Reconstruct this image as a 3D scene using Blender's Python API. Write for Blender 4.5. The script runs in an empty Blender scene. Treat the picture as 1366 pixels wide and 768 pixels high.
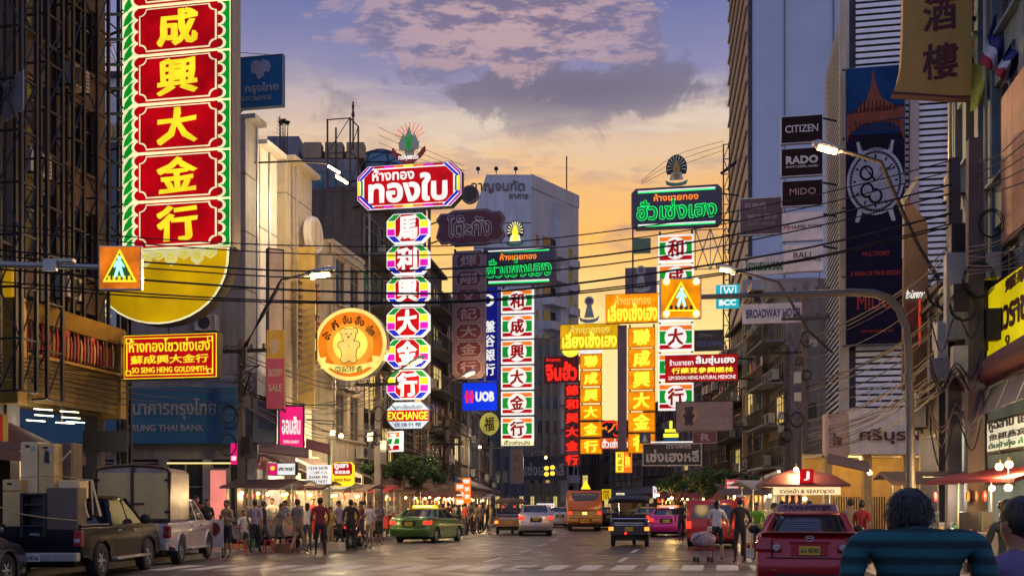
import bpy, bmesh, math, random
import numpy as np
from mathutils import Vector, Matrix
from mathutils.geometry import delaunay_2d_cdt
R = random.Random(7)
SC = bpy.context.scene
COL = SC.collection
F = 1400.0; CX = 683.0; HY = 674.0; CH = 1.55          # focal length and horizon in photo pixels, eye height
def P(px, py, d): return Vector(((px-CX)/F*d, d, CH+(HY-py)/F*d))
def G(px, d, z=0.0): return Vector(((px-CX)/F*d, d, z))
def S0(x0, d, z=0.0): return Vector((x0+0.194*d, d, z))  # street coordinates: x0 across, d along
SA = -math.atan(0.194)                                  # the street's turn from the view axis
# ---------------- camera
cam = bpy.data.cameras.new('camera'); camo = bpy.data.objects.new('camera', cam); COL.objects.link(camo)
cam.sensor_width = 36; cam.lens = 36*F/1366; camo.location = (0, 0, CH); camo.rotation_euler = (math.pi/2, 0, 0)
cam.shift_y = (HY-384)/1366; cam.clip_end = 4000; cam.clip_start = 0.1; SC.camera = camo
# ---------------- colour management
SC.view_settings.view_transform = 'Standard'; SC.view_settings.look = 'None'
SC.view_settings.exposure = 0.0; SC.view_settings.gamma = 1.0; SC.view_settings.use_curve_mapping = False
SC.render.engine = 'CYCLES'; SC.cycles.use_denoising = True; SC.cycles.max_bounces = 6
SC.cycles.sample_clamp_indirect = 3.0; SC.cycles.caustics_reflective = False; SC.cycles.caustics_refractive = False
def lin(c):
    c = c/255.0
    return c/12.92 if c <= 0.04045 else ((c+0.055)/1.055)**2.4
def rgb(r, g, b): return (lin(r), lin(g), lin(b), 1.0)
# ---------------- tiny node-expression helper
class X:
    def __init__(s, nt, sock): s.nt = nt; s.k = sock
    def _m(s, op, o=None, p=None, clamp=False):
        n = s.nt.nodes.new('ShaderNodeMath'); n.operation = op; n.use_clamp = clamp
        s.nt.links.new(s.k, n.inputs[0])
        for i, q in ((1, o), (2, p)):
            if q is None: continue
            if isinstance(q, X): s.nt.links.new(q.k, n.inputs[i])
            else: n.inputs[i].default_value = q
        return X(s.nt, n.outputs[0])
    def __add__(s, o): return s._m('ADD', o)
    def __sub__(s, o): return s._m('SUBTRACT', o)
    def __mul__(s, o): return s._m('MULTIPLY', o)
    def clamp(s): return s._m('ADD', 0.0, clamp=True)
    def step(s, a, b):
        n = s.nt.nodes.new('ShaderNodeMapRange'); n.interpolation_type = 'SMOOTHSTEP'
        s.nt.links.new(s.k, n.inputs[0]); n.inputs[1].default_value = a; n.inputs[2].default_value = b
        return X(s.nt, n.outputs[0])
    def ramp(s, stops):
        n = s.nt.nodes.new('ShaderNodeValToRGB'); s.nt.links.new(s.k, n.inputs[0]); e = n.color_ramp.elements
        e[0].position = stops[0][0]; e[0].color = stops[0][1]; e[1].position = stops[-1][0]; e[1].color = stops[-1][1]
        for p, c in stops[1:-1]: q = e.new(p); q.color = c
        return n.outputs[0]
def mixc(nt, f, a, b):
    n = nt.nodes.new('ShaderNodeMix'); n.data_type = 'RGBA'
    for i, q in ((0, f), (6, a), (7, b)):
        q = q.k if isinstance(q, X) else q
        if hasattr(q, 'is_linked') or isinstance(q, bpy.types.NodeSocket): nt.links.new(q, n.inputs[i])
        else: n.inputs[i].default_value = q
    return n.outputs[2]
# ---------------- world: dusk sky
W = bpy.data.worlds.new("World"); SC.world = W; W.use_nodes = True
def build_world():
    nt = W.node_tree; nt.nodes.clear(); L = nt.links.new
    tc = nt.nodes.new('ShaderNodeTexCoord'); sp = nt.nodes.new('ShaderNodeSeparateXYZ'); L(tc.outputs['Generated'], sp.inputs[0])
    x, y, z = (X(nt, sp.outputs[i]) for i in range(3))
    e = z._m('ARCSINE'); a = x._m('ARCTAN2', y)
    def noise(scale, sz, detail=6, rough=0.6, off=0.0, dist=0.0):
        c = nt.nodes.new('ShaderNodeCombineXYZ'); L((a+off).k, c.inputs[0]); L((e*sz).k, c.inputs[1])
        c.inputs[2].default_value = off*3.1
        n = nt.nodes.new('ShaderNodeTexNoise'); n.inputs['Scale'].default_value = scale; n.inputs['Detail'].default_value = detail
        n.inputs['Roughness'].default_value = rough; n.inputs['Distortion'].default_value = dist; L(c.outputs[0], n.inputs['Vector'])
        return X(nt, n.outputs[0])
    n1 = noise(7, 2.6, 5); n2 = noise(10, 1.25, 9, 0.66, 3.3, 0.6); n3 = noise(8, 5.0, 6, 0.55, 8.0, .5); n4 = noise(24, 3.2, 6, 0.62, 1.7)
    ee = e + (n1-0.5)*0.05
    k = 1/1.6
    r = nt.nodes.new('ShaderNodeMath'); r.operation = 'MULTIPLY'; L(ee.k, r.inputs[0]); r.inputs[1].default_value = k
    front = X(nt, r.outputs[0]).ramp([(0.0, rgb(226, 172, 140)), (0.09*k, rgb(254, 216, 152)), (0.17*k, rgb(255, 222, 140)), (0.25*k, rgb(250, 182, 88)),
        (0.295*k, rgb(238, 182, 118)), (0.33*k, rgb(226, 192, 158)), (0.36*k, rgb(186, 168, 172)), (0.39*k, rgb(132, 130, 172)), (0.45*k, rgb(100, 110, 164)),
        (0.6*k, rgb(100, 116, 174)), (0.8, rgb(118, 136, 192)), (1.0, rgb(128, 144, 198))])
    def blob(ac, aw, ec, ew):
        da = (a-ac)*(1/aw); de = (e-ec)*(1/ew); q = da*da+de*de
        return (q*-1.0)._m('EXPONENT')
    # orange and grey streaks low down
    c = mixc(nt, (n3.step(0.46, 0.62)*blob(0.05, 0.6, 0.262, 0.06)*0.8), front, rgb(186, 142, 124))
    c = mixc(nt, ((n4*n1*4).step(0.85, 1.5)*blob(-0.12, 0.3, 0.265, 0.035)*0.8), c, rgb(255, 196, 100))
    c = mixc(nt, (n3.step(0.42, 0.6)*blob(0.1, 0.35, 0.345, 0.03)*0.7), c, rgb(232, 216, 196))
    c = mixc(nt, ((n4+n3-0.5).step(0.46, 0.66)*blob(-0.1, 0.5, 0.31, 0.03)*0.55), c, rgb(168, 140, 138))
    # dark violet bank and pink cloud
    c = mixc(nt, ((n2+(n4-0.5)*0.2+blob(0.06, 0.2, 0.374, 0.028)*0.34).step(0.56, 0.68)*blob(0.06, 0.27, 0.376, 0.038)*0.95), c, rgb(104, 98, 124))
    m = (n2+(n4-0.5)*0.25+(blob(0.0, 0.15, 0.44, 0.05)+blob(-0.08, 0.07, 0.425, 0.03)*0.6+blob(0.08, 0.05, 0.405, 0.02)*0.5)*0.30).step(0.60, 0.69)*blob(0.0, 0.2, 0.44, 0.09)
    c = mixc(nt, (m*0.95).clamp(), c, mixc(nt, n4.step(0.42, 0.58), rgb(116, 104, 136), rgb(188, 156, 162)))
    c = mixc(nt, (n2.step(0.6, 0.7)*blob(0.17, 0.05, 0.43, 0.04)*0.6), c, rgb(186, 158, 178))
    c = mixc(nt, (n2.step(0.57, 0.68)*blob(-0.16, 0.04, 0.40, 0.03)*0.6), c, rgb(178, 158, 186))
    back = e.ramp([(0.0, rgb(190, 178, 198)), (0.15, rgb(152, 162, 212)), (1.0, rgb(128, 144, 198))])
    c = mixc(nt, (y*-1).step(-0.35, 0.35), c, back)
    c = mixc(nt, (e*-1).step(0.0, 0.02), c, rgb(60, 55, 60))
    sky = nt.nodes.new('ShaderNodeTexSky'); sky.sky_type = 'NISHITA'; sky.sun_disc = False
    sky.sun_elevation = math.radians(4); sky.sun_rotation = math.radians(-6)
    b1 = nt.nodes.new('ShaderNodeBackground'); L(c, b1.inputs[0]); b1.inputs[1].default_value = 1.0
    b2 = nt.nodes.new('ShaderNodeBackground'); L(sky.outputs[0], b2.inputs[0]); b2.inputs[1].default_value = 0.012
    ad = nt.nodes.new('ShaderNodeAddShader'); L(b1.outputs[0], ad.inputs[0]); L(b2.outputs[0], ad.inputs[1])
    o = nt.nodes.new('ShaderNodeOutputWorld'); L(ad.outputs[0], o.inputs[0])
build_world()
sl = bpy.data.lights.new('sun', 'SUN'); sl.energy = 1.3; sl.angle = math.radians(6); sl.color = (1.0, 0.62, 0.33)
so = bpy.data.objects.new('sun', sl); COL.objects.link(so)
so.rotation_euler = Vector((0.10, -1.0, -0.075)).to_track_quat('-Z', 'Y').to_euler()
# ---------------- materials
MC = {}
def mat(name, col, rough=0.6, metal=0.0, var=0.25, scale=2.0, bump=0.15, spec=0.5, streak=0.0, coat=0.0, trans=0.0):
    """plain surface with grain, blotches and (streak) rain-wear running down"""
    if name in MC: return MC[name]
    m = bpy.data.materials.new(name); m.use_nodes = True; nt = m.node_tree; b = nt.nodes['Principled BSDF']; L = nt.links.new
    b.inputs['Roughness'].default_value = rough; b.inputs['Metallic'].default_value = metal
    b.inputs['Specular IOR Level'].default_value = spec; b.inputs['Coat Weight'].default_value = coat; b.inputs['Coat Roughness'].default_value = 0.08
    b.inputs['Transmission Weight'].default_value = trans
    tc = nt.nodes.new('ShaderNodeTexCoord')
    n = nt.nodes.new('ShaderNodeTexNoise'); n.inputs['Scale'].default_value = scale; n.inputs['Detail'].default_value = 8
    n.inputs['Roughness'].default_value = 0.65; L(tc.outputs['Object'], n.inputs['Vector'])
    c = list(col); dk = [v*(1-var) for v in c[:3]]+[1]; lt = [min(1, v*(1+var*0.7)) for v in c[:3]]+[1]
    out = X(nt, n.outputs[0]).ramp([(0.3, dk), (0.7, lt)])
    if streak:
        mp = nt.nodes.new('ShaderNodeMapping'); mp.inputs['Scale'].default_value = (2.2, 2.2, 0.16); L(tc.outputs['Object'], mp.inputs[0])
        n2 = nt.nodes.new('ShaderNodeTexNoise'); n2.inputs['Scale'].default_value = 1.6; n2.inputs['Detail'].default_value = 7; L(mp.outputs[0], n2.inputs['Vector'])
        out = mixc(nt, X(nt, n2.outputs[0]).step(0.45, 0.75)*streak, out, [v*0.35 for v in c[:3]]+[1])
    L(out, b.inputs['Base Color'])
    if bump:
        n3 = nt.nodes.new('ShaderNodeTexNoise'); n3.inputs['Scale'].default_value = scale*9; n3.inputs['Detail'].default_value = 4; L(tc.outputs['Object'], n3.inputs['Vector'])
        bp = nt.nodes.new('ShaderNodeBump'); bp.inputs['Strength'].default_value = bump; bp.inputs['Distance'].default_value = 0.02
        L(n3.outputs[0], bp.inputs['Height']); L(bp.outputs[0], b.inputs['Normal'])
    MC[name] = m; return m
def glow(name, col, s=1.0, var=0.12, scale=1.5):
    """a lit sign face, tube or lamp: gives off light, slightly uneven like a tube-lit box"""
    if name in MC: return MC[name]
    m = bpy.data.materials.new(name); m.use_nodes = True; nt = m.node_tree; b = nt.nodes['Principled BSDF']; L = nt.links.new
    b.inputs['Base Color'].default_value = [v*0.5 for v in col[:3]]+[1]; b.inputs['Roughness'].default_value = 0.6; b.inputs['Specular IOR Level'].default_value = 0.2
    tc = nt.nodes.new('ShaderNodeTexCoord'); n = nt.nodes.new('ShaderNodeTexNoise'); n.inputs['Scale'].default_value = scale; n.inputs['Detail'].default_value = 3
    L(tc.outputs['Object'], n.inputs['Vector'])
    L(X(nt, n.outputs[0]).ramp([(0.3, [v*(1-var*2) for v in col[:3]]+[1]), (0.7, [min(1.0, v*(1+var)) for v in col[:3]]+[1])]), b.inputs['Emission Color'])
    b.inputs['Emission Strength'].default_value = s
    MC[name] = m; return m
# ---------------- mesh building
class MB:
    def __init__(s): s.v = []; s.f = []; s.m = []
    def add(s, v, f, mi=0):
        o = len(s.v); s.v += [tuple(q) for q in v]; s.f += [tuple(i+o for i in g) for g in f]; s.m += [mi]*len(f); return s
    def box(s, x0, x1, y0, y1, z0, z1, mi=0):
        v = [(x0,y0,z0),(x1,y0,z0),(x1,y1,z0),(x0,y1,z0),(x0,y0,z1),(x1,y0,z1),(x1,y1,z1),(x0,y1,z1)]
        return s.add(v, [(0,3,2,1),(4,5,6,7),(0,1,5,4),(1,2,6,5),(2,3,7,6),(3,0,4,7)], mi)
    def rbox(s, c, size, rz=0, rx=0, ry=0, mi=0):
        m = Matrix.Translation(c) @ Matrix.Rotation(rz, 4, 'Z') @ Matrix.Rotation(rx, 4, 'X') @ Matrix.Rotation(ry, 4, 'Y')
        t = MB().box(-size[0]/2, size[0]/2, -size[1]/2, size[1]/2, -size[2]/2, size[2]/2)
        return s.add([m @ Vector(q) for q in t.v], t.f, mi)
    def tube(s, pts, r, n=5, mi=0, cap=True):
        pts = [Vector(p) for p in pts]; rs = r if isinstance(r, (list, tuple)) else [r]*len(pts); rings = []
        for i, p in enumerate(pts):
            t = (pts[min(i+1, len(pts)-1)]-pts[max(i-1, 0)])
            if t.length < 1e-7: t = Vector((0, 0, 1))
            t.normalize(); u = t.cross(Vector((0, 0, 1)) if abs(t.z) < 0.95 else Vector((1, 0, 0))).normalized(); w = t.cross(u)
            rings.append([p+(u*math.cos(2*math.pi*k/n)+w*math.sin(2*math.pi*k/n))*rs[i] for k in range(n)])
        v = [q for g in rings for q in g]; f = []
        for i in range(len(pts)-1):
            for k in range(n): f.append((i*n+k, i*n+(k+1) % n, (i+1)*n+(k+1) % n, (i+1)*n+k))
        if cap: f.append(tuple(range(n))[::-1]); f.append(tuple((len(pts)-1)*n+k for k in range(n)))
        return s.add(v, f, mi)
    def lathe(s, prof, c=(0,0,0), n=16, axis='Z', mi=0, cap=True):
        v = []; f = []
        for r, h in prof:
            for k in range(n):
                a = 2*math.pi*k/n; q = (r*math.cos(a), r*math.sin(a), h)
                if axis == 'X': q = (q[2], q[0], q[1])
                if axis == 'Y': q = (q[0], q[2], q[1])
                v.append((q[0]+c[0], q[1]+c[1], q[2]+c[2]))
        for i in range(len(prof)-1):
            for k in range(n): f.append((i*n+k, i*n+(k+1) % n, (i+1)*n+(k+1) % n, (i+1)*n+k))
        if cap: f.append(tuple(range(n))[::-1]); f.append(tuple((len(prof)-1)*n+k for k in range(n)))
        return s.add(v, f, mi)
    def ball(s, c, r, n=8, sq=(1,1,1), mi=0):
        pr = [(math.sin(math.pi*i/(n//2+2))*r, -math.cos(math.pi*i/(n//2+2))*r) for i in range(1, n//2+2)]
        t = MB().lathe(pr, (0,0,0), n)
        return s.add([(q[0]*sq[0]+c[0], q[1]*sq[1]+c[1], q[2]*sq[2]+c[2]) for q in t.v], t.f, mi)
    def plate(s, pts, y0, y1, mi=0):
        """outline in x,z pushed through y0..y1 (y0 is the front)"""
        n = len(pts); v = [(p[0], y0, p[1]) for p in pts]+[(p[0], y1, p[1]) for p in pts]
        area = sum(pts[i][0]*pts[(i+1) % n][1]-pts[(i+1) % n][0]*pts[i][1] for i in range(n))
        f = [tuple(range(n)), tuple(range(n, 2*n))[::-1]]+[(i, i+n, (i+1) % n+n, (i+1) % n) for i in range(n)]
        if area < 0: f = [g[::-1] for g in f]
        return s.add(v, f, mi)
    def loft(s, rings, mi=0, cap=True):
        n = len(rings[0]); v = [q for g in rings for q in g]; f = []
        for i in range(len(rings)-1):
            for k in range(n): f.append((i*n+k, i*n+(k+1) % n, (i+1)*n+(k+1) % n, (i+1)*n+k))
        if cap: f.append(tuple(range(n))[::-1]); f.append(tuple((len(rings)-1)*n+k for k in range(n)))
        return s.add(v, f, mi)
    def mesh(s, name, bevel=0, seg=2, smooth=None, fix=False):
        me = bpy.data.meshes.new(name); me.from_pydata([tuple(q) for q in s.v], [], s.f)
        if any(s.m): me.polygons.foreach_set('material_index', s.m)
        if bevel or fix:
            bm = bmesh.new(); bm.from_mesh(me)
            bmesh.ops.remove_doubles(bm, verts=bm.verts, dist=1e-5); bmesh.ops.recalc_face_normals(bm, faces=bm.faces)
            if bevel:
                es = [e for e in bm.edges if len(e.link_faces) == 2 and e.calc_face_angle(0) > 0.5]
                bmesh.ops.bevel(bm, geom=es, offset=bevel, segments=seg, profile=0.6, affect='EDGES', clamp_overlap=True)
            bm.to_mesh(me); bm.free()
        me.update()
        if smooth is not None:
            me.shade_smooth(); me.set_sharp_from_angle(angle=math.radians(smooth))
        return me
def put(name, me, mats, parent=None, loc=(0,0,0), rz=0.0):
    o = bpy.data.objects.new(name, me)
    if mats is not None and len(me.materials) == 0:
        for m in (mats if isinstance(mats, (list, tuple)) else [mats]): me.materials.append(m)
    elif mats is not None:
        ms = mats if isinstance(mats, (list, tuple)) else [mats]
        for i, m in enumerate(ms):
            if me.materials[i] != m: o.material_slots[i].link = 'OBJECT'; o.material_slots[i].material = m
    COL.objects.link(o); o.parent = parent; o.location = loc; o.rotation_euler = (0, 0, rz); return o
def part(root, name, mb, m, bevel=0, smooth=None, label=None, kind=None, fix=False, loc=(0,0,0)):
    o = put(name, mb.mesh(name, bevel, 2, smooth, fix), m, root, loc)
    if label: o['label'] = label
    if kind: o['kind'] = kind
    return o
def tag(o, label, cat, group=None):
    o['label'] = label; o['category'] = cat
    if group: o['group'] = group
    return o
def thing(name, label, cat, loc=(0,0,0), rz=0.0, group=None):
    o = bpy.data.objects.new(name, None); COL.objects.link(o); o.location = loc; o.rotation_euler = (0, 0, rz); o.empty_display_size = 0.3
    return tag(o, label, cat, group)
def solo(name, mb, m, label, cat, group=None, bevel=0, smooth=None, rz=0):
    """one-mesh thing built in world coordinates, re-centred on its base"""
    v = np.array([tuple(q) for q in mb.v]); c = Vector(((v[:,0].min()+v[:,0].max())/2, (v[:,1].min()+v[:,1].max())/2, v[:,2].min()))
    mb.v = [tuple(Vector(q)-c) for q in mb.v]
    return tag(put(name, mb.mesh(name, bevel, 2, smooth), m, None, c), label, cat, group)
def struct(name, mb, m, smooth=None):
    o = put(name, mb.mesh(name, 0, 2, smooth), m); o['kind'] = 'structure'; return o
def copy_tree(o, parent=None):
    c = o.copy(); COL.objects.link(c); c.parent = parent
    for ch in o.children: copy_tree(ch, c)
    return c
def light(loc, e, col=(1, 0.75, 0.45), r=0.12, parent=None, spot=None):
    l = bpy.data.lights.new('lamp_light', 'POINT'); l.energy = e; l.color = col; l.shadow_soft_size = r
    o = bpy.data.objects.new('lamp_light', l); COL.objects.link(o); o.location = loc; o.parent = parent; return o
# ---------------- lettering: true outlines, thickened by offsetting, filled by winding number
TX = {}
def glyphs(s, bold=0.0, depth=0.06):
    key = (s, bold, depth)
    if key in TX: return TX[key]
    c = bpy.data.curves.new('lettering', 'FONT'); c.body = s; c.size = 1; c.dimensions = '2D'; c.fill_mode = 'NONE'; c.resolution_u = 2
    o = bpy.data.objects.new('lettering', c); me = bpy.data.meshes.new_from_object(o)
    V = np.array([(v.co.x, v.co.y) for v in me.vertices]); nx = {}
    for e in me.edges: nx.setdefault(e.vertices[0], []).append(e.vertices[1]); nx.setdefault(e.vertices[1], []).append(e.vertices[0])
    seen = set(); loops = []
    for st in range(len(V)):
        if st in seen or st not in nx: continue
        lp = [st]; seen.add(st); cur = min(nx[st]) if (st+1) not in nx[st] else st+1
        while cur not in seen:
            lp.append(cur); seen.add(cur); n = [q for q in nx[cur] if q not in seen]
            if not n: break
            cur = n[0]
        pts = V[lp]; keep = [0]
        for i in range(1, len(pts)):
            if np.hypot(*(pts[i]-pts[keep[-1]])) > 0.004: keep.append(i)
        pts = pts[keep]
        if len(pts) > 2 and np.hypot(*(pts[0]-pts[-1])) < 0.004: pts = pts[:-1]
        if len(pts) > 2: loops.append(pts)
    bpy.data.objects.remove(o); bpy.data.curves.remove(c); bpy.data.meshes.remove(me)
    ar = lambda p: 0.5*np.sum(p[:,0]*np.roll(p[:,1], -1)-np.roll(p[:,0], -1)*p[:,1])
    od = sorted(range(len(loops)), key=lambda i: loops[i][:,0].min()); grp = []; mx = -1e9
    for i in od:
        if loops[i][:,0].min() > mx-1e-4: grp.append([])
        grp[-1].append(i); mx = max(mx, loops[i][:,0].max())
    sgs = {}
    for q in grp:
        v = 1.0 if sum(ar(loops[i]) for i in q) > 0 else -1.0
        for i in q: sgs[i] = v
    if any(v < 0 for v in sgs.values()): loops = [p if sgs[i] > 0 else p[::-1].copy() for i, p in enumerate(loops)]
    sg = 1.0
    av = []; ae = []; cjk = any('\u3400' <= q <= '\u9fff' for q in s)
    for p in loops:
        if bold:
            a = p-np.roll(p, 1, 0); b = np.roll(p, -1, 0)-p
            a /= np.maximum(np.hypot(a[:,0], a[:,1])[:,None], 1e-9); b /= np.maximum(np.hypot(b[:,0], b[:,1])[:,None], 1e-9)
            n = np.stack([a[:,1]+b[:,1], -(a[:,0]+b[:,0])], 1)*sg; ln = np.hypot(n[:,0], n[:,1]); n /= np.maximum(ln, 0.9)[:,None]
            p = p+n*bold*(np.array([1.35, 0.85]) if cjk else 1.0)
        if cjk: p = np.stack([p[:,0]+0.014*np.sin(9*p[:,1]+2*p[:,0]), p[:,1]+0.055*(p[:,0] % 1.0)+0.014*np.sin(8*p[:,0])], 1)
        k = len(av); av += [tuple(q) for q in p]; ae += [(k+i, k+(i+1) % len(p)) for i in range(len(p))]
    E = np.array([av[i]+av[j] for i, j in ae])
    r = delaunay_2d_cdt([Vector(q) for q in av], ae, [], 0, 1e-6)
    vv = np.array([tuple(q) for q in r[0]]); tri = [t for t in r[2]]
    T = np.array([t[:3] for t in tri]); C = vv[T].mean(1); keep = []
    for i0 in range(0, len(C), 400):
        c0 = C[i0:i0+400]; x1, y1, x2, y2 = E.T
        up = (y1[None] <= c0[:,1,None]) & (y2[None] > c0[:,1,None]); dn = (y1[None] > c0[:,1,None]) & (y2[None] <= c0[:,1,None])
        cr = (x2-x1)[None]*(c0[:,1,None]-y1[None])-(c0[:,0,None]-x1[None])*(y2-y1)[None]
        keep += list((((up & (cr > 0)).sum(1)-(dn & (cr < 0)).sum(1))*sg) > 0)
    T = [tuple(t) for t, k in zip(T.tolist(), keep) if k]
    mb = MB(); lo = vv[sorted({i for t in T for i in t})].min(0); hi = vv[sorted({i for t in T for i in t})].max(0)
    N = len(vv); cnt = {}
    for t in T:
        for k in range(3): cnt[(t[k], t[(k+1) % 3])] = 1
    sc = hi-lo
    q = [((v[0]-lo[0])/sc[0]-0.5, -0.5, (v[1]-lo[1])/sc[1]-0.5) for v in vv]
    fs = list(T)
    side = [(a, b) for (a, b) in cnt if (b, a) not in cnt]
    q2 = [(v[0], 0.5, v[2]) for v in q]
    fs += [(a, a+N, b+N, b) for a, b in side]
    me = MB(); me.v = q+q2; me.f = fs; me.m = [0]*len(fs)
    m = me.mesh('lettering'); m['asp'] = float(sc[0]/sc[1]); TX[key] = m; return m
def letter(parent, s, w, h, cx, cz, y, m, bold=0.02, dep=0.02, name='lettering', rot=0.0):
    """lettering centred at (cx, cz) on a board whose front is at y; w or h may be None (keeps proportion)"""
    me = glyphs(s, bold)
    if w is None: w = h*me['asp']
    if h is None: h = w/me['asp']
    o = put(name, me, m, parent, (cx, y-dep/2, cz)); o.scale = (w, dep, h); o.rotation_euler = (0, rot, 0); return o
class Sign:
    """a sign board laid out in photograph pixels at one distance; local x right, z up, front at -y"""
    def __init__(s, name, label, cat, rect, d, t=0.25, rot=SA, group=None):
        x0, y0, x1, y1 = rect; s.d = d; s.rect = rect; s.t = t; s.cx = (x0+x1)/2; s.y1 = y1
        s.kz = d/F; s.kx = d/F/(math.cos(rot)-((s.cx-CX)/F)*math.sin(rot))
        s.root = thing(name, label, cat, P(s.cx, y1, d), rot, group); s.w = (x1-x0)*s.kx; s.h = (y1-y0)*s.kz
    def q(s, px, py): return ((px-s.cx)*s.kx, (s.y1-py)*s.kz)
    def y(s, layer): return -s.t/2-0.016*layer
    def poly(s, name, pts, m, layer=1, back=None, bevel=0, smooth=None, th=None):
        f = s.y(layer); b = f+(th or 0.02) if back is None else back
        return part(s.root, name, MB().plate([s.q(*p) for p in pts], f, b), m, bevel, smooth)
    def rect_(s, name, r, m, layer=1, th=None, bevel=0):
        x0, y0, x1, y1 = r; return s.poly(name, [(x0, y1), (x1, y1), (x1, y0), (x0, y0)], m, layer, th=th, bevel=bevel)
    def frame(s, name, r, wpx, m, layer=2):
        x0, y0, x1, y1 = r; mb = MB(); f = s.y(layer)
        for a in ((x0, y0, x1, y0+wpx), (x0, y1-wpx, x1, y1), (x0, y0+wpx, x0+wpx, y1-wpx), (x1-wpx, y0+wpx, x1, y1-wpx)):
            (u0, w1), (u1, w0) = s.q(a[0], a[1]), s.q(a[2], a[3]); mb.box(u0, u1, f, f+0.02, w0, w1)
        return part(s.root, name, mb, m)
    def body(s, m, pts=None, name='cabinet'):
        x0, y0, x1, y1 = s.rect; pts = pts or [(x0, y1), (x1, y1), (x1, y0), (x0, y0)]
        return part(s.root, name, MB().plate([s.q(*p) for p in pts], -s.t/2, s.t/2), m)
    def disc(s, name, cx, cy, r, m, layer=1, n=24, sq=1.0, th=None):
        return s.poly(name, [(cx+r*math.cos(-2*math.pi*k/n), cy+r*sq*math.sin(-2*math.pi*k/n)) for k in range(n)], m, layer, th=th)
    def text(s, t, r, m, bold=0.02, layer=2, name='lettering', rot=0.0, dep=0.02):
        x0, y0, x1, y1 = r; (a, b), (c, dd) = s.q(x0, y1), s.q(x1, y0)
        return letter(s.root, t, c-a, dd-b, (a+c)/2, (b+dd)/2, s.y(layer)+0.016, m, bold, dep, name, rot)
def cut(r, c):
    """rectangle r with its corners cut by c pixels"""
    x0, y0, x1, y1 = r; return [(x0+c, y1), (x1-c, y1), (x1, y1-c), (x1, y0+c), (x1-c, y0), (x0+c, y0), (x0, y0+c), (x0, y1-c)]
def notch(r, c, k=4):
    """rectangle r with concave rounded corners"""
    x0, y0, x1, y1 = r; o = []
    for cx, cy, a0 in ((x1, y1, 270), (x0, y1, 0), (x0, y0, 90), (x1, y0, 180)):
        for i in range(k+1):
            a = math.radians(a0-90*i/k); o.append((cx+c*math.cos(a), cy+c*math.sin(a)))
    return o
# ---------------- palette
M_ASPH = mat('asphalt', (0.06, 0.054, 0.06, 1), 0.4, var=0.4, scale=0.35, bump=0.4)
def road_wear(m):
    nt = m.node_tree; b = nt.nodes['Principled BSDF']; L = nt.links.new; old = b.inputs['Base Color'].links[0].from_socket
    tc = nt.nodes.new('ShaderNodeTexCoord'); mp = nt.nodes.new('ShaderNodeMapping'); mp.inputs['Rotation'].default_value = (0, 0, -SA); mp.inputs['Scale'].default_value = (1.1, 0.05, 1); L(tc.outputs['Object'], mp.inputs[0])
    n = nt.nodes.new('ShaderNodeTexNoise'); n.inputs['Scale'].default_value = 1.0; n.inputs['Detail'].default_value = 5; L(mp.outputs[0], n.inputs['Vector'])
    v = nt.nodes.new('ShaderNodeTexVoronoi'); v.feature = 'DISTANCE_TO_EDGE'; v.inputs['Scale'].default_value = 0.16; n4 = nt.nodes.new('ShaderNodeTexNoise'); n4.inputs['Scale'].default_value = 1.3; n4.inputs['Detail'].default_value = 5; L(tc.outputs['Object'], n4.inputs['Vector'])
    mx = nt.nodes.new('ShaderNodeMix'); mx.data_type = 'VECTOR'; mx.inputs[0].default_value = 0.08; L(tc.outputs['Object'], mx.inputs[4]); L(n4.outputs['Color'], mx.inputs[5]); L(mx.outputs[1], v.inputs['Vector'])
    c = mixc(nt, X(nt, n.outputs[0]).step(0.5, 0.68)*0.6, old, (0.022, 0.02, 0.022, 1)); c = mixc(nt, X(nt, n4.outputs[0]).step(0.56, 0.7)*0.5, c, (0.12, 0.105, 0.10, 1))
    c = mixc(nt, (X(nt, v.outputs[0])*-1.0).step(-0.006, 0.0)*0.85, c, (0.012, 0.011, 0.012, 1)); L(c, b.inputs['Base Color'])
    L(X(nt, n4.outputs[0]).ramp([(0.35, (0.30, 0.30, 0.30, 1)), (0.65, (0.55, 0.55, 0.55, 1))]), b.inputs['Roughness'])
road_wear(M_ASPH)
M_PAVE = mat('paving_concrete', (0.16, 0.145, 0.135, 1), 0.6, var=0.3, scale=1.2)
M_KERB = mat('kerb_concrete', (0.3, 0.28, 0.25, 1), 0.7)
M_PAINT = mat('road_paint', (0.5, 0.48, 0.45, 1), 0.6, var=0.3, scale=5)
def worn(m):
    nt = m.node_tree; b = nt.nodes['Principled BSDF']; old = b.inputs['Base Color'].links[0].from_socket; tc = nt.nodes.new('ShaderNodeTexCoord'); n = nt.nodes.new('ShaderNodeTexNoise'); n.inputs['Scale'].default_value = 3.5; n.inputs['Detail'].default_value = 9; n.inputs['Roughness'].default_value = 0.75
    nt.links.new(tc.outputs['Object'], n.inputs['Vector']); nt.links.new(mixc(nt, X(nt, n.outputs[0]).step(0.54, 0.66)*0.75, old, (0.055, 0.05, 0.053, 1)), b.inputs['Base Color'])
worn(M_PAINT)
M_STEEL = mat('dark_steel', (0.035, 0.03, 0.03, 1), 0.5, 0.3)
M_RUST = mat('rusty_steel', (0.10, 0.06, 0.045, 1), 0.7, 0.2)
M_GALV = mat('galvanised_steel', (0.42, 0.40, 0.36, 1), 0.42, 0.5)
M_CABLE = mat('cable_rubber', (0.012, 0.011, 0.012, 1), 0.6)
M_CABLE2 = mat('weathered_cable', (0.16, 0.13, 0.11, 1), 0.6)
M_GLASS = mat('dark_window_glass', (0.03, 0.035, 0.045, 1), 0.12, spec=0.8, var=0.4, scale=0.8, bump=0)
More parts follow.
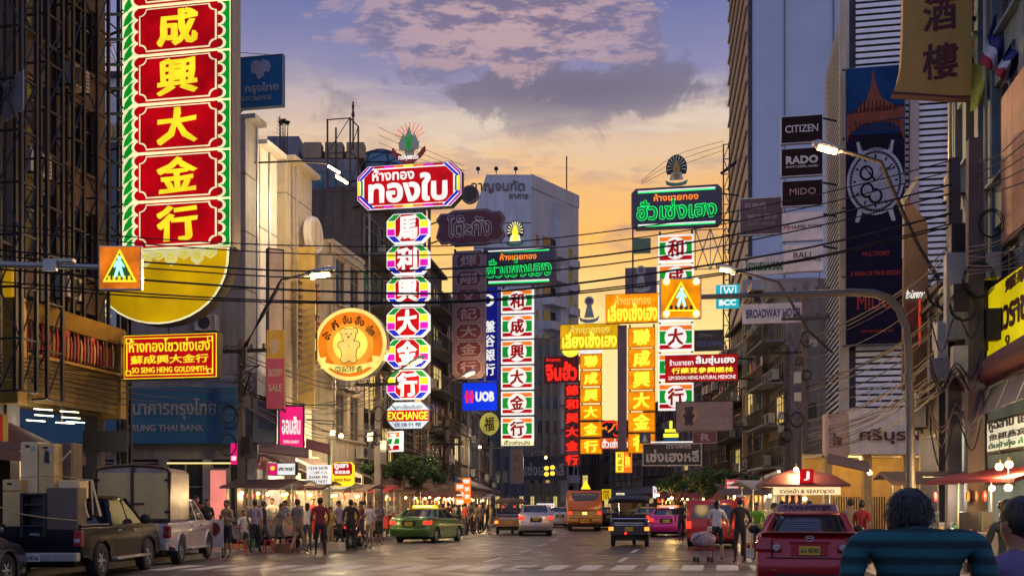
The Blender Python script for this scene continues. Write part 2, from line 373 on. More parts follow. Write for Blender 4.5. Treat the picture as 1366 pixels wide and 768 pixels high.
M_BGLASS = mat('blue_window_glass', (0.05, 0.14, 0.18, 1), 0.12, spec=0.8, var=0.3, scale=0.5, bump=0)
M_LITWIN = glow('lit_window', rgb(255, 205, 120), 0.9, 0.3, 0.8)
M_FRAME = mat('window_frame', (0.22, 0.2, 0.19, 1), 0.5)
M_WHITE = mat('white_plaster', (0.66, 0.62, 0.58, 1), 0.75, streak=0.35, var=0.12)
M_CREAM = mat('cream_plaster', (0.56, 0.47, 0.34, 1), 0.75, streak=0.45, var=0.15)
M_PINKW = mat('pinkish_panel', (0.52, 0.38, 0.33, 1), 0.6, streak=0.25, var=0.1)
M_GREYW = mat('grey_render', (0.24, 0.23, 0.24, 1), 0.8, streak=0.5, var=0.2)
M_DKW = mat('sooty_render', (0.085, 0.07, 0.068, 1), 0.8, streak=0.6, var=0.3)
M_BRNW = mat('brown_render', (0.12, 0.075, 0.055, 1), 0.8, streak=0.5, var=0.3)
M_TANW = mat('tan_panel', (0.36, 0.26, 0.16, 1), 0.7, streak=0.4)
M_TEALW = mat('teal_grey_render', (0.16, 0.22, 0.25, 1), 0.7, streak=0.5)
M_TOWER = mat('pale_tower_cladding', (0.60, 0.64, 0.72, 1), 0.55, var=0.08, scale=0.25, bump=0.05)
M_SLAT = mat('white_louvre', (0.86, 0.85, 0.86, 1), 0.45, var=0.12)
M_ALU = mat('aluminium', (0.5, 0.48, 0.45, 1), 0.35, 0.7)
M_AC = mat('ac_casing', (0.42, 0.40, 0.36, 1), 0.5, streak=0.4)
M_TUBE = glow('fluorescent_tube', rgb(255, 247, 205), 4.5, 0.02)
M_BULB = glow('warm_bulb', (1.0, 0.62, 0.2, 1), 14.0, 0.02)
M_AWN = mat('brown_awning', (0.10, 0.055, 0.05, 1), 0.8)
M_TIN = mat('corrugated_tin', (0.22, 0.15, 0.12, 1), 0.55, 0.3, streak=0.4)
M_GOLD = mat('gilded_panel', (0.42, 0.27, 0.07, 1), 0.42, 0.35, var=0.3)
GOODS = [mat('goods_%s' % n, c, 0.5) for n, c in (('red', (0.5, 0.04, 0.03, 1)), ('amber', (0.6, 0.3, 0.05, 1)), ('cream', (0.6, 0.52, 0.38, 1)), ('green', (0.06, 0.25, 0.08, 1)), ('pink', (0.6, 0.14, 0.25, 1)), ('white', (0.7, 0.68, 0.62, 1)), ('brown', (0.2, 0.1, 0.05, 1)))]
M_SHOPIN = mat('shop_interior_wall', (0.62, 0.5, 0.33, 1), 0.6, var=0.3)

# ---------------- ground, road, pavements
def lerp(tab, d):
    for (a, x), (b, y) in zip(tab, tab[1:]):
        if d <= b: return x+(y-x)*(d-a)/(b-a)
    return tab[-1][1]
RT = [(0, 6.3), (33, 6.2), (45, 5.2), (62, 3.0), (80, 0.5), (100, -4), (130, -12), (170, -26)]   # right shop fronts
LT = [(0, -17.6), (60, -17.6), (80, -19), (100, -22), (130, -28), (170, -42)]                     # left shop fronts
def strip(f0, f1, z0, z1=None, ds=None):
    ds = ds or [2, 12, 20, 27, 33, 39, 45, 53, 62, 71, 80, 90, 100, 115, 130, 150, 170]
    mb = MB(); n = len(ds)
    for d in ds:
        a, b = S0(f0(d), d), S0(f1(d), d)
        mb.v += [(a.x, a.y, z0), (b.x, b.y, z0)] if z1 is None else [(a.x, a.y, z0), (b.x, b.y, z0), (b.x, b.y, z1), (a.x, a.y, z1)]
    k = 2 if z1 is None else 4
    for i in range(n-1):
        o = i*k
        if k == 2: mb.f.append((o, o+1, o+3, o+2))
        else:
            for q in range(4): mb.f.append((o+q, o+(q+1) % 4, o+4+(q+1) % 4, o+4+q))
    mb.m = [0]*len(mb.f); return mb
m = MB(); m.add([(-900, -200, -0.03), (900, -200, -0.03), (900, 1600, -0.03), (-900, 1600, -0.03)], [(0, 1, 2, 3)]); struct('ground', m, M_PAVE)
road = struct('road', strip(lambda d: lerp(LT, d)+1.5, lambda d: lerp(RT, d)-1.5, 0.0, ds=[-20, 2, 12, 20, 27, 33, 39, 45, 53, 62, 71, 80, 90, 100, 115, 130, 150, 170]), M_ASPH)
struct('pavement', strip(lambda d: lerp(LT, d)-0.5, lambda d: lerp(LT, d)+2.45, -0.02, 0.14), M_PAVE)
struct('pavement', strip(lambda d: lerp(RT, d)-2.85, lambda d: lerp(RT, d)+0.6, -0.02, 0.14), M_PAVE)
struct('kerb', strip(lambda d: lerp(LT, d)+2.453, lambda d: lerp(LT, d)+2.62, -0.02, 0.155), M_KERB)
struct('kerb', strip(lambda d: lerp(RT, d)-3.02, lambda d: lerp(RT, d)-2.853, -0.02, 0.155), M_KERB)
def mark(name, x0, x1, d0, d1, bend=0.0):
    mb = MB(); v = []
    for x, d in ((x0, d0), (x1, d0), (x1, d1), (x0, d1)): p = S0(x+bend, d); v.append((p.x, p.y, 0.005))
    mb.add(v, [(0, 1, 2, 3)]); o = put(name, mb.mesh(name), M_PAINT, road); return o
for i in range(21): mark('zebra_stripe', -14.6+i*0.86, -14.06+i*0.86, 25.1, 27.3)
mark('stop_line', -6.2, -2.8, 23.6, 23.75); mark('stop_line', -2.5, 1.0, 23.6, 23.75); mark('stop_line', -10.0, -6.6, 23.6, 23.75)
for x in (-10.1, -6.38, -2.65, 0.95):
    for i in range(13):
        d = 29.0+i*5.6; mark('lane_dash', x-0.07, x+0.07, d, d+2.4, min(0, lerp(RT, d)-6.2)*0.8)

for i, (x, d) in enumerate(((-4.6, 26.0), (-8.2, 31.0), (-0.8, 29.5), (-5.2, 41))):
    q = S0(x, d); part(road, 'manhole_cover', MB().lathe([(0.36, 0.004), (0.36, 0.009), (0.3, 0.010)], (q.x, q.y, 0), 20), M_STEEL)
for i, (x, d, w, l) in enumerate(((-7.6, 28.5, 1.3, 3.5), (-3.9, 33, 1.0, 6), (-11.5, 30, 1.6, 2.5), (-1.4, 36, 0.9, 5))):
    mb = MB(); v = [S0(a, b_, 0.0035) for a, b_ in ((x, d), (x+w, d), (x+w, d+l), (x, d+l))]; mb.add(v, [(0, 1, 2, 3)]); part(road, 'repair_patch', mb, mat('fresh_asphalt', (0.026, 0.024, 0.027, 1), 0.5, var=0.3))
# ---------------- shophouses
SHARE = {}
def shared(key, fn):
    if key not in SHARE: SHARE[key] = fn()
    return SHARE[key]
def window_mesh(w, h, mull):
    def f():
        mb = MB(); t = 0.06
        mb.box(0, w, -0.05, 0.05, 0, t); mb.box(0, w, -0.05, 0.05, h-t, h); mb.box(0, t, -0.05, 0.05, t, h-t); mb.box(w-t, w, -0.05, 0.05, t, h-t)
        for i in range(1, mull): mb.box(w*i/mull-0.025, w*i/mull+0.025, -0.045, 0.045, t, h-t)
        mb.box(t, w-t, -0.04, 0.04, h*0.68, h*0.68+0.04); return mb.mesh('window')
    return shared(('win', round(w, 2), round(h, 2), mull), f)
def pane_mesh(w, h): return shared(('pane', round(w, 2), round(h, 2)), lambda: MB().box(0.06, w-0.06, 0.0, 0.012, 0.06, h-0.06).mesh('pane'))
def ac_mesh():
    def f():
        mb = MB(); mb.box(0, 0.85, -0.35, 0, 0, 0.6, 0); mb.lathe([(0.25, -0.37), (0.25, -0.345)], (0.38, 0, 0.3), 12, 'Y', 1)
        mb.box(0.05, 0.09, -0.4, 0.05, -0.05, -0.001, 1); mb.box(0.75, 0.79, -0.4, 0.05, -0.05, -0.001, 1)
        for i in range(5): mb.box(0.68, 0.82, -0.356, -0.351, 0.08+i*0.1, 0.12+i*0.1, 1)
        return mb.mesh('air_conditioner')
    return shared('ac', f)
def shelf_goods(root, x0, x1, y, z0, z1, seed, nm='goods'):
    r = random.Random(seed); mb = MB(); z = z0
    while z < z1-0.2:
        x = x0
        while x < x1:
            w = r.uniform(0.12, 0.4); h = r.uniform(0.15, 0.38); mb.box(x, x+w*0.92, y-r.uniform(0.2, 0.34), y, z, z+h, r.randrange(len(GOODS))); x += w
        mb.box(x0, x1, y-0.36, y+0.01, z-0.04, z-0.002, 5); z += 0.5
    o = part(root, nm, mb, GOODS); o['kind'] = 'stuff'; return o
def shophouse(name, label, side, d0, d1, H, wall, floors=4, nw=2, depth=9.0, style='win', lit=(), ac=0, shop=True, tab=None, zg=3.7, off=0.0, shoplit=True, seed=0, H2=None, cat='building', parapet=True, awning=True, fascia=None, power=200):
    tab = tab or (LT if side < 0 else RT); r = random.Random(seed*7+int(d0*10))
    A, B = S0(lerp(tab, d0)+off, d0), S0(lerp(tab, d1)+off, d1)
    o, e = (A, B) if side < 0 else (B, A); L = (e-o).length; rz = math.atan2(e.y-o.y, e.x-o.x)
    root = thing(name, label, cat, o, rz)
    q = 0.35; part(root, 'wall', MB().box(0, L, q, depth, zg, H), wall)
    if shop:
        mb = MB(); mb.box(0, 0.22, 0, depth, 0, zg); mb.box(L-0.22, L, 0, depth, 0, zg); mb.box(0.22, L-0.22, 3.2, 3.4, 0, zg); mb.box(0.22, L-0.22, 0, 3.2, zg-0.12, zg-0.002); part(root, 'ground_floor_wall', mb, wall)
        if shoplit:
            part(root, 'back_panel', MB().box(0.25, L-0.25, 3.1, 3.19, 0.1, zg-0.15), M_SHOPIN)
            shelf_goods(root, 0.4, L-0.4, 3.05, 0.5, 2.6, seed+3)
            part(root, 'counter', MB().box(0.5, L-0.9, 0.7, 1.3, 0.12, 1.0), GOODS[2], bevel=0.02)
            for k in range(2): part(root, 'ceiling_tube', MB().box(L*(0.25+0.4*k), L*(0.25+0.4*k)+0.06, 0.6, 2.4, zg-0.2, zg-0.14), M_TUBE)
            lo = light((L/2, 0.9, zg-0.5), power, (1.0, 0.80, 0.52), 0.4, root)
        else:
            n = max(2, int(L/1.2))
            for k in range(n): part(root, 'shutter_panel', MB().box(0.24+(L-0.48)*k/n, 0.2+(L-0.48)*(k+1)/n, 0.5, 0.56, 0.14, zg-0.25), M_GREYW)
        if fascia is not None: part(root, 'fascia', MB().box(0.1, L-0.1, -0.12, 0.1, zg-0.75, zg-0.05), fascia, bevel=0.02)
        mb = MB(); 
        for k in range(int(L/0.22)): x = k*0.22; mb.add([(x, -1.9, zg-0.95), (x+0.11, -1.9, zg-0.91), (x+0.22, -1.9, zg-0.95), (x+0.22, 0, zg-0.12), (x+0.11, 0, zg-0.08), (x, 0, zg-0.12)], [(0, 1, 4, 5), (1, 2, 3, 4)])
        am = [M_TIN, M_AWN][r.randrange(2)]
        if awning: part(root, 'awning', mb, am); part(root, 'awning_edge', MB().box(0, L, -1.95, -1.9, zg-1.15, zg-0.93), M_AWN)
    fh = (H-zg-0.5)/max(1, floors)
    if style == 'win':
        pw = 0.35; ww = (L-pw*(nw+1))/nw
        for i in range(nw+1): put('pier', shared(('pier', pw, round(H-zg, 2)), lambda: MB().box(0, pw, 0, 0.35, 0, H-zg).mesh('pier')), wall, root, (i*(ww+pw), 0, zg))
        for f in range(floors+1):
            h0 = 0.0 if f == 0 else 0.9; z = zg+f*fh-(0 if f == 0 else 0.0)
            zt = H if f == floors else z+1.0
            part(root, 'spandrel', MB().box(0.0, L, 0.05, 0.34, z, zt), wall)
            part(root, 'ledge', MB().box(-0.02, L+0.02, -0.12, 0.05, z+(0.92 if f < floors else 0.1), z+(1.0 if f < floors else 0.22)), wall)
            if f == floors: break
            for i in range(nw):
                x = pw+i*(ww+pw); wn = put('window', window_mesh(ww, fh-1.0, 3), M_FRAME, root, (x, 0.22, z+1.0))
                lt = r.random() < 0.0 or (f, i) in lit
                put('pane', pane_mesh(ww, fh-1.0), M_LITWIN if lt else M_GLASS, wn)
    elif style == 'balcony':
        for f in range(floors):
            z = zg+f*fh
            part(root, 'balcony', MB().box(0.1, L-0.1, -1.0, 0.3, z-0.12, z), wall)
            mb = MB(); mb.box(0.1, L-0.1, -1.0, -0.95, z+0.85, z+0.92)
            for k in range(int((L-0.2)/0.28)+1): mb.box(0.1+k*0.28, 0.14+k*0.28, -0.99, -0.96, z, z+0.85)
            part(root, 'railing', mb, M_STEEL)
            for k in range(r.randrange(0, 5)): x = 0.4+r.random()*(L-1.2); part(root, 'laundry', MB().box(x, x+r.uniform(0.3, 0.5), -0.9, -0.87, z+0.9, z+r.uniform(1.3, 1.6)), GOODS[r.randrange(len(GOODS))])
            for i in range(nw):
                ww = (L-0.6)/nw-0.3; wn = put('window', window_mesh(ww, fh-0.7, 3), M_FRAME, root, (0.35+i*(ww+0.3), 0.29, z+0.1)); put('pane', pane_mesh(ww, fh-0.7), M_LITWIN if (f, i) in lit else M_GLASS, wn)
    elif style == 'louvre':
        n = int((H-zg)/0.3)
        for k in range(n): put('louvre', shared(('lv', round(L, 2)), lambda: MB().rbox((L/2, 0.1, 0.08), (L, 0.3, 0.05), rx=-0.6).mesh('louvre')), M_AC, root, (0, 0, zg+k*0.3))
    if parapet: part(root, 'parapet', MB().box(-0.03, L+0.03, -0.06, depth, H, H+0.18), wall)
    part(root, 'drainpipe', MB().tube([(0.12, -0.08, zg), (0.12, -0.08, H-0.3)], 0.05, 6), M_GALV)
    for k in range(ac+(3 if ac > 1 else 0)):
        f = r.randrange(floors); put('air_conditioner', ac_mesh(), [M_AC, M_STEEL], root, (r.uniform(0.2, max(0.3, L-1.1)), -0.06, zg+f*fh+0.15))
    if r.random() < 0.8:
        mb = MB(); x = r.uniform(0.5, L-0.5); y = r.uniform(1, depth-1); mb.tube([(x, y, H), (x, y, H+2.4)], 0.025, 4)
        for k in range(5): mb.tube([(x-0.4+k*0.03, y, H+1.6+k*0.16), (x+0.4-k*0.03, y, H+1.6+k*0.16)], 0.012, 3)
        part(root, 'roof_aerial', mb, M_STEEL)
    return root, L

SH = shophouse
SH('shophouse', 'dark narrow shophouse at the left edge of the photo beside the gilded balcony', -1, 17, 26.4, 21, M_DKW, 5, 3, ac=4, shoplit=False, lit=())
r_, L_ = SH('shophouse', 'tall sooty brown shophouse behind the dark sign trusses above the gilded balcony', -1, 26.45, 30.6, 22, M_BRNW, 5, 2, ac=3, shop=False, zg=7.0, off=-0.2, depth=7)
part(r_, 'column', MB().box(0, 0.4, 0, 0.4, 0, 7), M_DKW); part(r_, 'column', MB().box(L_-0.4, L_, 0, 0.4, 0, 7), M_DKW); part(r_, 'column', MB().box(0, 0.4, 6, 6.4, 0, 7), M_DKW)
# the grey corner block and the pale fronts next to it
r_, L_ = SH('corner_block', 'grey panelled corner block right of the tall red goldsmith sign', -1, 40.0, 41.0, 16.3, M_GREYW, 4, 1, depth=5.4, style='none', shoplit=True, fascia=GOODS[4])
def joints(r_, L_, H, zs, dep, m):
    for z in zs: part(r_, 'panel_joint', MB().box(-0.012, 0.0, 0.36, dep, z, z+0.05), m); part(r_, 'panel_joint', MB().box(0, L_, 0.338, 0.349, z, z+0.05), m)
    for y in (1.9, 3.5): part(r_, 'panel_joint', MB().box(-0.012, 0.0, y, y+0.04, 3.8, H), m)
joints(r_, L_, 16.3, (5.4, 7.6, 9.8, 12.0, 14.2), 5.4, M_DKW)
for z in (6.0, 8.2, 10.4): put('air_conditioner', ac_mesh(), [M_AC, M_STEEL], r_, (-0.1, 2.2, z)).rotation_euler = (0, 0, -math.pi/2)
r_, L_ = SH('commercial_block', 'narrow blank white commercial block with tall pink and yellow banner', -1, 41.1, 42.9, 15.7, M_WHITE, 4, 1, depth=4.5, style='none', power=260)
joints(r_, L_, 15.7, (6.5, 9.5, 12.5), 4.5, M_GREYW)
r_, L_ = SH('commercial_block', 'cream commercial block with ring emblem and louvred panel high on its front', -1, 43.8, 46.6, 16.0, M_CREAM, 4, 1, depth=5, style='none', power=300)
joints(r_, L_, 16, (7.2, 9.8, 12.4, 14.6), 5, M_GREYW)
mb = MB(); mb.lathe([(0.75, -0.4), (0.8, -0.3), (0.8, -0.1)], (L_*0.55, 0, 13.2), 24, 'Y'); part(r_, 'ring_emblem', mb, M_WHITE, smooth=40)
part(r_, 'emblem_face', MB().lathe([(0.6, -0.42), (0.6, -0.405)], (L_*0.55, 0, 13.2), 24, 'Y'), M_CREAM)
for k in range(14): put('louvre', shared('lvA', lambda: MB().rbox((1.4, -0.05, 0), (2.5, 0.16, 0.05), rx=-0.5).mesh('louvre')), M_TANW, r_, (0, 0, 7.6+k*0.28))
SH('shophouse', 'beige box-fronted building with stepped cornice behind the round bear sign', -1, 48.2, 52.5, 13.6, M_CREAM, 3, 2, ac=2, depth=7, power=300)
SH('shophouse', 'dark balconied shophouse directly behind the stacked octagon sign', -1, 53, 58.5, 17.5, M_DKW, 5, 2, style='balcony', ac=4, lit=((1, 0), (0, 1)), power=300)
SH('shophouse', 'sooty shophouse with lit window right of the octagon sign', -1, 58.6, 65, 15.5, M_BRNW, 4, 2, ac=4, lit=((1, 1), (2, 0)), power=300)
SH('shophouse', 'dark shophouse behind the maroon Thai signboard', -1, 65.2, 72, 17, M_DKW, 5, 2, style='balcony', ac=3, lit=((2, 1),), power=300)
SH('shophouse', 'brown shophouse behind the left green neon goldsmith sign', -1, 72.2, 81, 16, M_BRNW, 4, 3, ac=3, lit=((0, 1),), power=300)
SH('shophouse', 'grey shophouse beyond the left green neon sign', -1, 81.2, 92, 15, M_GREYW, 4, 3, ac=3, power=300)
SH('shophouse', 'farthest tan shophouse of the left row', -1, 92.2, 108, 17, M_TANW, 5, 4, ac=3, power=300)
SH('shophouse', 'far dark shophouse closing the left row', -1, 108.2, 130, 15, M_DKW, 4, 5, ac=3)
# right row
SH('shophouse', 'dark near building at the right edge carrying the yellow Thai sign', 1, 14, 24, 21, M_TEALW, 5, 4, ac=3, zg=4.6, shoplit=True, lit=(), power=260, awning=False)
SH('shophouse', 'narrow blue-grey building with fluted pilasters behind the big utility pole', 1, 24.9, 27.6, 15.0, M_TEALW, 4, 2, style='win', ac=2, shoplit=True, awning=False)
SH('shophouse', 'dark low shophouse between the utility pole and the louvred building', 1, 29.2, 32.0, 7.6, M_DKW, 1, 2, ac=1, style='win', shoplit=True, awning=False)
SH('shophouse', 'grey shophouse left of the louvred building behind the hotel signs', 1, 57.5, 63, 13.5, M_GREYW, 4, 2, ac=5, style='balcony', lit=((1, 1),), power=300)
SH('shophouse', 'tan shophouse with awnings beyond the hotel signs', 1, 63.2, 70, 15, M_TANW, 4, 2, ac=4, lit=((1, 0),), power=300)
SH('shophouse', 'dark shophouse behind the red medicine shop sign', 1, 70.2, 78, 14, M_DKW, 4, 3, ac=4, style='balcony', lit=((0, 1),), power=300)
SH('shophouse', 'brown shophouse behind the right green neon goldsmith sign', 1, 78.2, 87, 13, M_BRNW, 4, 3, ac=3, power=300)
SH('shophouse', 'grey shophouse behind the right amber character stack', 1, 87.2, 99, 12, M_GREYW, 3, 4, ac=3, lit=((0, 1),), power=300)
SH('shophouse', 'dark far shophouse behind the left amber character stack', 1, 99.2, 115, 12, M_DKW, 3, 4, ac=3, power=300)
SH('shophouse', 'farthest tan shophouse of the right row', 1, 115.2, 134, 11, M_TANW, 3, 5, ac=3, power=300)
# buildings that close the street
for px0, px1, yt, d, w, lab in ((656, 703, 385, 132, M_GREYW, 'far grey block closing the street below the stacked green signs'), (703, 748, 450, 134, M_TANW, 'far slim tan block with vertical pilasters beside the pale high-rise'),
        (750, 800, 545, 152, M_DKW, 'far dark block behind the left amber character stack'), (802, 870, 560, 148, M_BRNW, 'far brown block behind the right amber character stack')):
    a, b = G(px0, d), G(px1, d); H = P(0, yt, d).z; Lx = b.x-a.x
    rt = thing('shophouse', lab, 'building', a)
    part(rt, 'wall', MB().box(0, Lx, 0.3, 10, 0, H), w)
    n = 4
    for i in range(n+1): part(rt, 'pilaster', MB().box(i*(Lx-0.4)/n, i*(Lx-0.4)/n+0.4, 0, 0.3, 0, H), w)
    for f in range(int(H/3.2)):
        for i in range(n):
            ww = (Lx-0.4)/n-0.4; wn = put('window', window_mesh(ww, 1.6, 2), M_FRAME, rt, (0.4+i*(Lx-0.4)/n, 0.25, 1.2+f*3.2)); put('pane', pane_mesh(ww, 1.6), M_LITWIN if (f < 2 and (i+f) % 3 == 0) else M_GLASS, wn)

# ---------------- bank branch facing the camera across the side street
bk = thing('bank_branch', 'low bank branch with long dull blue fascia behind the parked pickups', 'bank', G(28, 39.2))
Wb = (338-28)/F*39.2
part(bk, 'wall', MB().box(0, Wb, 0.6, 6, 3.3, 6.6), M_GREYW)
part(bk, 'back_wall', MB().box(0, Wb, 4, 4.2, 0, 3.3), M_DKW)
for i in range(6): part(bk, 'column', MB().box(i*(Wb-0.3)/5, i*(Wb-0.3)/5+0.3, 0.3, 0.6, 0, 3.3), M_GREYW)
for i in range(5):
    w_ = (Wb-0.3)/5-0.3; wn = put('shop_window', window_mesh(w_, 3.0, 2), M_FRAME, bk, (0.3+i*(Wb-0.3)/5, 0.45, 0.2)); put('pane', pane_mesh(w_, 3.0), M_GLASS, wn)
part(bk, 'strip_light', MB().box(Wb*0.62, Wb*0.9, 0.2, 0.26, 3.12, 3.17), glow('dim_strip', rgb(255, 215, 140), 1.6))
M_BANK = mat('bank_fascia_blue', (0.035, 0.14, 0.27, 1), 0.4, var=0.15, scale=0.6)
part(bk, 'fascia', MB().box(-0.1, Wb-0.6, 0.0, 0.59, 3.85, 6.0), M_BANK, bevel=0.04)
M_FADE = mat('faded_letter', (0.34, 0.37, 0.45, 1), 0.5)
letter(bk, 'ธนาคารกรุงไทย', 3.4, 0.8, Wb-3.1, 5.15, -0.02, M_FADE, 0.02)
letter(bk, 'KRUNG THAI BANK', 2.9, 0.26, Wb-3.3, 4.45, -0.02, M_FADE, 0.02)
# pink lit pillar box at the pavement
pk = thing('light_box', 'tall pink lit advertising panel standing on the pavement behind the white canopy truck', 'panel', G(293, 36.5), SA)
part(pk, 'cabinet', MB().box(-0.32, 0.32, -0.1, 0.1, 0.1, 2.85), M_FRAME); part(pk, 'face', MB().box(-0.29, 0.29, -0.12, -0.1, 0.2, 2.78), glow('pink_panel', rgb(250, 140, 128), 0.85, 0.15))
# ---------------- grey glass-windowed office behind the left row
ob = thing('office_building', 'grey modern office with blue windows and a faceted glass corner dome', 'building', G(352, 66)); k = 66/F
def zo(y): return 1.55+(HY-y)*k
part(ob, 'wall', MB().box(0, 5.9, 0, 12, 0, zo(212)), M_GREYW)
part(ob, 'stair_tower', MB().box(0.1, 2.1, 0.5, 8, zo(212), zo(178)), M_GREYW); part(ob, 'plant_room', MB().box(2.3, 6.0, 1, 8, zo(212), zo(195)), M_GREYW)
for i in range(3):
    part(ob, 'roof_unit', MB().box(2.5+i*1.35, 3.6+i*1.35, -0.05, 0.9, zo(211), zo(190)), M_TANW)
for f in range(5):
    for i in range(3):
        z0 = zo(268)-f*3.2; wn = put('window', window_mesh(1.5, 1.9, 2), M_FRAME, ob, (0.75+i*1.7, -0.06, z0)); put('pane', pane_mesh(1.5, 1.9), M_BGLASS, wn)
for f in range(6): part(ob, 'panel_joint', MB().box(-0.01, 5.91, -0.03, 0, zo(275)-f*3.2, zo(275)-f*3.2+0.08), M_DKW)
# faceted dome
mb = MB(); fr = MB(); cx, cyy = 6.9, 4.0; rings = []
for zz, rr in ((zo(330), 2.9), (zo(232), 2.9), (zo(205), 2.5), (zo(186), 1.7), (zo(175), 0.6)):
    rings.append([(cx+rr*math.cos(2*math.pi*i/10), cyy+rr*math.sin(2*math.pi*i/10), zz) for i in range(10)])
mb.loft(rings); part(ob, 'glass_dome', mb, M_BGLASS)
for a, b in zip(rings, rings[1:]):
    for i in range(10): fr.tube([a[i], b[i]], 0.07, 4); fr.tube([b[i], b[(i+1) % 10]], 0.06, 4); fr.tube([a[i], b[(i+1) % 10]], 0.04, 4)
part(ob, 'dome_frame', fr, M_STEEL)
part(ob, 'tower_base', MB().box(5.91, 9.6, 1.2, 9, 0, zo(330)), M_DKW)
# white building glimpsed through the trusses
wb_ = thing('white_building', 'white set-back building glimpsed between the trusses and the tall red sign', 'building', G(60, 58))
part(wb_, 'wall', MB().box(0, 6.2, 0, 8, 0, P(0, 98, 58).z), M_WHITE)
part(wb_, 'cornice', MB().box(-0.1, 6.3, -0.3, 0, P(0, 104, 58).z, P(0, 98, 58).z), M_DKW); part(wb_, 'lower_cornice', MB().box(-0.1, 6.3, -0.4, 0, P(0, 200, 58).z, P(0, 193, 58).z), M_DKW)
letter(wb_, 'ทอง', 2.0, 1.0, 4.2, P(0, 176, 58).z, -0.05, M_GOLD, 0.03, 0.1)
part(wb_, 'dark_glazing', MB().box(2.9, 6.15, -0.1, -0.001, P(0, 330, 58).z, P(0, 203, 58).z), M_GLASS)
part(wb_, 'banner', MB().box(2.95, 3.65, -0.2, -0.11, P(0, 276, 58).z, P(0, 205, 58).z), mat('cyan_banner', (0.05, 0.28, 0.42, 1)), label='cyan vertical banner')
dd_ = thing('satellite_dish', 'mesh satellite dish on the white building roof left of the red sign', 'dish', P(157, 98, 57.5))
mb = MB()
for k in range(12):
    a = math.pi*k/11; mb.tube([(0, 0, 0.4), (0.6*math.cos(a), 0, 0.4+0.65*math.sin(a)), (1.1*math.cos(a), -0.35, 0.4+1.15*math.sin(a))], 0.02, 3)
mb.tube([(1.1*math.cos(math.pi*k/14), -0.35, 0.4+1.15*math.sin(math.pi*k/14)) for k in range(15)], 0.03, 4); part(dd_, 'dish_mesh', mb, M_STEEL)
mb = MB(); mb.tube([(0, 0, 0), (0, 0, 0.5)], 0.05, 6); mb.tube([(0, 0, 0.4), (-0.15, -0.9, 1.1)], 0.02, 4); mb.ball((-0.15, -0.9, 1.15), 0.16, 8); part(dd_, 'feed_arm', mb, M_STEEL)
# ---------------- pale high-rise with balconies (centre)
M_HIGH = mat('weathered_grey_cladding', (0.74, 0.71, 0.70, 1), 0.7, streak=0.3, var=0.15, scale=0.3)
hr = thing('high_rise', 'pale high-rise with sloped shoulder, name letters on top and side balconies', 'high-rise', G(708, 140), 0.0); k = 140/F
ztop = 1.55+(HY-233)*k; u = Vector((0.71, 1, 0)).normalized(); wx = (708-632)*k
v0 = [(-wx, 0, 0), (0, 0, 0), (u.x*12.1, u.y*12.1, 0), (-wx+u.x*12, u.y*12.1, 0)]
mb = MB(); zs = 1.55+(HY-285)*k
mb.loft([v0, [(a, b, zs) for a, b, _ in v0], [(-wx*0.78 if i in (0,) else a, b, ztop) if i != 3 else (-wx*0.78+u.x*12, b, ztop) for i, (a, b, _) in enumerate(v0)]])
part(hr, 'tower', mb, M_HIGH)
letter(hr, 'กาญจนทัต', 7.2, 1.7, -4.4, ztop-1.6, -0.02, mat('bronze_letter', (0.2, 0.16, 0.12, 1), 0.4, 0.4), 0.02, 0.12); letter(hr, 'อาคาร', 2.6, 0.6, -1.6, ztop-2.9, -0.02, MC['bronze_letter'], 0.02, 0.1)
def side(t, z, o=0.0): return (u.x*t+u.y*o, u.y*t-u.x*o, z)
def sbox(t0, t1, o0, o1, z0, z1):
    c = [side(t0, 0, o0), side(t1, 0, o0), side(t1, 0, o1), side(t0, 0, o1)]; m_ = MB(); m_.loft([[(a, b, z0) for a, b, _ in c], [(a, b, z1) for a, b, _ in c]]); return m_
part(hr, 'stair_shaft', sbox(6.0, 8.0, 0, 0.9, 0, ztop-2.2), M_HIGH); part(hr, 'roof_edge', sbox(0, 12.1, 0, 0.12, ztop-1.7, ztop+0.1), M_HIGH)
for f in range(11):
    z = ztop-10.2-f*3.35
    part(hr, 'balcony', sbox(2.8, 7.0, 0, 1.5, z, z+1.1), M_HIGH); part(hr, 'balcony', sbox(8.0, 10.6, 0, 1.2, z-0.6, z+0.5), M_HIGH)
    part(hr, 'balcony_opening', sbox(2.9, 6.0, 0.001, 0.06, z+1.15, z+2.7), M_GLASS); part(hr, 'balcony_opening', sbox(8.05, 10.5, 0.001, 0.06, z+0.55, z+2.3), M_GLASS)
    part(hr, 'small_window', sbox(1.3, 2.0, 0.001, 0.05, z+1.2, z+2.5), M_GLASS); part(hr, 'small_window', sbox(11.1, 11.6, 0.001, 0.05, z+0.4, z+1.6), M_GLASS)
for f in range(12): part(hr, 'floor_joint', MB().box(-wx, 0, -0.05, -0.001, ztop-6.5-f*3.35, ztop-6.35-f*3.35), M_GREYW)
for i, t in enumerate((-7, -4.6, -2)): part(hr, 'floodlight', MB().tube([(t, -0.2, ztop), (t, -0.8, ztop+0.5)], 0.06, 4).ball((t, -0.9, ztop+0.5), 0.3, 6), M_STEEL)
part(hr, 'mast', MB().tube([side(10.5, ztop, -1), side(10.5, ztop+5.5, -1)], 0.09, 4), M_STEEL)
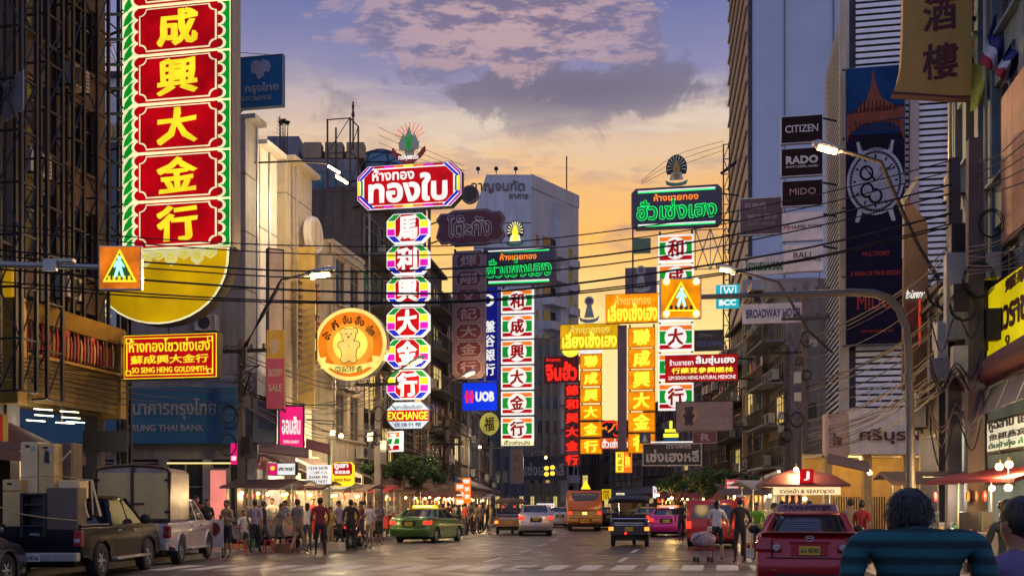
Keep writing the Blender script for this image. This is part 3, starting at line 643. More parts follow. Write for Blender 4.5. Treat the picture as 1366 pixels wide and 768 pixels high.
# ---------------- tall pale tower (right)
tw = thing('tower_block', 'tall blank blue-white tower rising out of the frame behind the watch signs', 'tower', G(1000, 122), 0.0)
wt = 115/F*122; u2 = Vector((0.115, 1, 0)).normalized(); Ht = 74.0
c = [(0, 0), (wt+7, -1.6), (wt+7+u2.x*24, 22), (u2.x*24, 24)]
part(tw, 'tower', MB().loft([[(a, b, 0) for a, b in c], [(a, b, Ht) for a, b in c]]), M_TOWER)
part(tw, 'corner_fin', MB().box(-0.1, 0.25, -0.2, 0.2, 0, Ht), M_DKW)
for t in (3.9, 9.4): part(tw, 'panel_joint', MB().box(t, t+0.09, -0.2-t*0.094, -0.02-t*0.094+0.1, 0, Ht), M_GREYW)
M_TSIDE = mat('streaked_brown_side', (0.26, 0.18, 0.13, 1), 0.8, streak=0.4)  # streaked side face, browner and darker than the tower front
n_ = Vector((-u2.y, u2.x, 0))
for k_ in range(24):                                    # slanting fins down the street-side face
    z = 6+k_*2.9; part(tw, 'side_fin', MB().tube([u2*23.5+n_*0.35+Vector((0, 0, z-1.4)), u2*0.5+n_*0.35+Vector((0, 0, z+1.6))], 0.14, 4), M_CREAM)
part(tw, 'side_wall', MB().loft([[(a.x, a.y, z) for a in (n_*0.02, n_*0.2, n_*0.2+u2*24, n_*0.02+u2*24)] for z in (0, Ht-0.2)]), M_TSIDE)
part(tw, 'side_bracket', MB().tube([n_*0.2+u2*14+Vector((0, 0, 46)), n_*2.2+u2*14+Vector((0, 0, 44.5))], 0.2, 4), M_STEEL)
part(tw, 'lower_block', MB().box(3.0, 14, -5, -2.0, 0, 20), M_GREYW)
# ---------------- louvred building with the billboard
lb = thing('louvred_building', 'tall building wrapped in white horizontal louvres behind the watch billboard', 'building', G(1124, 49), SA); kz = 49/F
HL = 1.55+(HY+12)*kz; WL = 5.9; DL = 9.5
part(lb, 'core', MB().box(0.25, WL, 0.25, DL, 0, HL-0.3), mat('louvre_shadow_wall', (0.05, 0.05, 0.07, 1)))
zb = 5.4; n = int((HL-zb)/0.29)
for i in range(n): put('louvre', shared('lf', lambda: MB().rbox((WL/2+0.3, 0, 0), (WL-0.6, 0.04, 0.19), rx=-0.15).mesh('louvre')), M_SLAT, lb, (0, 0.12, zb+i*0.29))
for i in range(n): put('side_louvre', shared('ls', lambda: MB().rbox((0, DL/2, 0), (0.04, DL, 0.17), ry=0.35).mesh('side_louvre')), M_SLAT, lb, (0.1, 0, zb+i*0.29))
part(lb, 'corner_pillar', MB().box(-0.15, 0.28, -0.12, 0.2, 0, HL-0.1), M_CREAM); part(lb, 'mid_pillar', MB().box(2.95, 3.35, -0.2, 0.1, 4, HL-3.0), M_PINKW); part(lb, 'roof_rail', MB().tube([(0, 0, HL), (WL, 0, HL)], 0.05, 4), M_SLAT)
part(lb, 'right_pillar', MB().box(4.75, 5.5, -0.25, 0.2, 0, HL-4.4), M_TANW)
for i in range(4): part(lb, 'pillar_rib', MB().box(4.8+i*0.18, 4.88+i*0.18, -0.3, -0.25, 0, HL-4.5), M_GOLD)
mb = MB(); mb.tube([(0.6, -0.5, 7.0), (3.2, -0.5, 7.0)], 0.05, 4); [mb.tube([(0.6+i*0.5, -0.5, 6.3), (0.6+i*0.5, -0.5, 7.0)], 0.03, 4) for i in range(6)]; part(lb, 'balcony_rail', mb, M_WHITE)
# billboard
bb = Sign('billboard', 'huge dark watch billboard with red iron tower picture on the louvred building', 'billboard', (1127, 90, 1207, 460), 48.2, 0.2)
bb.body(M_FRAME); M_BBN = mat('billboard_navy', (0.014, 0.011, 0.03, 1), 0.9, var=0.3, bump=0, spec=0.1); M_BBB = mat('billboard_blue', (0.012, 0.05, 0.15, 1), 0.9, var=0.6, scale=0.3, bump=0, spec=0.1)
bb.rect_('print', (1128, 91, 1206, 459), M_BBN, 1); bb.rect_('sky_print', (1128, 91, 1206, 180), M_BBB, 2)
M_BBR = mat('print_brick_red', (0.22, 0.07, 0.045, 1), 0.9, bump=0, spec=0.1); M_BBD = mat('print_dark_red', (0.08, 0.02, 0.02, 1), 0.9, bump=0, spec=0.1); M_BBW = mat('print_silver', (0.42, 0.42, 0.5, 1), 0.9, bump=0, spec=0.1); M_BBK = mat('print_black', (0.012, 0.012, 0.018, 1), 0.9, bump=0, spec=0.1)
bb.poly('tower_print', [(1163, 97), (1165, 97), (1169, 118), (1176, 133), (1190, 142), (1196, 150), (1140, 150), (1146, 142), (1156, 133), (1161, 118)], M_BBR, 3)
bb.poly('tower_print', [(1129, 152), (1205, 146), (1205, 160), (1180, 163), (1129, 168)], M_BBR, 3)
for i in range(15): bb.rect_('arcade_print', (1131+i*5, 147.5-i*0.35, 1133.5+i*5, 152-i*0.35), M_BBD, 4)
for i in range(7): bb.rect_('lattice_print', (1147+i*5.2, 136+abs(3-i)*0, 1148.2+i*5.2, 150), M_BBD, 4)
bb.poly('arch_print', [(1129, 190), (1133, 178), (1148, 167), (1168, 164), (1188, 166), (1200, 175), (1205, 190), (1205, 162), (1129, 168)], M_BBR, 3)
bb.disc('watch_rim', 1167, 243, 38, M_BBW, 3, 32, 1.18); bb.disc('watch_bezel', 1167, 243, 34.5, M_BBK, 4, 32, 1.18); bb.disc('watch_dial', 1167, 243, 31.5, mat('print_dial', (0.34, 0.35, 0.42, 1), 0.9, bump=0, spec=0.1), 5, 32, 1.18)
for cx_, cy_ in ((1155, 232), (1167, 263), (1156, 255)): bb.disc('subdial', cx_, cy_, 9.5, M_BBK, 6, 18, 1.1); bb.disc('subdial', cx_, cy_, 6.5, MC['print_dial'], 7, 18, 1.1)
for i in range(12):
    a = math.radians(i*30); x, y = 1167+26*math.cos(a), 243+30*math.sin(a); x2, y2 = 1167+30*math.cos(a), 243+35.5*math.sin(a); nx_, ny_ = -math.sin(a)*1.1, math.cos(a)*1.1
    bb.poly('hour_mark', [(x-nx_, y-ny_), (x2-nx_, y2-ny_), (x2+nx_, y2+ny_), (x+nx_, y+ny_)], M_BBK, 6)
bb.poly('watch_hand', [(1166, 244), (1168, 243), (1190, 222), (1189, 221)], M_BBK, 8); bb.poly('watch_hand', [(1166, 244), (1168, 242), (1152, 222), (1151, 223)], M_BBK, 8)
for sx in (-1, 1):
    bb.poly('lug', [(1167+sx*16, 280), (1167+sx*22, 276), (1167+sx*27, 296), (1167+sx*22, 297)], M_BBW, 3); bb.poly('lug', [(1167+sx*16, 205), (1167+sx*22, 209), (1167+sx*25, 190), (1167+sx*20, 189)], M_BBW, 3)
for i in range(60):
    a = math.radians(i*6); bb.poly('minute_mark', [(1167+q*math.cos(a+o), 243+q*1.18*math.sin(a+o)) for q, o in ((32.0, -.008), (33.8, -.008), (33.8, .008), (32.0, .008))], M_BBW, 8)
for cx_, cy_ in ((1155, 232), (1167, 263), (1156, 255)):
    bb.poly('subdial_hand', [(cx_-.5, cy_), (cx_+.5, cy_), (cx_+4, cy_-6), (cx_+3.4, cy_-6.4)], M_BBW, 9)
bb.poly('strap_print', [(1145, 186), (1189, 186), (1186, 202), (1148, 202)], M_BBK, 3); bb.text('CHRONO', (1172, 226, 1188, 230), M_BBK, 0.01, 9)
for i in range(12): bb.poly('lattice_print', [(1134+i*5.6, 162-abs(6-i)*0.2), (1135+i*5.6, 162), (1139+i*5.6, 176+abs(5.5-i)*1.6), (1138+i*5.6, 176+abs(5.5-i)*1.6)] if 0 < i < 12 else [(1134, 170), (1135, 170), (1136, 186), (1134, 186)], M_BBD, 5)
bb.poly('crown', [(1204, 238), (1206, 238), (1206, 248), (1204, 248)], M_BBW, 3)
M_BBT = mat('print_red_text', (0.36, 0.05, 0.04, 1), 0.4, bump=0, spec=0.1)
bb.text('MIDO', (1143, 393, 1190, 413), M_BBT, 0.02); bb.text('MULTIFORT', (1150, 336, 1186, 342), M_BBT, 0.01); bb.text('A MARK OF TRUE DESIGN', (1134, 362, 1200, 368), M_BBT, 0.01); bb.text('SWISS WATCHES SINCE 1918', (1148, 440, 1190, 444), M_BBT, 0.01)
for i in range(5): part(bb.root, 'fixing_strap', MB().box(-bb.w/2-0.12, bb.w/2+0.12, -0.02, 0.12, i*bb.h/4-0.03, i*bb.h/4+0.03), M_STEEL)
# restaurant front below it
rf = thing('restaurant', 'low building with pale fascia of dark Thai letters over a yellow-lit front', 'restaurant', G(1100, 41)); k = 41/F; Wr = 168*k
def zr(y): return 1.55+(HY-y)*k
part(rf, 'fascia', MB().box(0.9, Wr, -0.3, 0.2, zr(606), zr(545)), M_WHITE, bevel=0.03); part(rf, 'side_fascia', MB().box(0, 0.88, -0.1, 0.3, zr(610), zr(552)), M_PINKW)
letter(rf, 'ศรีบุรพา', 2.7, 0.62, 2.6, zr(582), -0.33, mat('maroon_letter', (0.10, 0.03, 0.03, 1), 0.4), 0.015, 0.06); letter(rf, 'ร้าน', 0.32, 0.5, 0.45, zr(585), -0.12, MC['maroon_letter'], 0.01, 0.05)
part(rf, 'back_wall', MB().box(0, Wr, 3.0, 3.2, 0, zr(600)), mat('yellow_lit_wall', (0.62, 0.42, 0.14, 1), 0.6)); part(rf, 'ceiling', MB().box(0, Wr, 0.2, 3.0, zr(607), zr(604)), M_CREAM)
for i in range(4): part(rf, 'column', MB().box(i*(Wr-0.3)/3, i*(Wr-0.3)/3+0.3, 0.0, 0.3, 0, zr(607)), mat('ochre_column', (0.5, 0.34, 0.13, 1)))
for i in range(22): part(rf, 'grille_bar', MB().box(0.4+i*0.1, 0.44+i*0.1, 0.5, 0.54, 0.1, 1.9), M_STEEL)
light((Wr*0.3, 1.2, zr(618)), 60, (1, 0.62, 0.22), 0.25, rf); light((Wr*0.75, 1.2, zr(618)), 45, (1, 0.62, 0.22), 0.25, rf)
for tx in (0.32, 0.7): part(rf, 'ceiling_lamp', MB().ball((Wr*tx, 0.5, zr(610)), 0.06, 8), M_BULB)
# ---------------- signs
g = glow
E_RED = g('sign_red', rgb(178, 2, 16), 1.0, 0.2); E_CREAM = g('sign_cream', rgb(250, 238, 185), 1.0); E_YEL = g('sign_yellow', rgb(252, 224, 40), 1.1); E_GRN = g('sign_green', rgb(10, 140, 40), 1.0)
E_WHT = g('sign_white', rgb(255, 250, 240), 0.95); E_BLU = g('sign_blue', rgb(28, 40, 190), 1.0); E_MAG = g('sign_magenta', rgb(214, 20, 180), 1.0); E_ORG = g('sign_orange', rgb(240, 120, 30), 1.0)
E_AMB = g('sign_amber', rgb(250, 140, 0), 1.1, 0.2); E_YBR = g('sign_bright_yellow', rgb(255, 236, 60), 1.3); E_DRED = g('sign_dark_red', rgb(140, 10, 16), 1.0); E_NEON = g('neon_green', rgb(30, 232, 110), 1.6, 0.05)
E_NORG = g('neon_orange', rgb(255, 130, 40), 1.3); E_NRED = g('neon_red', rgb(255, 40, 24), 1.3); E_PALE = g('sign_pale_blue', rgb(200, 225, 245), 1.0); E_PINK = g('sign_pink', rgb(235, 30, 120), 0.9)
E_TEAL = g('sign_teal', rgb(20, 165, 180), 1.0); E_YG = g('sign_yellow_green', rgb(222, 206, 20), 0.85); E_GOLD = g('sign_gold', rgb(226, 172, 8), 0.85, 0.25, 0.7)
M_SLATE = mat('sign_slate', (0.06, 0.06, 0.10, 1), 0.45); M_MAR = mat('sign_maroon', (0.11, 0.022, 0.03, 1), 0.45, var=0.2); M_MARL = mat('sign_dusty_letter', (0.32, 0.24, 0.28, 1), 0.5)
M_MARF = mat('sign_mauve_frame', (0.18, 0.12, 0.15, 1), 0.5); M_BLK = mat('sign_black', (0.02, 0.014, 0.014, 1), 0.35); M_SIL = mat('sign_silver_letter', (0.55, 0.52, 0.52, 1), 0.4)
M_GWHITE = mat('sign_dull_white', (0.66, 0.58, 0.58, 1), 0.5); M_NAVY = mat('sign_navy_letter', (0.03, 0.035, 0.16, 1), 0.5); M_GREENL = mat('sign_green_letter', (0.02, 0.16, 0.05, 1), 0.5)
def stack(name, label, x0, x1, rows, chars, d, draw, arm=None, pillar=True, grp=None):
    """a column of lit boxes, one character each, on a steel post"""
    s = Sign(name, label, 'sign', (x0, rows[0][0], x1, rows[-1][1]), d, 0.3)
    if pillar:
        for px in (x0+2, x1-2): a = s.q(px, 0)[0]; part(s.root, 'post', MB().box(a-0.06, a+0.06, s.t/2+0.002, s.t/2+0.14, -0.3, s.h+0.3), M_STEEL)
    for r, c in zip(rows, chars): draw(s, (x0, r[0], x1, r[1]), c)
    return s
def support(s, side, xt, y, d2=None):
    """steel arms carrying a projecting sign back to the shop row"""
    for yy in (y if isinstance(y, (list, tuple)) else [y]):
        a = s.q(s.rect[0] if side < 0 else s.rect[2], yy); b = (s.q(xt, 0)[0], a[1]+0.5)
        mb = MB(); mb.tube([(a[0], s.t/2+0.1, a[1]), (b[0], s.t/2+0.6, a[1])], 0.05, 4); part(s.root, 'support_arm', mb, M_STEEL)
# 1 tall red goldsmith sign
d = 31.0
s = Sign('shop_sign', 'tallest red sign of huge yellow Chinese characters with green scrollwork edge at left', 'sign', (168, -60, 312, 334), d, 0.5)
part(s.root, 'back_frame', MB().plate([s.q(*p) for p in ((168, 335), (312, 335), (312, -60), (168, -60))], 0.1, 0.25), M_STEEL)
part(s.root, 'side_panel', MB().box(s.w/2, s.w/2+0.05, -0.25, 0.3, 0, s.h), mat('weathered_side', (0.4, 0.34, 0.24, 1), 0.6, streak=0.4))
rows = [(-58, 11), (14, 76), (79, 141), (144, 206), (209, 270), (273, 333)]
for (ya, yb), ch in zip(rows, '蘇成興大金行'):
    s.rect_('light_box', (169, ya, 311, yb), E_CREAM, 1, th=0.3)
    # green leaf scroll on the left edge
    for i in range(4):
        yy = ya+(yb-ya)*(i+0.5)/4; h = (yb-ya)/4
        s.poly('leaf', [(171, yy+h*0.9), (173, yy+h*0.3), (179, yy-h*0.3), (188, yy-h*0.55), (186, yy+h*0.1), (180, yy+h*0.55), (176, yy+h*0.75)], E_GRN, 3)
    s.rect_('green_edge', (296, ya, 311, yb), E_GRN, 2)
    for i in range(4):
        yy = ya+(yb-ya)*(i+0.5)/4; r = (yb-ya)/8
        s.disc('scallop', 299, yy, r*0.98, E_CREAM, 3, 14); s.disc('scallop', 297.5, yy, r*0.74, E_DRED, 4, 12); s.disc('scallop', 191, yy, r*1.1, E_CREAM, 4, 14); s.disc('scallop', 193, yy, r*0.85, E_RED, 5, 12)
    s.rect_('red_field', (192, ya+0.5, 297, yb-0.5), E_RED, 6)
    s.poly('keyline', notch((194, ya+2.5, 296, yb-2.5), 9), E_CREAM, 7); s.poly('red_panel', notch((196, ya+4.3, 294, yb-4.3), 8.5), E_RED, 8)
    w = 27; s.text(ch, (245-w, ya+6, 245+w, yb-7), E_YEL, 0.036, 9)
support(s, -1, 120, (20, 100, 180, 260))
# the golden bowl under it
s = Sign('bowl_sign', 'big glowing golden bowl-shaped sign hanging under the tall red sign', 'sign', (124, 335, 312, 435), 30.8, 0.5)
pts = [(312, 336)]+[(218+94*math.cos(a), 336+99*math.sin(a)**0.85) for a in [math.pi*i/20 for i in range(1, 20)]]+[(124, 336)]
s.body(M_STEEL, pts, 'rim'); ins = lambda f, dy=0: [(218+(x-218)*f, 337+(y-336)*f+dy) for x, y in pts]
s.poly('face', ins(0.98), E_CREAM, 1); s.poly('golden_face', ins(0.95, 1), g('bowl_gold', rgb(216, 168, 6), 0.9, 0.32, 0.45), 2)
for i in range(9):
    x = 150+i*17; s.poly('cloud_scroll', [(x-9, 338), (x+9, 338), (x+8, 346+(i % 2)*6), (x, 351+(i % 2)*8), (x-8, 346+(i % 2)*6)], g('scroll_cream', rgb(226, 214, 140), 0.85), 3); s.disc('cloud_curl', x, 344+(i % 2)*3, 4.5, E_YG, 4, 12); s.disc('cloud_curl', x, 344+(i % 2)*3, 2.6, MC['scroll_cream'], 5, 10)
for i in range(6): s.poly('flame', [(129+i*3, 372+i*9), (141+i*3, 376+i*9), (131+i*4, 380+i*9)], MC['scroll_cream'], 3)
# 2 small red sign
s = Sign('shop_sign', 'small red and yellow goldsmith sign with Thai, Chinese and English lines under the golden bowl', 'sign', (168, 446, 293, 506), 29.5, 0.3)
s.body(M_STEEL); s.rect_('border', (169, 447, 292, 505), E_YEL, 1); s.rect_('red_panel', (170, 448, 291, 504), E_RED, 2); s.frame('keyline', (173, 451, 288, 501), 1.2, E_YEL, 3)
for x in (173, 281):
    for y in (451, 494): s.rect_('corner_key', (x+1, y+1, x+6, y+6), E_RED, 4); s.frame('corner_key', (x, y, x+7, y+7), 1.2, E_YEL, 5)
s.text('ห้างทองโซวเซ่งเฮง', (177, 452, 284, 470), E_YEL, 0.012, 4); s.text('蘇成興大金行', (179, 474, 282, 486), E_YEL, 0.012, 4); s.text('SO SENG HENG GOLDSMITH', (181, 490, 280, 497.5), E_YEL, 0.012, 4)
support(s, -1, 120, (455, 498))
# blue exchange board
s = Sign('exchange_board', 'square blue board with faded bird emblem right of the tall red sign', 'sign', (319, 76, 379, 145), 34, 0.15)
s.body(MC['bank_fascia_blue']); s.rect_('face', (320, 77, 378, 144), mat('exchange_blue', (0.015, 0.14, 0.34, 1), 0.4, var=0.1), 1); s.frame('edge', (319, 76, 379, 145), 1, M_GALV, 2)
s.poly('bird_emblem', [(336, 90), (339, 83), (346, 82), (349, 85), (353, 81), (360, 84), (363, 91), (360, 99), (355, 97), (353, 104), (347, 108), (344, 104), (342, 98), (338, 100)], M_FADE, 2)
s.text('กรุงไทย', (328, 112, 373, 127), M_FADE, 0.03); s.text('EXCHANGE', (324, 129, 364, 135), M_FADE, 0.01); support(s, -1, 300, (78, 143))
part(s.root, 'stay_wire', MB().tube([(s.w/2, 0.1, s.h), (-s.w/2-0.7, 0.1, s.h+0.35)], 0.012, 3), M_STEEL)
# 3 white-on-red octagonal header and octagon stack
def striped_oct(s, r, c, ch=None):
    x0, y0, x1, y1 = r
    s.body(M_STEEL, cut((x0-0.5, y0-0.5, x1+0.5, y1+0.5), c+0.3)) if ch is None else s.poly('light_box', cut((x0-0.6, y0-0.6, x1+0.6, y1+0.6), c+0.3), E_WHT, 1, th=0.3)
d = 52
s = Sign('shop_sign', 'wide red sign with rainbow cut corners and big white Thai lettering', 'sign', (477, 220, 617, 280), d, 0.4)
s.body(M_STEEL, cut(s.rect, 14)); s.poly('white_edge', cut((478, 221, 616, 279), 14), E_WHT, 1); 
cols = [E_MAG, E_BLU, E_WHT]
s.poly('corner_band', cut((478.6, 221.6, 615.4, 278.4), 13.7), g('sign_purple', rgb(170, 30, 160), 1.0), 2); s.poly('corner_line', cut((481, 221.7, 613, 278.3), 15), E_WHT, 3)
s.poly('corner_band', cut((481, 221.9, 613, 278.1), 16.5), E_BLU, 4); s.poly('corner_line', cut((481, 222, 613, 278), 21), E_WHT, 5)
for xa, xb in ((479.5, 482.5), (611.5, 614.5)): s.rect_('side_bar', (xa, 240, xb, 260), E_YEL, 6)
for xa, xb in ((483.5, 486), (608, 610.5)): s.rect_('side_bar', (xa, 240, xb, 260), E_GRN, 6)
for y in (222, 275):
    for i, m_ in enumerate((E_RED, E_MAG, E_ORG, E_YEL, E_ORG, E_MAG, E_RED)): s.rect_('edge_bar', (501+i*13.1, y, 501+(i+1)*13.1, y+3), m_, 6)
s.poly('red_panel', cut((488, 227, 606, 274), 10), E_RED, 7); s.text('ห้างทอง', (499, 226, 555, 242), E_WHT, 0.03, 8); s.text('ทองใบ', (494, 234, 599, 272), E_WHT, 0.042, 9)
support(s, -1, 455, (232, 268))
def octbox(s, r, ch):
    x0, y0, x1, y1 = r; c = 9
    s.poly('light_box', cut(r, c), E_WHT, 1, th=0.35)
    a = (x0+1, y0+1, x1-1, y1-1); h = (y1-y0)
    s.poly('green_corners', [(x0+c+1, y0+1), (x1-c-1, y0+1), (x1-1.5, y0+c), (x0+1.5, y0+c)], E_GRN, 2)
    s.poly('blue_corners', [(x0+1.5, y1-c), (x1-1.5, y1-c), (x1-c-1, y1-1), (x0+c+1, y1-1)], E_BLU, 2)
    s.rect_('yellow_block', (x0+1, y0+c+1, x1-1, y0+h*0.5-0.5), E_YEL, 2); s.rect_('magenta_block', (x0+1, y0+h*0.5+0.7, x1-1, y1-c-1), E_MAG, 2)
    s.poly('panel_edge', cut((x0+11.3, y0+0.6, x1-11.3, y1-0.6), 8), E_WHT, 4); s.poly('red_panel', cut((x0+12.3, y0+1.4, x1-12.3, y1-1.4), 7.6), E_RED, 5)
    s.text(ch, (x0+14.5, y0+3, x1-14.5, y1-3), E_WHT, 0.05, 6)
rows = [(286+i*41.6, 324.5+i*41.6) for i in range(6)]
stack('stacked_sign', 'column of six rainbow-cornered octagon boxes with white Chinese characters on red', 517, 573, rows, '馬利興大金行', d, octbox)
s = Sign('exchange_sign', 'octagonal lit exchange sign with yellow lettering on a red band below the octagon column', 'sign', (517, 536, 574, 572), d, 0.35)
s.body(M_STEEL, cut(s.rect, 10)); s.poly('face', cut((517.6, 536.6, 573.4, 571.4), 10), E_PALE, 1); s.poly('red_band', [(517.8, 562), (573.2, 562), (573.2, 547), (517.8, 547)], E_RED, 2)
s.text('EXCHANGE', (519, 549, 572, 560), E_YBR, 0.03); s.text('แลกเปลี่ยนเงินตรา', (527, 539, 565, 545.5), M_BLK, 0.01); s.text('找換外幣', (527, 563.5, 564, 570), M_BLK, 0.01)
# leaf emblem on top of the header
s = Sign('roof_emblem', 'pointed leaf emblem with red ribbon banner on top of the wide red sign', 'emblem', (524, 165, 569, 219), d, 0.12)
M_EM = mat('emblem_silver', (0.35, 0.42, 0.36, 1), 0.4, 0.2); s.poly('spire', [(541, 208), (551, 208), (553, 190), (546, 169), (539, 190)], M_EM, 1)
for i in range(4): s.poly('petal', [(546, 204), (533+i*1.5, 200-i*1), (532+i*2, 189-i*4), (539+i, 193-i*3)], M_EM, 2+i); s.poly('petal', [(546, 204), (559-i*1.5, 200-i), (560-i*2, 189-i*4), (553-i, 193-i*3)], M_EM, 2+i)
for i in range(5): s.poly('green_vein', [(545.4, 202), (546.6, 202), (539+i*3.6, 184-i*(4-i)), (538.4+i*3.6, 184-i*(4-i))], E_GRN, 7)
s.poly('ribbon', [(530+i*4, 204+9*math.sin(math.pi*i/8)) for i in range(9)]+[(562-i*4, 212+9*math.sin(math.pi*(8-i)/8)) for i in range(9)], mat('ribbon_red', (0.3, 0.03, 0.03, 1), 0.5), 6)
for sx in (-1, 1): s.poly('ribbon_tail', [(546+sx*16, 213), (546+sx*23, 204), (546+sx*22, 197), (546+sx*18, 200), (546+sx*14, 206)], MC['ribbon_red'], 5)
s.text('ทรงคุณธรรม', (533, 209, 559, 216), E_WHT, 0.02, 7); part(s.root, 'stem', MB().box(-0.2, -0.12, 0, 0.08, -0.1, 0.8), M_STEEL); part(s.root, 'stem', MB().box(0.12, 0.2, 0, 0.08, -0.1, 0.8), M_STEEL)
for i in range(9):
    a = math.radians(20+i*17.5); q0 = s.q(546+9*math.cos(a), 186-10*math.sin(a)); q1 = s.q(546+21*math.cos(a), 184-22*math.sin(a)); part(s.root, 'neon_ray', MB().tube([(q0[0], 0.1, q0[1]), (q1[0], 0.1, q1[1])], 0.022, 4), g('dim_neon', rgb(240, 110, 70), 0.9))
# round bear sign
s = Sign('round_sign', 'round amber sign with a bear mascot and ribbon, glowing beside the octagon column', 'sign', (421, 412, 518, 508), 46, 0.4)
cx, cy = 469.5, 460
s.disc('cabinet', cx, cy, 48.5, M_GALV, 0, 40, th=0.4); s.disc('rim', cx, cy, 48, g('round_rim', rgb(250, 214, 120), 1.0), 1, 40); s.disc('face', cx, cy, 43, g('round_orange', rgb(216, 116, 20), 1.0, 0.25, 0.8), 2, 40); s.disc('warm_zone', cx, cy+2, 31, g('round_warm', rgb(234, 152, 46), 1.0, 0.15), 2.5, 32); s.disc('halo', cx, cy, 23, g('halo', rgb(252, 222, 96), 1.05), 3, 28)
E_BEAR = g('bear_tan', rgb(240, 206, 110), 0.9); E_LINE = mat('dark_outline', (0.14, 0.06, 0.01, 1), 0.5)
def fig(s, cx, cy, k, ma, mo, L0=4):
    for nm, pts, f in (('ear', [(-8, -17, 4), (8, -17, 4)], 0), ('head', [(0, -11, 9.5)], 0), ('body', [(0, 6, 11.5), (0, 14, 10)], 0), ('leg', [(-6, 22, 5), (6, 22, 5)], 0), ('arm', [(-10, 2, 5), (10, 2, 5)], 0)):
        for (x, y, r) in pts: s.disc(nm+'_outline', cx+x*k, cy+y*k, (r+1)*k, mo, L0, 14); s.disc(nm, cx+x*k, cy+y*k, r*k, ma, L0+1, 14)
    for x, y, r in ((-3.5, -13, 1), (3.5, -13, 1), (0, -9, 1.5), (0, 4, 1.2)): s.disc('feature', cx+x*k, cy+y*k, r*k, mo, L0+2, 8)
    s.disc('paws', cx, cy+2*k, 4*k, ma, L0+2, 10)
fig(s, 468, 459, 0.95, E_BEAR, E_LINE)
for ch, an in zip(('อะ', 'กี่', 'จั่น', 'อึ้ง', 'เอี้ยง'), (158, 128, 97, 66, 32)):
    a = math.radians(an); x, y = cx+33*math.cos(a), cy-33*math.sin(a); w = 4.2 if len(ch) < 4 else 6; s.text(ch, (x-w, y-6, x+w, y+6), M_BLK, 0.02, 4, rot=-(a-math.pi/2)*0.8 if True else 0)
s.poly('ribbon', [(430, 478), (438, 476), (437, 484), (452, 487), (468, 490), (486, 487), (500, 484), (499, 476), (510, 478), (505, 485), (508, 492), (494, 491), (484, 496), (468, 499), (452, 496), (444, 491), (430, 492), (434, 485)], g('ribbon_cream', rgb(252, 226, 120), 1.0), 7)
s.text('亞記珍香', (450, 489, 487, 497), E_LINE, 0.01, 8); support(s, -1, 402, (440, 480))
# 4 maroon Thai board and vertical
s = Sign('shop_sign', 'unlit maroon board with scrolled ends and outlined Thai letters', 'sign', (582, 280, 674, 328), 65, 0.3)
pt = [(586, 300), (582, 292), (588, 284), (598, 284), (606, 280), (650, 280), (658, 284), (668, 284), (674, 292), (670, 304), (674, 316), (668, 324), (658, 324), (650, 328), (606, 328), (598, 324), (588, 324), (582, 316)][::-1]
s.body(M_MARF, pt); s.poly('maroon_panel', [(628+(x-628)*0.93, 304+(y-304)*0.86) for x, y in pt], M_MAR, 1); s.text('โต๊ะกัง', (597, 287, 657, 317), M_SIL, 0.05, 2); s.text('โต๊ะกัง', (597.8, 287.8, 656.2, 316.2), M_MAR, 0.005, 3)
support(s, -1, 570, (292, 318))
s = Sign('round_board', 'dull round board with a paler rim at the right end of the wide red sign', 'sign', (613, 247, 640, 273), 60, 0.3); s.disc('disc', 627, 260, 12, M_MARF, 1, 20, th=0.3); s.disc('face', 627, 260, 10, M_DKW, 2, 20)
def marbox(s, r, ch):
    x0, y0, x1, y1 = r; s.poly('keyline', notch((x0+5, y0+1, x1-5, y1-1), 4), M_MARL, 2); s.poly('panel', notch((x0+6, y0+2, x1-6, y1-2), 4), M_MAR, 3); s.text(ch, (x0+11, y0+4, x1-11, y1-4), M_MARL, 0.02, 4)
rows = [(337+i*23.6, 360+i*23.6) for i in range(7)]
s = stack('vertical_sign', 'unlit maroon vertical sign of seven Chinese characters in a mauve frame', 604, 648, rows, '煇剛文記大金行', 65, marbox); part(s.root, 'board', MB().plate([s.q(*p) for p in cut((604, 335, 648, 505), 6)], -s.t/2, s.t/2), M_MARF)
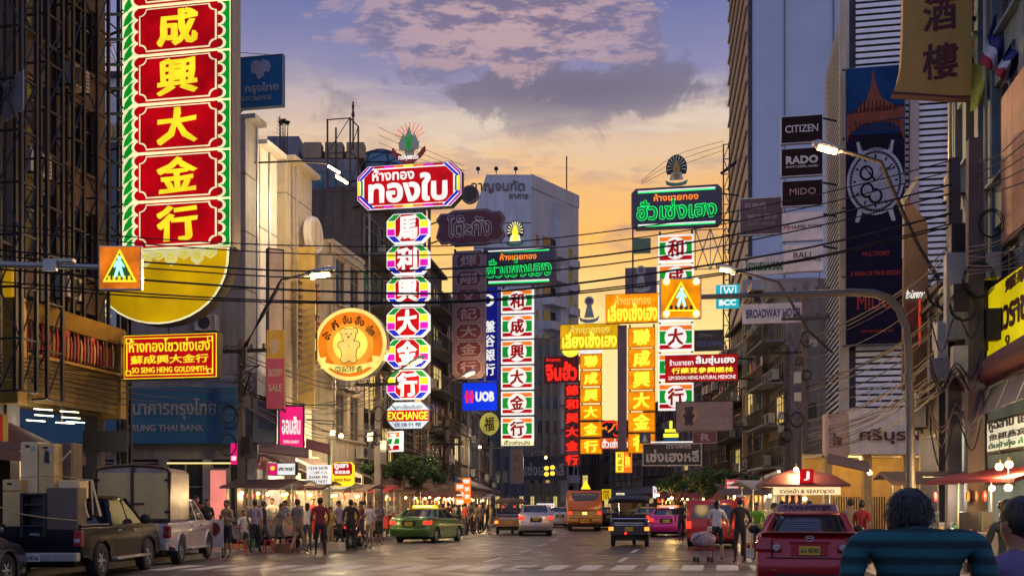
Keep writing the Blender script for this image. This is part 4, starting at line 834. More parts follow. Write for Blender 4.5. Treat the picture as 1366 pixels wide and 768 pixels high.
# 5 green neon signs with emblem: left and right
def hsh(x0, y0, x1, y1, d, lab, lab2, em, side, arms):
    s = Sign('neon_sign', lab, 'sign', (x0, y0, x1, y1), d, 0.35); s.body(M_SLATE, cut(s.rect, 6)); w, h = x1-x0, y1-y0
    s.poly('keyline', cut((x0+1, y0+1, x1-1, y1-1), 6), M_MARF, 1); s.poly('slate_face', cut((x0+2, y0+2, x1-2, y1-2), 6), M_SLATE, 2)
    for yy in (y0+3.5, y1-6.5):
        s.rect_('neon_tube', (x0+9, yy, x1-9, yy+1.6), E_WHT, 3); s.rect_('neon_tube', (x0+9, yy+2.2, x1-9, yy+3.4), E_NEON, 3)
    s.text('ห้างขายทอง', (x0+w*0.25, y0+h*0.16, x0+w*0.74, y0+h*0.34), E_NORG, 0.025, 3)
    s.text('ฮั่วเซ่งเฮง', (x0+w*0.06, y0+h*0.3, x0+w*0.94, y0+h*0.79), E_NEON, 0.04, 3); s.text('ฮั่วเซ่งเฮง', (x0+w*0.065, y0+h*0.31, x0+w*0.935, y0+h*0.78), g('deep_green', rgb(10, 120, 50), 1.0), 0.012, 4)
    support(s, side, arms, (y0+10, y1-10))
    cx = x0+w*em; e = Sign('roof_emblem', lab2, 'emblem', (cx-14, y0-43*w/120, cx+14, y0-1), d, 0.12); q = w/120; M1 = mat('emblem_ivory', (0.55, 0.58, 0.42, 1), 0.4) if side > 0 else g('lit_emblem', rgb(240, 236, 170), 1.1); M2 = M_GOLD if side > 0 else E_YBR
    b = y0-1
    e.poly('fan', [(cx+14*q*math.cos(a)*(1-0.25*abs(math.sin(a))**6), b-24*q-18*q*math.sin(a)) for a in [math.pi*(i/18*1.3-0.15) for i in range(19)]], M_STEEL, 1)
    for i in range(11):
        a = math.pi*(i/10*1.1-0.05); c_, s_ = math.cos(a), math.sin(a); p_, r_ = (-s_*1.0*q, c_*1.0*q), None
        e.poly('fan_ray', [(cx+4*q*c_, b-24*q-5*q*s_), (cx+12.5*q*c_+p_[0], b-24*q-16*q*s_-p_[1]), (cx+12.5*q*c_-p_[0], b-24*q-16*q*s_+p_[1])], M1, 3)
    e.poly('flame', [(cx-5*q, b-18*q), (cx+5*q, b-18*q), (cx+4.5*q, b-26*q), (cx, b-36*q), (cx-4.5*q, b-26*q)], M2, 4)
    e.poly('pedestal', [(cx-9*q, b-8*q), (cx+9*q, b-8*q), (cx+7*q, b-18*q), (cx-7*q, b-18*q)], M1, 3); e.disc('globe', cx, b-13*q, 4*q, M2, 5, 12)
    e.poly('ribbon', [(cx-15*q, b-8*q), (cx-8*q, b-5*q), (cx, b-4*q), (cx+8*q, b-5*q), (cx+15*q, b-8*q), (cx+13*q, b-2*q), (cx+6*q, b), (cx-6*q, b), (cx-13*q, b-2*q)], mat('ribbon_green', (0.08, 0.3, 0.16, 1), 0.4), 4)
    return s
def flagbox(s, r, ch):
    x0, y0, x1, y1 = r; h = y1-y0
    s.rect_('light_box', r, E_WHT, 1, th=0.3); s.rect_('green_block', (x0+2, y0+h*0.27, x1-2, y0+h*0.73), E_GRN, 2); s.rect_('orange_bar', (x0+2, y0+h*0.07, x1-2, y0+h*0.23), E_ORG, 2)
    s.rect_('red_bar', (x0+2, y1-h*0.22, x1-2, y1-h*0.07), E_RED, 2); s.disc('white_disc', (x0+x1)/2, (y0+y1)/2, h*0.41, E_WHT, 3, 20); s.text(ch, ((x0+x1)/2-h*0.3, y0+h*0.18, (x0+x1)/2+h*0.3, y1-h*0.18), E_DRED, 0.04, 4)
hsh(643, 330, 742, 381, 70, 'left green neon Thai goldsmith sign with slate face and lit fan emblem', 'glowing yellow fan emblem on the left green neon sign', 0.45, -1, 612)
rows = [(386+i*34.0, 417+i*34.0) for i in range(6)]
s = stack('stacked_sign', 'left column of six striped white boxes with red Chinese characters', 669, 712, rows, '和成興大金行', 70, flagbox)
s.rect_('foot_board', (669, 585, 712, 594), E_CREAM, 1, th=0.2); s.text('ฮั่วเซ่งเฮง', (673, 586.5, 708, 593), M_BLK, 0.02, 2)
hsh(842, 250, 963, 305, 60, 'right green neon Thai goldsmith sign with slate face and unlit fan emblem', 'dull gold and ivory fan emblem on the right green neon sign', 0.5, 1, 985)
rows = [(314+i*39.4, 350+i*39.4) for i in range(6)]
stack('stacked_sign', 'right column of six striped white boxes with red Chinese characters', 878, 925, rows, '和成興大金行', 60, flagbox)
# lattice beside it
lt = Sign('lattice_frame', 'pale lit lattice frame right of the top striped box', 'frame', (926, 305, 970, 360), 60.3, 0.1)
for i in range(3): lt.poly('upright', [(927+i*20, 360), (928.2+i*20, 360), (928.2+i*20, 305), (927+i*20, 305)], M_GALV, 1, th=0.05)
for i in range(2):
    for a, b in (((928+i*20, 360), (947+i*20, 306)), ((928+i*20, 306), (947+i*20, 360))): q0, q1 = lt.q(*a), lt.q(*b); part(lt.root, 'brace', MB().tube([(q0[0], 0, q0[1]), (q1[0], 0, q1[1])], 0.03, 4), M_GALV)
for yy in (306, 358): lt.rect_('crossbar', (926, yy, 970, yy+1.4), M_GALV, 2)
s = Sign('flag_board', 'small dull green board hanging below the left end of the right green neon sign', 'sign', (844, 318, 868, 338), 60, 0.08); s.body(mat('dull_green', (0.1, 0.2, 0.14, 1), 0.6)); part(s.root, 'pole', MB().tube([(-s.w/2, 0.1, -2.2), (-s.w/2, 0.1, s.h+0.6)], 0.05, 5), M_STEEL)
# 6 blue signs
s = Sign('vertical_sign', 'dark blue vertical bank sign with white Chinese characters half hidden by the maroon one', 'sign', (640, 384, 664, 508), 75, 0.3); s.body(E_BLU); s.rect_('face', (640, 384, 664, 508), g('deep_blue', rgb(18, 24, 120), 0.9), 1)
s.disc('emblem', 652, 401, 8, E_WHT, 2, 16); s.disc('emblem_core', 650, 401, 5.5, MC['deep_blue'], 3, 14)
for i, ch in enumerate('盤谷銀行'): s.text(ch, (647, 428+i*19, 661, 444+i*19), E_WHT, 0.025, 2)
s = Sign('bank_sign', 'bright blue bank sign with red emblem and three white capital letters', 'sign', (617, 510, 664, 548), 74, 0.3); s.body(M_STEEL); s.rect_('face', (617.7, 510.7, 663.3, 547.3), g('uob_blue', rgb(10, 50, 215), 1.15), 1)
for i in range(3): s.rect_('emblem_bar', (622+i*3.6, 521, 624.4+i*3.6, 537), E_NRED if i != 1 else E_PINK, 2)
s.rect_('emblem_bar', (620.5, 527, 633.5, 531), E_PINK, 3); s.text('UOB', (635, 522, 660, 536), E_WHT, 0.06, 2)
s = Sign('round_board', 'dim yellow round sign hanging below the bright blue bank sign', 'sign', (642, 550, 665, 580), 76, 0.25); s.disc('face', 653, 565, 12.5, g('dim_yellow', rgb(190, 176, 80), 0.7, 0.3), 1, 20, 1.2, th=0.25); s.text('福', (647, 556, 660, 575), M_STEEL, 0.02, 3)
# 7 red signs
M_RW = mat('red_wash', (0.25, 0.02, 0.02, 1), 0.5)
s = Sign('neon_sign', 'red neon Thai sign left of the amber character stacks', 'sign', (726, 475, 772, 510), 100, 0.3); s.body(M_RW); s.text('จินฮั้ว', (728, 482, 770, 508), E_NRED, 0.05, 1); s.text('ห้างทอง', (729, 477, 748, 482), E_NRED, 0.02, 1)
def redbox(s, r, ch):
    x0, y0, x1, y1 = r; s.rect_('box', r, M_RW, 1, th=0.25); s.text(ch, (x0+2, y0+1.5, x1-2, y1-1.5), E_NRED, 0.05, 2)
stack('stacked_sign', 'column of red neon Chinese characters left of the amber stacks', 753, 774, [(512+i*18.5, 529+i*18.5) for i in range(6)], '錦和興大金行', 99, redbox)
# 8 amber signs
def amberhead(r, d, lab, side):
    x0, y0, x1, y1 = r; s = Sign('shop_sign', lab, 'sign', r, d, 0.3); s.body(M_STEEL); s.rect_('face', (x0+.6, y0+.6, x1-.6, y1-.6), E_AMB if side else g('amber_olive', rgb(216, 158, 6), 1.0, 0.2), 1); h = y1-y0; w = x1-x0
    s.text('ห้างขายทอง', (x0+w*0.18, y0+h*0.05, x0+w*0.84, y0+h*0.38), g('pale_yellow', rgb(240, 216, 90), 1.0), 0.02); s.text('เลี่ยงเซ้งเฮง', (x0+w*0.04, y0+h*0.3, x0+w*0.96, y0+h*0.94), E_YBR, 0.045); return s
amberhead((808, 392, 880, 431), 80, 'right amber Thai goldsmith board above the wider amber stack', 1); amberhead((747, 432, 826, 466), 95, 'left amber-olive Thai goldsmith board below the right one', 0)
def amb(s, r, ch):
    x0, y0, x1, y1 = r; s.rect_('light_box', r, E_AMB, 1, th=0.3); s.frame('edge', r, 0.6, M_STEEL, 2); s.text(ch, (x0+(x1-x0)*0.18, y0+2, x1-(x1-x0)*0.18, y1-2), E_YBR, 0.045, 3)
stack('stacked_sign', 'wider right column of six amber boxes with yellow Chinese characters', 838, 874, [(437+i*28.2, 463+i*28.2) for i in range(6)], '聯成興大金行', 80, amb)
s = stack('stacked_sign', 'narrower left column of six amber boxes with yellow Chinese characters', 774, 803, [(472+i*22.6, 492+i*22.6) for i in range(6)], '聯成興大金行', 95, amb)
s.rect_('lit_cap', (774, 467, 803, 471), E_WHT, 1, th=0.3)
s = Sign('column_board', 'plain dark mauve board standing left of the wider amber column', 'sign', (824, 434, 836, 600), 80.5, 0.25); s.body(M_MARF)
s = Sign('half_round_sign', 'half-round yellow lamp box under the left amber board', 'sign', (750, 467, 772, 477), 96, 0.2); s.poly('face', [(750, 467)]+[(761-11*math.cos(math.pi*i/8), 467+9*math.sin(math.pi*i/8)) for i in range(1, 8)]+[(772, 467)], E_YBR, 1, th=0.2)
def bell(cx, yb, q, d, lab, m_):
    e = Sign('roof_emblem', lab, 'emblem', (cx-12, yb-38*q, cx+12, yb), d, 0.15); e.disc('globe', cx, yb-31*q, 6.5*q, m_, 1, 16, th=0.15); e.poly('bell', [(cx-7*q, yb-8*q), (cx+7*q, yb-8*q), (cx+3*q, yb-25*q), (cx-3*q, yb-25*q)], m_, 1, th=0.15)
    e.poly('ribbon', [(cx-15*q, yb-10*q), (cx-9*q, yb-6*q), (cx, yb-5*q), (cx+9*q, yb-6*q), (cx+15*q, yb-10*q), (cx+12*q, yb-3*q), (cx+5*q, yb), (cx-5*q, yb), (cx-12*q, yb-3*q)], m_, 3); e.disc('inner_ring', cx, yb-31*q, 4*q, M_MARF, 2, 14)
M_BELL = mat('emblem_grey_ivory', (0.42, 0.44, 0.36, 1), 0.45)
bell(786, 431, 0.95, 94.5, 'grey ivory bell-shaped emblem on top of the left amber board', M_BELL)
bell(855, 390, 0.95, 79, 'grey ivory bell-shaped emblem above the right amber board', M_BELL)
s = Sign('dark_board', 'dark square board behind the bell emblem of the right amber board', 'sign', (834, 357, 876, 392), 80.4, 0.2); s.body(M_MARF)
# amber bits below
s = Sign('neon_sign', 'tangled red and orange neon figure above a small orange Thai box', 'sign', (802, 560, 833, 582), 90, 0.1)
rr = random.Random(3)
for i in range(9):
    pts = []; x, y = rr.uniform(804, 828), rr.uniform(562, 580)
    for k in range(5): pts.append(s.q(x, y)); x = min(832, max(803, x+rr.uniform(-8, 8))); y = min(581, max(561, y+rr.uniform(-5, 5)))
    part(s.root, 'neon_tube', MB().tube([(a, 0, b) for a, b in pts], 0.07, 5), E_NRED if i % 3 else E_NORG)
s = Sign('shop_sign', 'small orange box with white Thai name under the red neon figure', 'sign', (800, 584, 840, 598), 90, 0.2); s.body(g('orange_box', rgb(214, 84, 10), 1.0)); s.text('ฮั่วเซ่งฮง', (803, 585, 838, 597), E_WHT, 0.03, 1)
s = Sign('shop_sign', 'little two-tone box, yellow half and orange half, with tiny Chinese characters', 'sign', (821, 602, 843, 630), 92, 0.2); s.body(E_ORG); s.rect_('yellow_half', (822, 603, 832, 629), E_YBR, 1)
for i, ch in enumerate('和成堂'): s.text(ch, (823.5, 604+i*8.2, 830.5, 611+i*8.2), E_DRED, 0.02, 2)
s.text('美味', (834, 606, 841, 624), E_YBR, 0.03, 1)
s = Sign('vertical_sign', 'faint mauve vertical sign below the left column of striped boxes', 'sign', (681, 598, 698, 645), 88, 0.2); s.body(M_MARF); s.text('金', (684, 604, 695, 616), M_MAR, 0.02, 1); s.text('行', (684, 620, 695, 632), M_MAR, 0.02, 1)
s = Sign('shop_sign', 'wide dark far sign with grey Thai script left of the red neon column', 'sign', (696, 608, 756, 640), 110, 0.3); s.body(M_SLATE); s.text('เซ่งเฮงหลี', (700, 616, 752, 634), M_SIL, 0.02, 1)
s = Sign('shop_sign', 'black framed board with silver Thai script at the centre of the street', 'sign', (857, 591, 936, 621), 62, 0.15); s.body(M_BLK); s.frame('frame', s.rect, 1.3, M_SIL, 1); s.text('เซ่งเฮงหลี', (862, 599, 932, 616), M_SIL, 0.04, 1); s.text('ตราเพชร', (889, 592.5, 922, 598), M_SIL, 0.01, 1); s.rect_('top_lamp', (858, 588.5, 925, 590), E_WHT, 1, th=0.15)
s = Sign('small_board', 'tiny dark blue board with a figure on the corner of the black framed board', 'sign', (853, 577, 868, 591), 61.5, 0.1); s.body(M_SLATE); s.poly('figure', [(857, 589), (864, 589), (861, 580), (859, 580)], M_SIL, 1)
s = Sign('shop_sign', 'lit yellow lotus-shaped neon between the striped box and the black framed board', 'sign', (885, 561, 905, 583), 62.5, 0.1)
for a in ((885, 578, 905, 583), (887, 572, 903, 576), (893, 561, 897, 571)): s.rect_('neon_bar', a, E_YBR, 1, th=0.1)
s.poly('blue_arc', [(884, 588), (906, 588), (902, 584), (888, 584)], g('deep_cyan', rgb(10, 70, 120), 0.8), 2)
s = Sign('advert_board', 'brownish board with dark bear figure above a small maroon script sign', 'sign', (901, 535, 978, 575), 52, 0.15); s.body(mat('mauve_board', (0.24, 0.16, 0.15, 1), 0.5)); s.frame('frame', s.rect, 1, M_STEEL, 1); s.disc('halo', 919, 554, 11, M_TANW, 1, 20); fig(s, 919, 553, 0.5, M_DKW, M_BLK, 2)
s.text('ยาหม่องตราหมี', (938, 545, 973, 553), M_MARL, 0.01, 1); s.text('熊標藥油', (938, 558, 973, 566), M_MARL, 0.01, 1)
s = Sign('small_board', 'small maroon board with a pink script swirl below the brownish board', 'sign', (924, 575, 956, 591), 52, 0.12); s.body(M_MAR); s.frame('frame', s.rect, 0.8, M_MARL, 1); s.text('R', (935, 578, 947, 588), M_MARL, 0.03, 1)
s = Sign('medicine_sign', 'red lit medicine shop sign with white Thai, yellow Chinese and English lines', 'sign', (887, 473, 984, 509), 54, 0.25); s.body(M_STEEL); s.rect_('face', (887.7, 473.7, 983.3, 508.3), g('med_red', rgb(158, 12, 16), 1.0, 0.3), 1)
s.text('ร้านขายยา', (893, 479, 925, 487), E_WHT, 0.02); s.text('ลิ้มซุ่นเฮง', (928, 475, 980, 488), E_WHT, 0.04); s.text('行藥茸參興順林', (896, 490, 978, 498), E_YBR, 0.02); s.text('LIM SOON HENG NATURAL MEDICINE', (892, 501, 981, 506), E_WHT, 0.02)
support(s, 1, 1005, (478, 505))
s = Sign('shop_sign', 'dim dark glass sign with blue letters right of the striped boxes', 'sign', (926, 440, 966, 468), 58, 0.1); s.body(M_BLK); s.text('GOLD & PAWN', (929, 455, 963, 462), mat('dim_blue_letter', (0.15, 0.2, 0.45, 1)), 0.02, 1); s.text('ตรีคุณ', (931, 444, 950, 451), M_MARL, 0.01, 1)
# 9 right-hand stack of watch-brand boxes and hotel boards
M_WB = mat('watch_sign_brown', (0.022, 0.010, 0.010, 1), 0.8, spec=0.15)
def wsign(r, lab, txts, face, m_, d=46, arm=1118):
    s = Sign('watch_sign', lab, 'sign', r, d, 0.25); s.body(M_ALU); x0, y0, x1, y1 = r; s.rect_('face', (x0+1.4, y0+1.4, x1-0.6, y1-1.2), face, 1)
    for t, rr_, b in txts: s.text(t, rr_, m_, b, 2)
    support(s, 1, arm, (y0+2,)); return s
wsign((1041, 155, 1097, 192), 'dark sign reading CITIZEN, topmost of the watch signs', [('CITIZEN', (1047, 168, 1091, 178), 0.02)], M_WB, M_SIL)
wsign((1041, 198, 1097, 236), 'dark sign reading RADO, second of the watch signs', [('RADO', (1048, 209, 1091, 220), 0.05), ('SWITZERLAND', (1048, 222, 1091, 225), 0.01)], M_WB, M_SIL)
wsign((1042, 241, 1097, 276), 'dark sign reading MIDO, third of the watch signs', [('MIDO', (1053, 252, 1088, 261), 0.01)], M_WB, mat('dull_pink_letter', (0.35, 0.22, 0.22, 1)))
s = wsign((1043, 283, 1098, 322), 'pale sign reading HAMILTON below the dark watch signs', [('HAMILTON', (1052, 301, 1095, 306), 0.01)], M_GWHITE, M_STEEL); s.text('H', (1045, 299, 1051, 307), mat('dull_red_letter', (0.4, 0.08, 0.06, 1)), 0.03)
s = wsign((1045, 326, 1098, 363), 'pale sign reading BALL, lowest of the watch signs', [('BALL', (1058, 337, 1085, 345), 0.01), ('OFFICIAL', (1049, 347, 1067, 349.5), 0.0), ('RETAILER', (1076, 347, 1095, 349.5), 0.0)], M_GWHITE, M_STEEL)
s = Sign('shop_sign', 'faded brown board with pale Chinese lettering left of the watch signs', 'sign', (986, 264, 1044, 314), 53, 0.2); s.body(M_ALU); s.rect_('face', (987.5, 265.5, 1043, 312.5), mat('faded_brown', (0.12, 0.06, 0.065, 1), 0.5), 1)
s.text('百樂門', (993, 271, 1021, 280), M_MARL, 0.03); s.text('旅店 酒家', (996, 286, 1038, 294), M_MARL, 0.03); s.text('GUEST HOUSE', (997, 297, 1034, 301), M_MARL, 0.0)
s = Sign('hotel_sign', 'pale board with green Thai letters left of the BALL sign', 'sign', (990, 342, 1062, 366), 50, 0.2); s.body(M_GWHITE); s.text('โรงแรมบรอดเวย์', (994, 345, 1060, 361), M_GREENL, 0.035, 1)
s = Sign('hotel_sign', 'pale board reading BROADWAY HOTEL in blue letters', 'sign', (990, 405, 1070, 431), 50, 0.2); s.body(M_GWHITE); s.text('BROADWAY HOTEL', (995, 412, 1069, 424), M_NAVY, 0.035, 1)
s = Sign('blank_board', 'blank grey-violet board between the two hotel boards', 'sign', (990, 372, 1090, 397), 51.5, 0.2); s.body(mat('blank_grey', (0.33, 0.31, 0.36, 1), 0.6))
s = Sign('logo_sign', 'teal lit square sign with a W emblem left of the hotel boards', 'sign', (955, 380, 986, 411), 47, 0.2); s.body(E_TEAL); s.frame('ring', (961, 381.5, 982, 397), 1.2, E_WHT, 1); s.text('W', (965, 384, 979, 394), E_WHT, 0.02, 1); s.text('BCC', (959, 400, 982, 408), E_WHT, 0.05, 1)
# 10 big restaurant sign at top right
s = Sign('restaurant_sign', 'large dull gold curved sign with two dark red Chinese characters at top right', 'sign', (1190, -70, 1296, 134), 25, 0.3)
M_RG = mat('dull_gold_sign', (0.62, 0.36, 0.08, 1), 0.5, var=0.12, scale=0.8, streak=0.15); M_RGL = mat('dark_red_character', (0.12, 0.015, 0.02, 1), 0.5)
pt = [(1190, 122), (1196, 108), (1200, 90), (1202, 60), (1203, 20), (1203, -70), (1294, -70), (1294, 134), (1270, 133)]
s.body(M_RG, pt); s.poly('edge_lip', [(1190, 122), (1270, 133), (1294, 135), (1294, 137.5), (1268, 136), (1189, 125)], M_RGL, 1, th=0.3)
s.text('酒', (1229, 2, 1274, 46), M_RGL, 0.02, 1); s.text('樓', (1229, 62, 1276, 110), M_RGL, 0.02, 1); s.text('大', (1229, -56, 1274, -12), M_RGL, 0.02, 1)
part(s.root, 'support_arm', MB().tube([(s.w/2, 0.3, 2.0), (s.w/2+1.6, 0.8, 2.0)], 0.06, 5), M_STEEL)
# 11 yellow sign on the near right shop row (receding)
def wallsign(name, lab, x0, y0a, y0b, x1, y1a, y1b, d0, d1, t=0.12, cat='sign', face=None, texts=(), frame=M_STEEL):
    """board lying along a receding wall: x0 at distance d0 (far end) to x1 at d1 (near end)"""
    A, B = P(x0, y0b, d0), P(x1, y0b, d1); h = P(x0, y0a, d0).z-A.z; L = math.hypot(B.x-A.x, B.y-A.y); rz = math.atan2(B.y-A.y, B.x-A.x)
    rt = thing(name, lab, cat, A, rz); part(rt, 'cabinet', MB().box(0, L, 0, t*2, 0, h), frame, bevel=0.02); part(rt, 'face', MB().box(0.06, L-0.06, -0.02, -0.002, 0.06, h-0.06), face)
    for tx, u0, u1, v0, v1, m_, b in texts: letter(rt, tx, (u1-u0)*L, (v1-v0)*h, (u0+u1)/2*L, (v0+v1)/2*h, -0.022, m_, b)
    return rt, L, h
wallsign('shop_sign', 'big yellow lit sign with ornate dark Thai letters at the right edge', 1317, 385, 481, 1420, 0, 0, 23.5, 18.7, face=g('mustard_lit', rgb(212, 190, 10), 0.9, 0.2, 0.6), texts=(('เยาวราชภัณฑ์', 0.07, 0.95, 0.28, 0.72, mat('brown_letter', (0.12, 0.04, 0.02, 1)), 0.03), ('耀華', 0.3, 0.6, 0.76, 0.94, MC['brown_letter'], 0.02), ('๑', 0.3, 0.36, 0.08, 0.2, MC['brown_letter'], 0.01)), frame=M_MAR)
wallsign('food_sign', 'white lit menu sign with dark Thai and Chinese lines above the right-hand food stall', 1317, 562, 606, 1420, 0, 0, 23.0, 18.5, face=g('menu_white', rgb(232, 222, 190), 0.85), texts=(('หูฉลาม เยาวราช', 0.05, 0.9, 0.62, 0.92, M_BLK, 0.02), ('魚翅燕窩 海鮮', 0.05, 0.9, 0.38, 0.58, M_BLK, 0.01), ('ต้มยำกุ้ง ก๋วยเตี๋ยว', 0.05, 0.9, 0.1, 0.32, M_GREENL, 0.01)))
# board high on the right, orange of its floodlight put into the face colour
wallsign('advert_board', 'tall peach-coloured panel above the yellow sign at the right edge', 1336, 130, 330, 1420, 0, 0, 22.5, 18.4, face=mat('peach_panel', (0.78, 0.40, 0.22, 1), 0.7, streak=0.25), frame=M_TANW)
# left side street signs
wallsign('shop_sign', 'magenta lit sign with white Thai letters above the left shop awnings', 371, 540, 600, 406, 0, 0, 38.8, 38.9, face=E_PINK, texts=(('ออมสิน', 0.15, 0.85, 0.35, 0.75, E_WHT, 0.03), ('OPEN DAILY', 0.2, 0.8, 0.15, 0.22, E_WHT, 0.01)))
wallsign('blank_board', 'grey-blue panel between the bank fascia and the magenta sign', 335, 530, 592, 369, 0, 0, 38.7, 38.8, face=mat('blue_grey_panel', (0.1, 0.13, 0.17, 1)))
wallsign('banner', 'tall pink, yellow and white advertising banner on the white commercial block', 357, 330, 545, 379, 0, 0, 37.5, 37.8, face=mat('banner_cream', (0.66, 0.52, 0.38, 1), 0.8), texts=())
s = Sign('banner', 'yellow and pink lower half of the tall banner', 'banner', (356, 440, 380, 545), 37.2, 0.06); s.body(mat('banner_yellow', (0.72, 0.46, 0.07, 1), 0.8)); s.rect_('pink_area', (356, 478, 380, 545), mat('banner_pink', (0.6, 0.12, 0.2, 1), 0.8), 1); s.text('ลดราคา', (359, 492, 377, 502), MC['banner_cream'], 0.03); s.text('SALE', (359, 512, 377, 522), MC['banner_cream'], 0.03); s.disc('oval', 366, 462, 6, MC['banner_cream'], 1, 16, 1.6)
s = Sign('banner', 'tall ochre striped vertical banner beside the cream commercial block', 'banner', (386, 330, 420, 545), 44.5, 0.1); s.body(mat('ochre_banner', (0.5, 0.34, 0.10, 1), 0.8)); 
for i in range(13): s.poly('stripe_print', [(388, 420+i*9), (418, 410+i*9), (418, 412+i*9), (388, 422.5+i*9)], M_TANW, 1)
s = Sign('poster_column', 'column of red and amber posters left of the beige box-fronted building', 'poster', (410, 380, 423, 480), 45.5, 0.1); s.body(M_MAR); 
for i, (a, m_) in enumerate(((384, E_ORG), (404, E_YEL), (428, E_ORG), (452, E_YEL))): s.rect_('poster', (411, a, 422, a+16), m_, 1); s.disc('picture', 416.5, a+8, 4, E_DRED, 2, 10)
s = Sign('money_sign', 'white and magenta sign with an upside-down house emblem over the shop entrance', 'sign', (359, 617, 396, 634), 36, 0.2); s.body(M_STEEL); s.rect_('face', (372, 618, 395, 633), E_WHT, 1); s.rect_('magenta_end', (360, 618, 371, 633), E_PINK, 1); s.text('APPLE MONEY', (373, 623, 394, 628), M_BLK, 0.02); s.disc('emblem', 365.5, 624, 3, E_YEL, 2, 12)
s = Sign('vertical_sign', 'small pink vertical sign on the corner post left of the shops', 'sign', (309, 591, 318, 619), 36.5, 0.15); s.body(E_PINK); s.text('ทอง', (310.5, 608, 316.5, 614), E_WHT, 0.03, 1)
s = Sign('timetable_sign', 'white lit sign with rows of small dark figures hanging over the left pavement', 'sign', (410, 620, 441, 645), 39, 0.15); s.body(E_WHT); 
for i in range(4): s.text(('1234 5678', '二三四 八九', 'SHARK FIN', 'BIRD NEST')[i], (413, 622+i*6, 438, 626+i*6), M_BLK, 0.01, 1)
s = Sign('shop_sign', 'red and yellow lit sign with cut corners and white Thai letters over the left pavement', 'sign', (444, 616, 472, 648), 41, 0.2); s.body(E_YEL, cut(s.rect, 4)); s.poly('red_panel', cut((445, 617, 471, 634), 3), E_RED, 1); s.text('ภูเขา', (447, 618, 466, 626), E_WHT, 0.05, 2); s.text('燕窩魚翅', (448, 627, 468, 632), E_WHT, 0.02, 2); s.text('หูฉลาม รังนก', (447, 637, 469, 643), E_DRED, 0.02, 1)
s = Sign('convenience_sign', 'small striped orange, green and red sign with numeral 7 above the left tree', 'sign', (519, 575, 536, 602), 50, 0.25, rot=-0.7); s.body(E_WHT); s.rect_('orange_bar', (520, 577, 535, 583), E_ORG, 1); s.rect_('green_bar', (520, 585, 535, 592), E_GRN, 1); s.rect_('red_bar', (520, 594, 535, 600), E_RED, 1); s.text('7', (523, 578, 532, 599), E_WHT, 0.06, 2)
for (r, lab) in (((617, 637, 628, 672), 'taller orange and white price board over the middle food stalls'), ((608, 644, 620, 672), 'shorter orange and white price board over the middle food stalls')):
    s = Sign('price_board', lab, 'sign', r, 58, 0.1); s.body(E_ORG); 
    for i in range(3): s.text('ราคา', (r[0]+1.5, r[1]+2+i*10, r[2]-1.5, r[1]+8+i*10), E_WHT, 0.06, 1)
s = Sign('red_board', 'small red board with white and yellow lettering right of the right-hand trees', 'sign', (968, 639, 986, 658), 48, 0.1); s.body(M_SIL); s.rect_('face', (968.8, 639.8, 985.2, 657.2), g('menu_red', rgb(200, 40, 20), 0.9), 1); s.text('อาหารทะเล', (970, 642, 984, 646), E_WHT, 0.03); s.text('SEAFOOD', (970, 648, 984, 651), E_WHT, 0.03); s.text('★★★★', (971, 653, 983, 656), E_YEL, 0.02)
s = Sign('red_sign', 'red gilt-edged sign fragment at the left edge of the photo', 'sign', (-12, 551, 7, 606), 24, 0.2); s.body(M_GOLD, cut(s.rect, 4)); s.poly('face', cut((-10, 553, 5, 604), 4), g('lantern_red', rgb(190, 30, 16), 0.8), 1); s.text('金', (-9, 560, 4, 575), E_YEL, 0.03); s.text('店', (-9, 582, 4, 597), E_YEL, 0.03)
s = Sign('banner', 'tilted white cloth banner between the dark trusses at top left', 'banner', (-12, 105, 31, 170), 25, 0.05, rot=-0.9); s.poly('cloth', [(-12, 150), (31, 172), (31, 122), (-12, 98)], mat('banner_cloth', (0.42, 0.38, 0.4, 1), 0.7), 0, th=0.03); s.text('ลดราคา', (-6, 118, 24, 132), M_MARL, 0.01, 2)
s = Sign('yellow_board', 'plain yellow panel at the left edge above the gilded balcony', 'sign', (-14, 356, 17, 396), 24.5, 0.1); s.body(g('dull_yellow_panel', rgb(190, 140, 10), 0.7))  # panel given its own emission for the lamplight falling on it
# far shops
for i, (r, c, d_, lab) in enumerate((((716, 671, 740, 680), E_WHT, 118, 'far white lit sign above the silver car'), ((803, 652, 815, 667), E_YG, 100, 'far lime lit sign right of the orange bus'), ((871, 648, 876, 664), E_WHT, 90, 'far white and red vertical banner near the right trees'), ((877, 655, 886, 670), g('far_orange', rgb(230, 90, 30), 0.9), 96, 'far orange lit panel near the right trees'), ((822, 657, 833, 661), E_CREAM, 105, 'tiny far cream sign over the tuk-tuk'))):
    s = Sign('far_sign', lab, 'sign', r, d_, 0.2); s.body(c); s.text(('ซาลอน', 'ทอง', '茶', '酒家', 'ขนม')[i], (r[0]+2, r[1]+1.5, r[2]-2, r[3]-1.5) if i != 2 else (r[0]+1, r[1]+4, r[2]-1, r[1]+9), E_DRED, 0.03, 1)
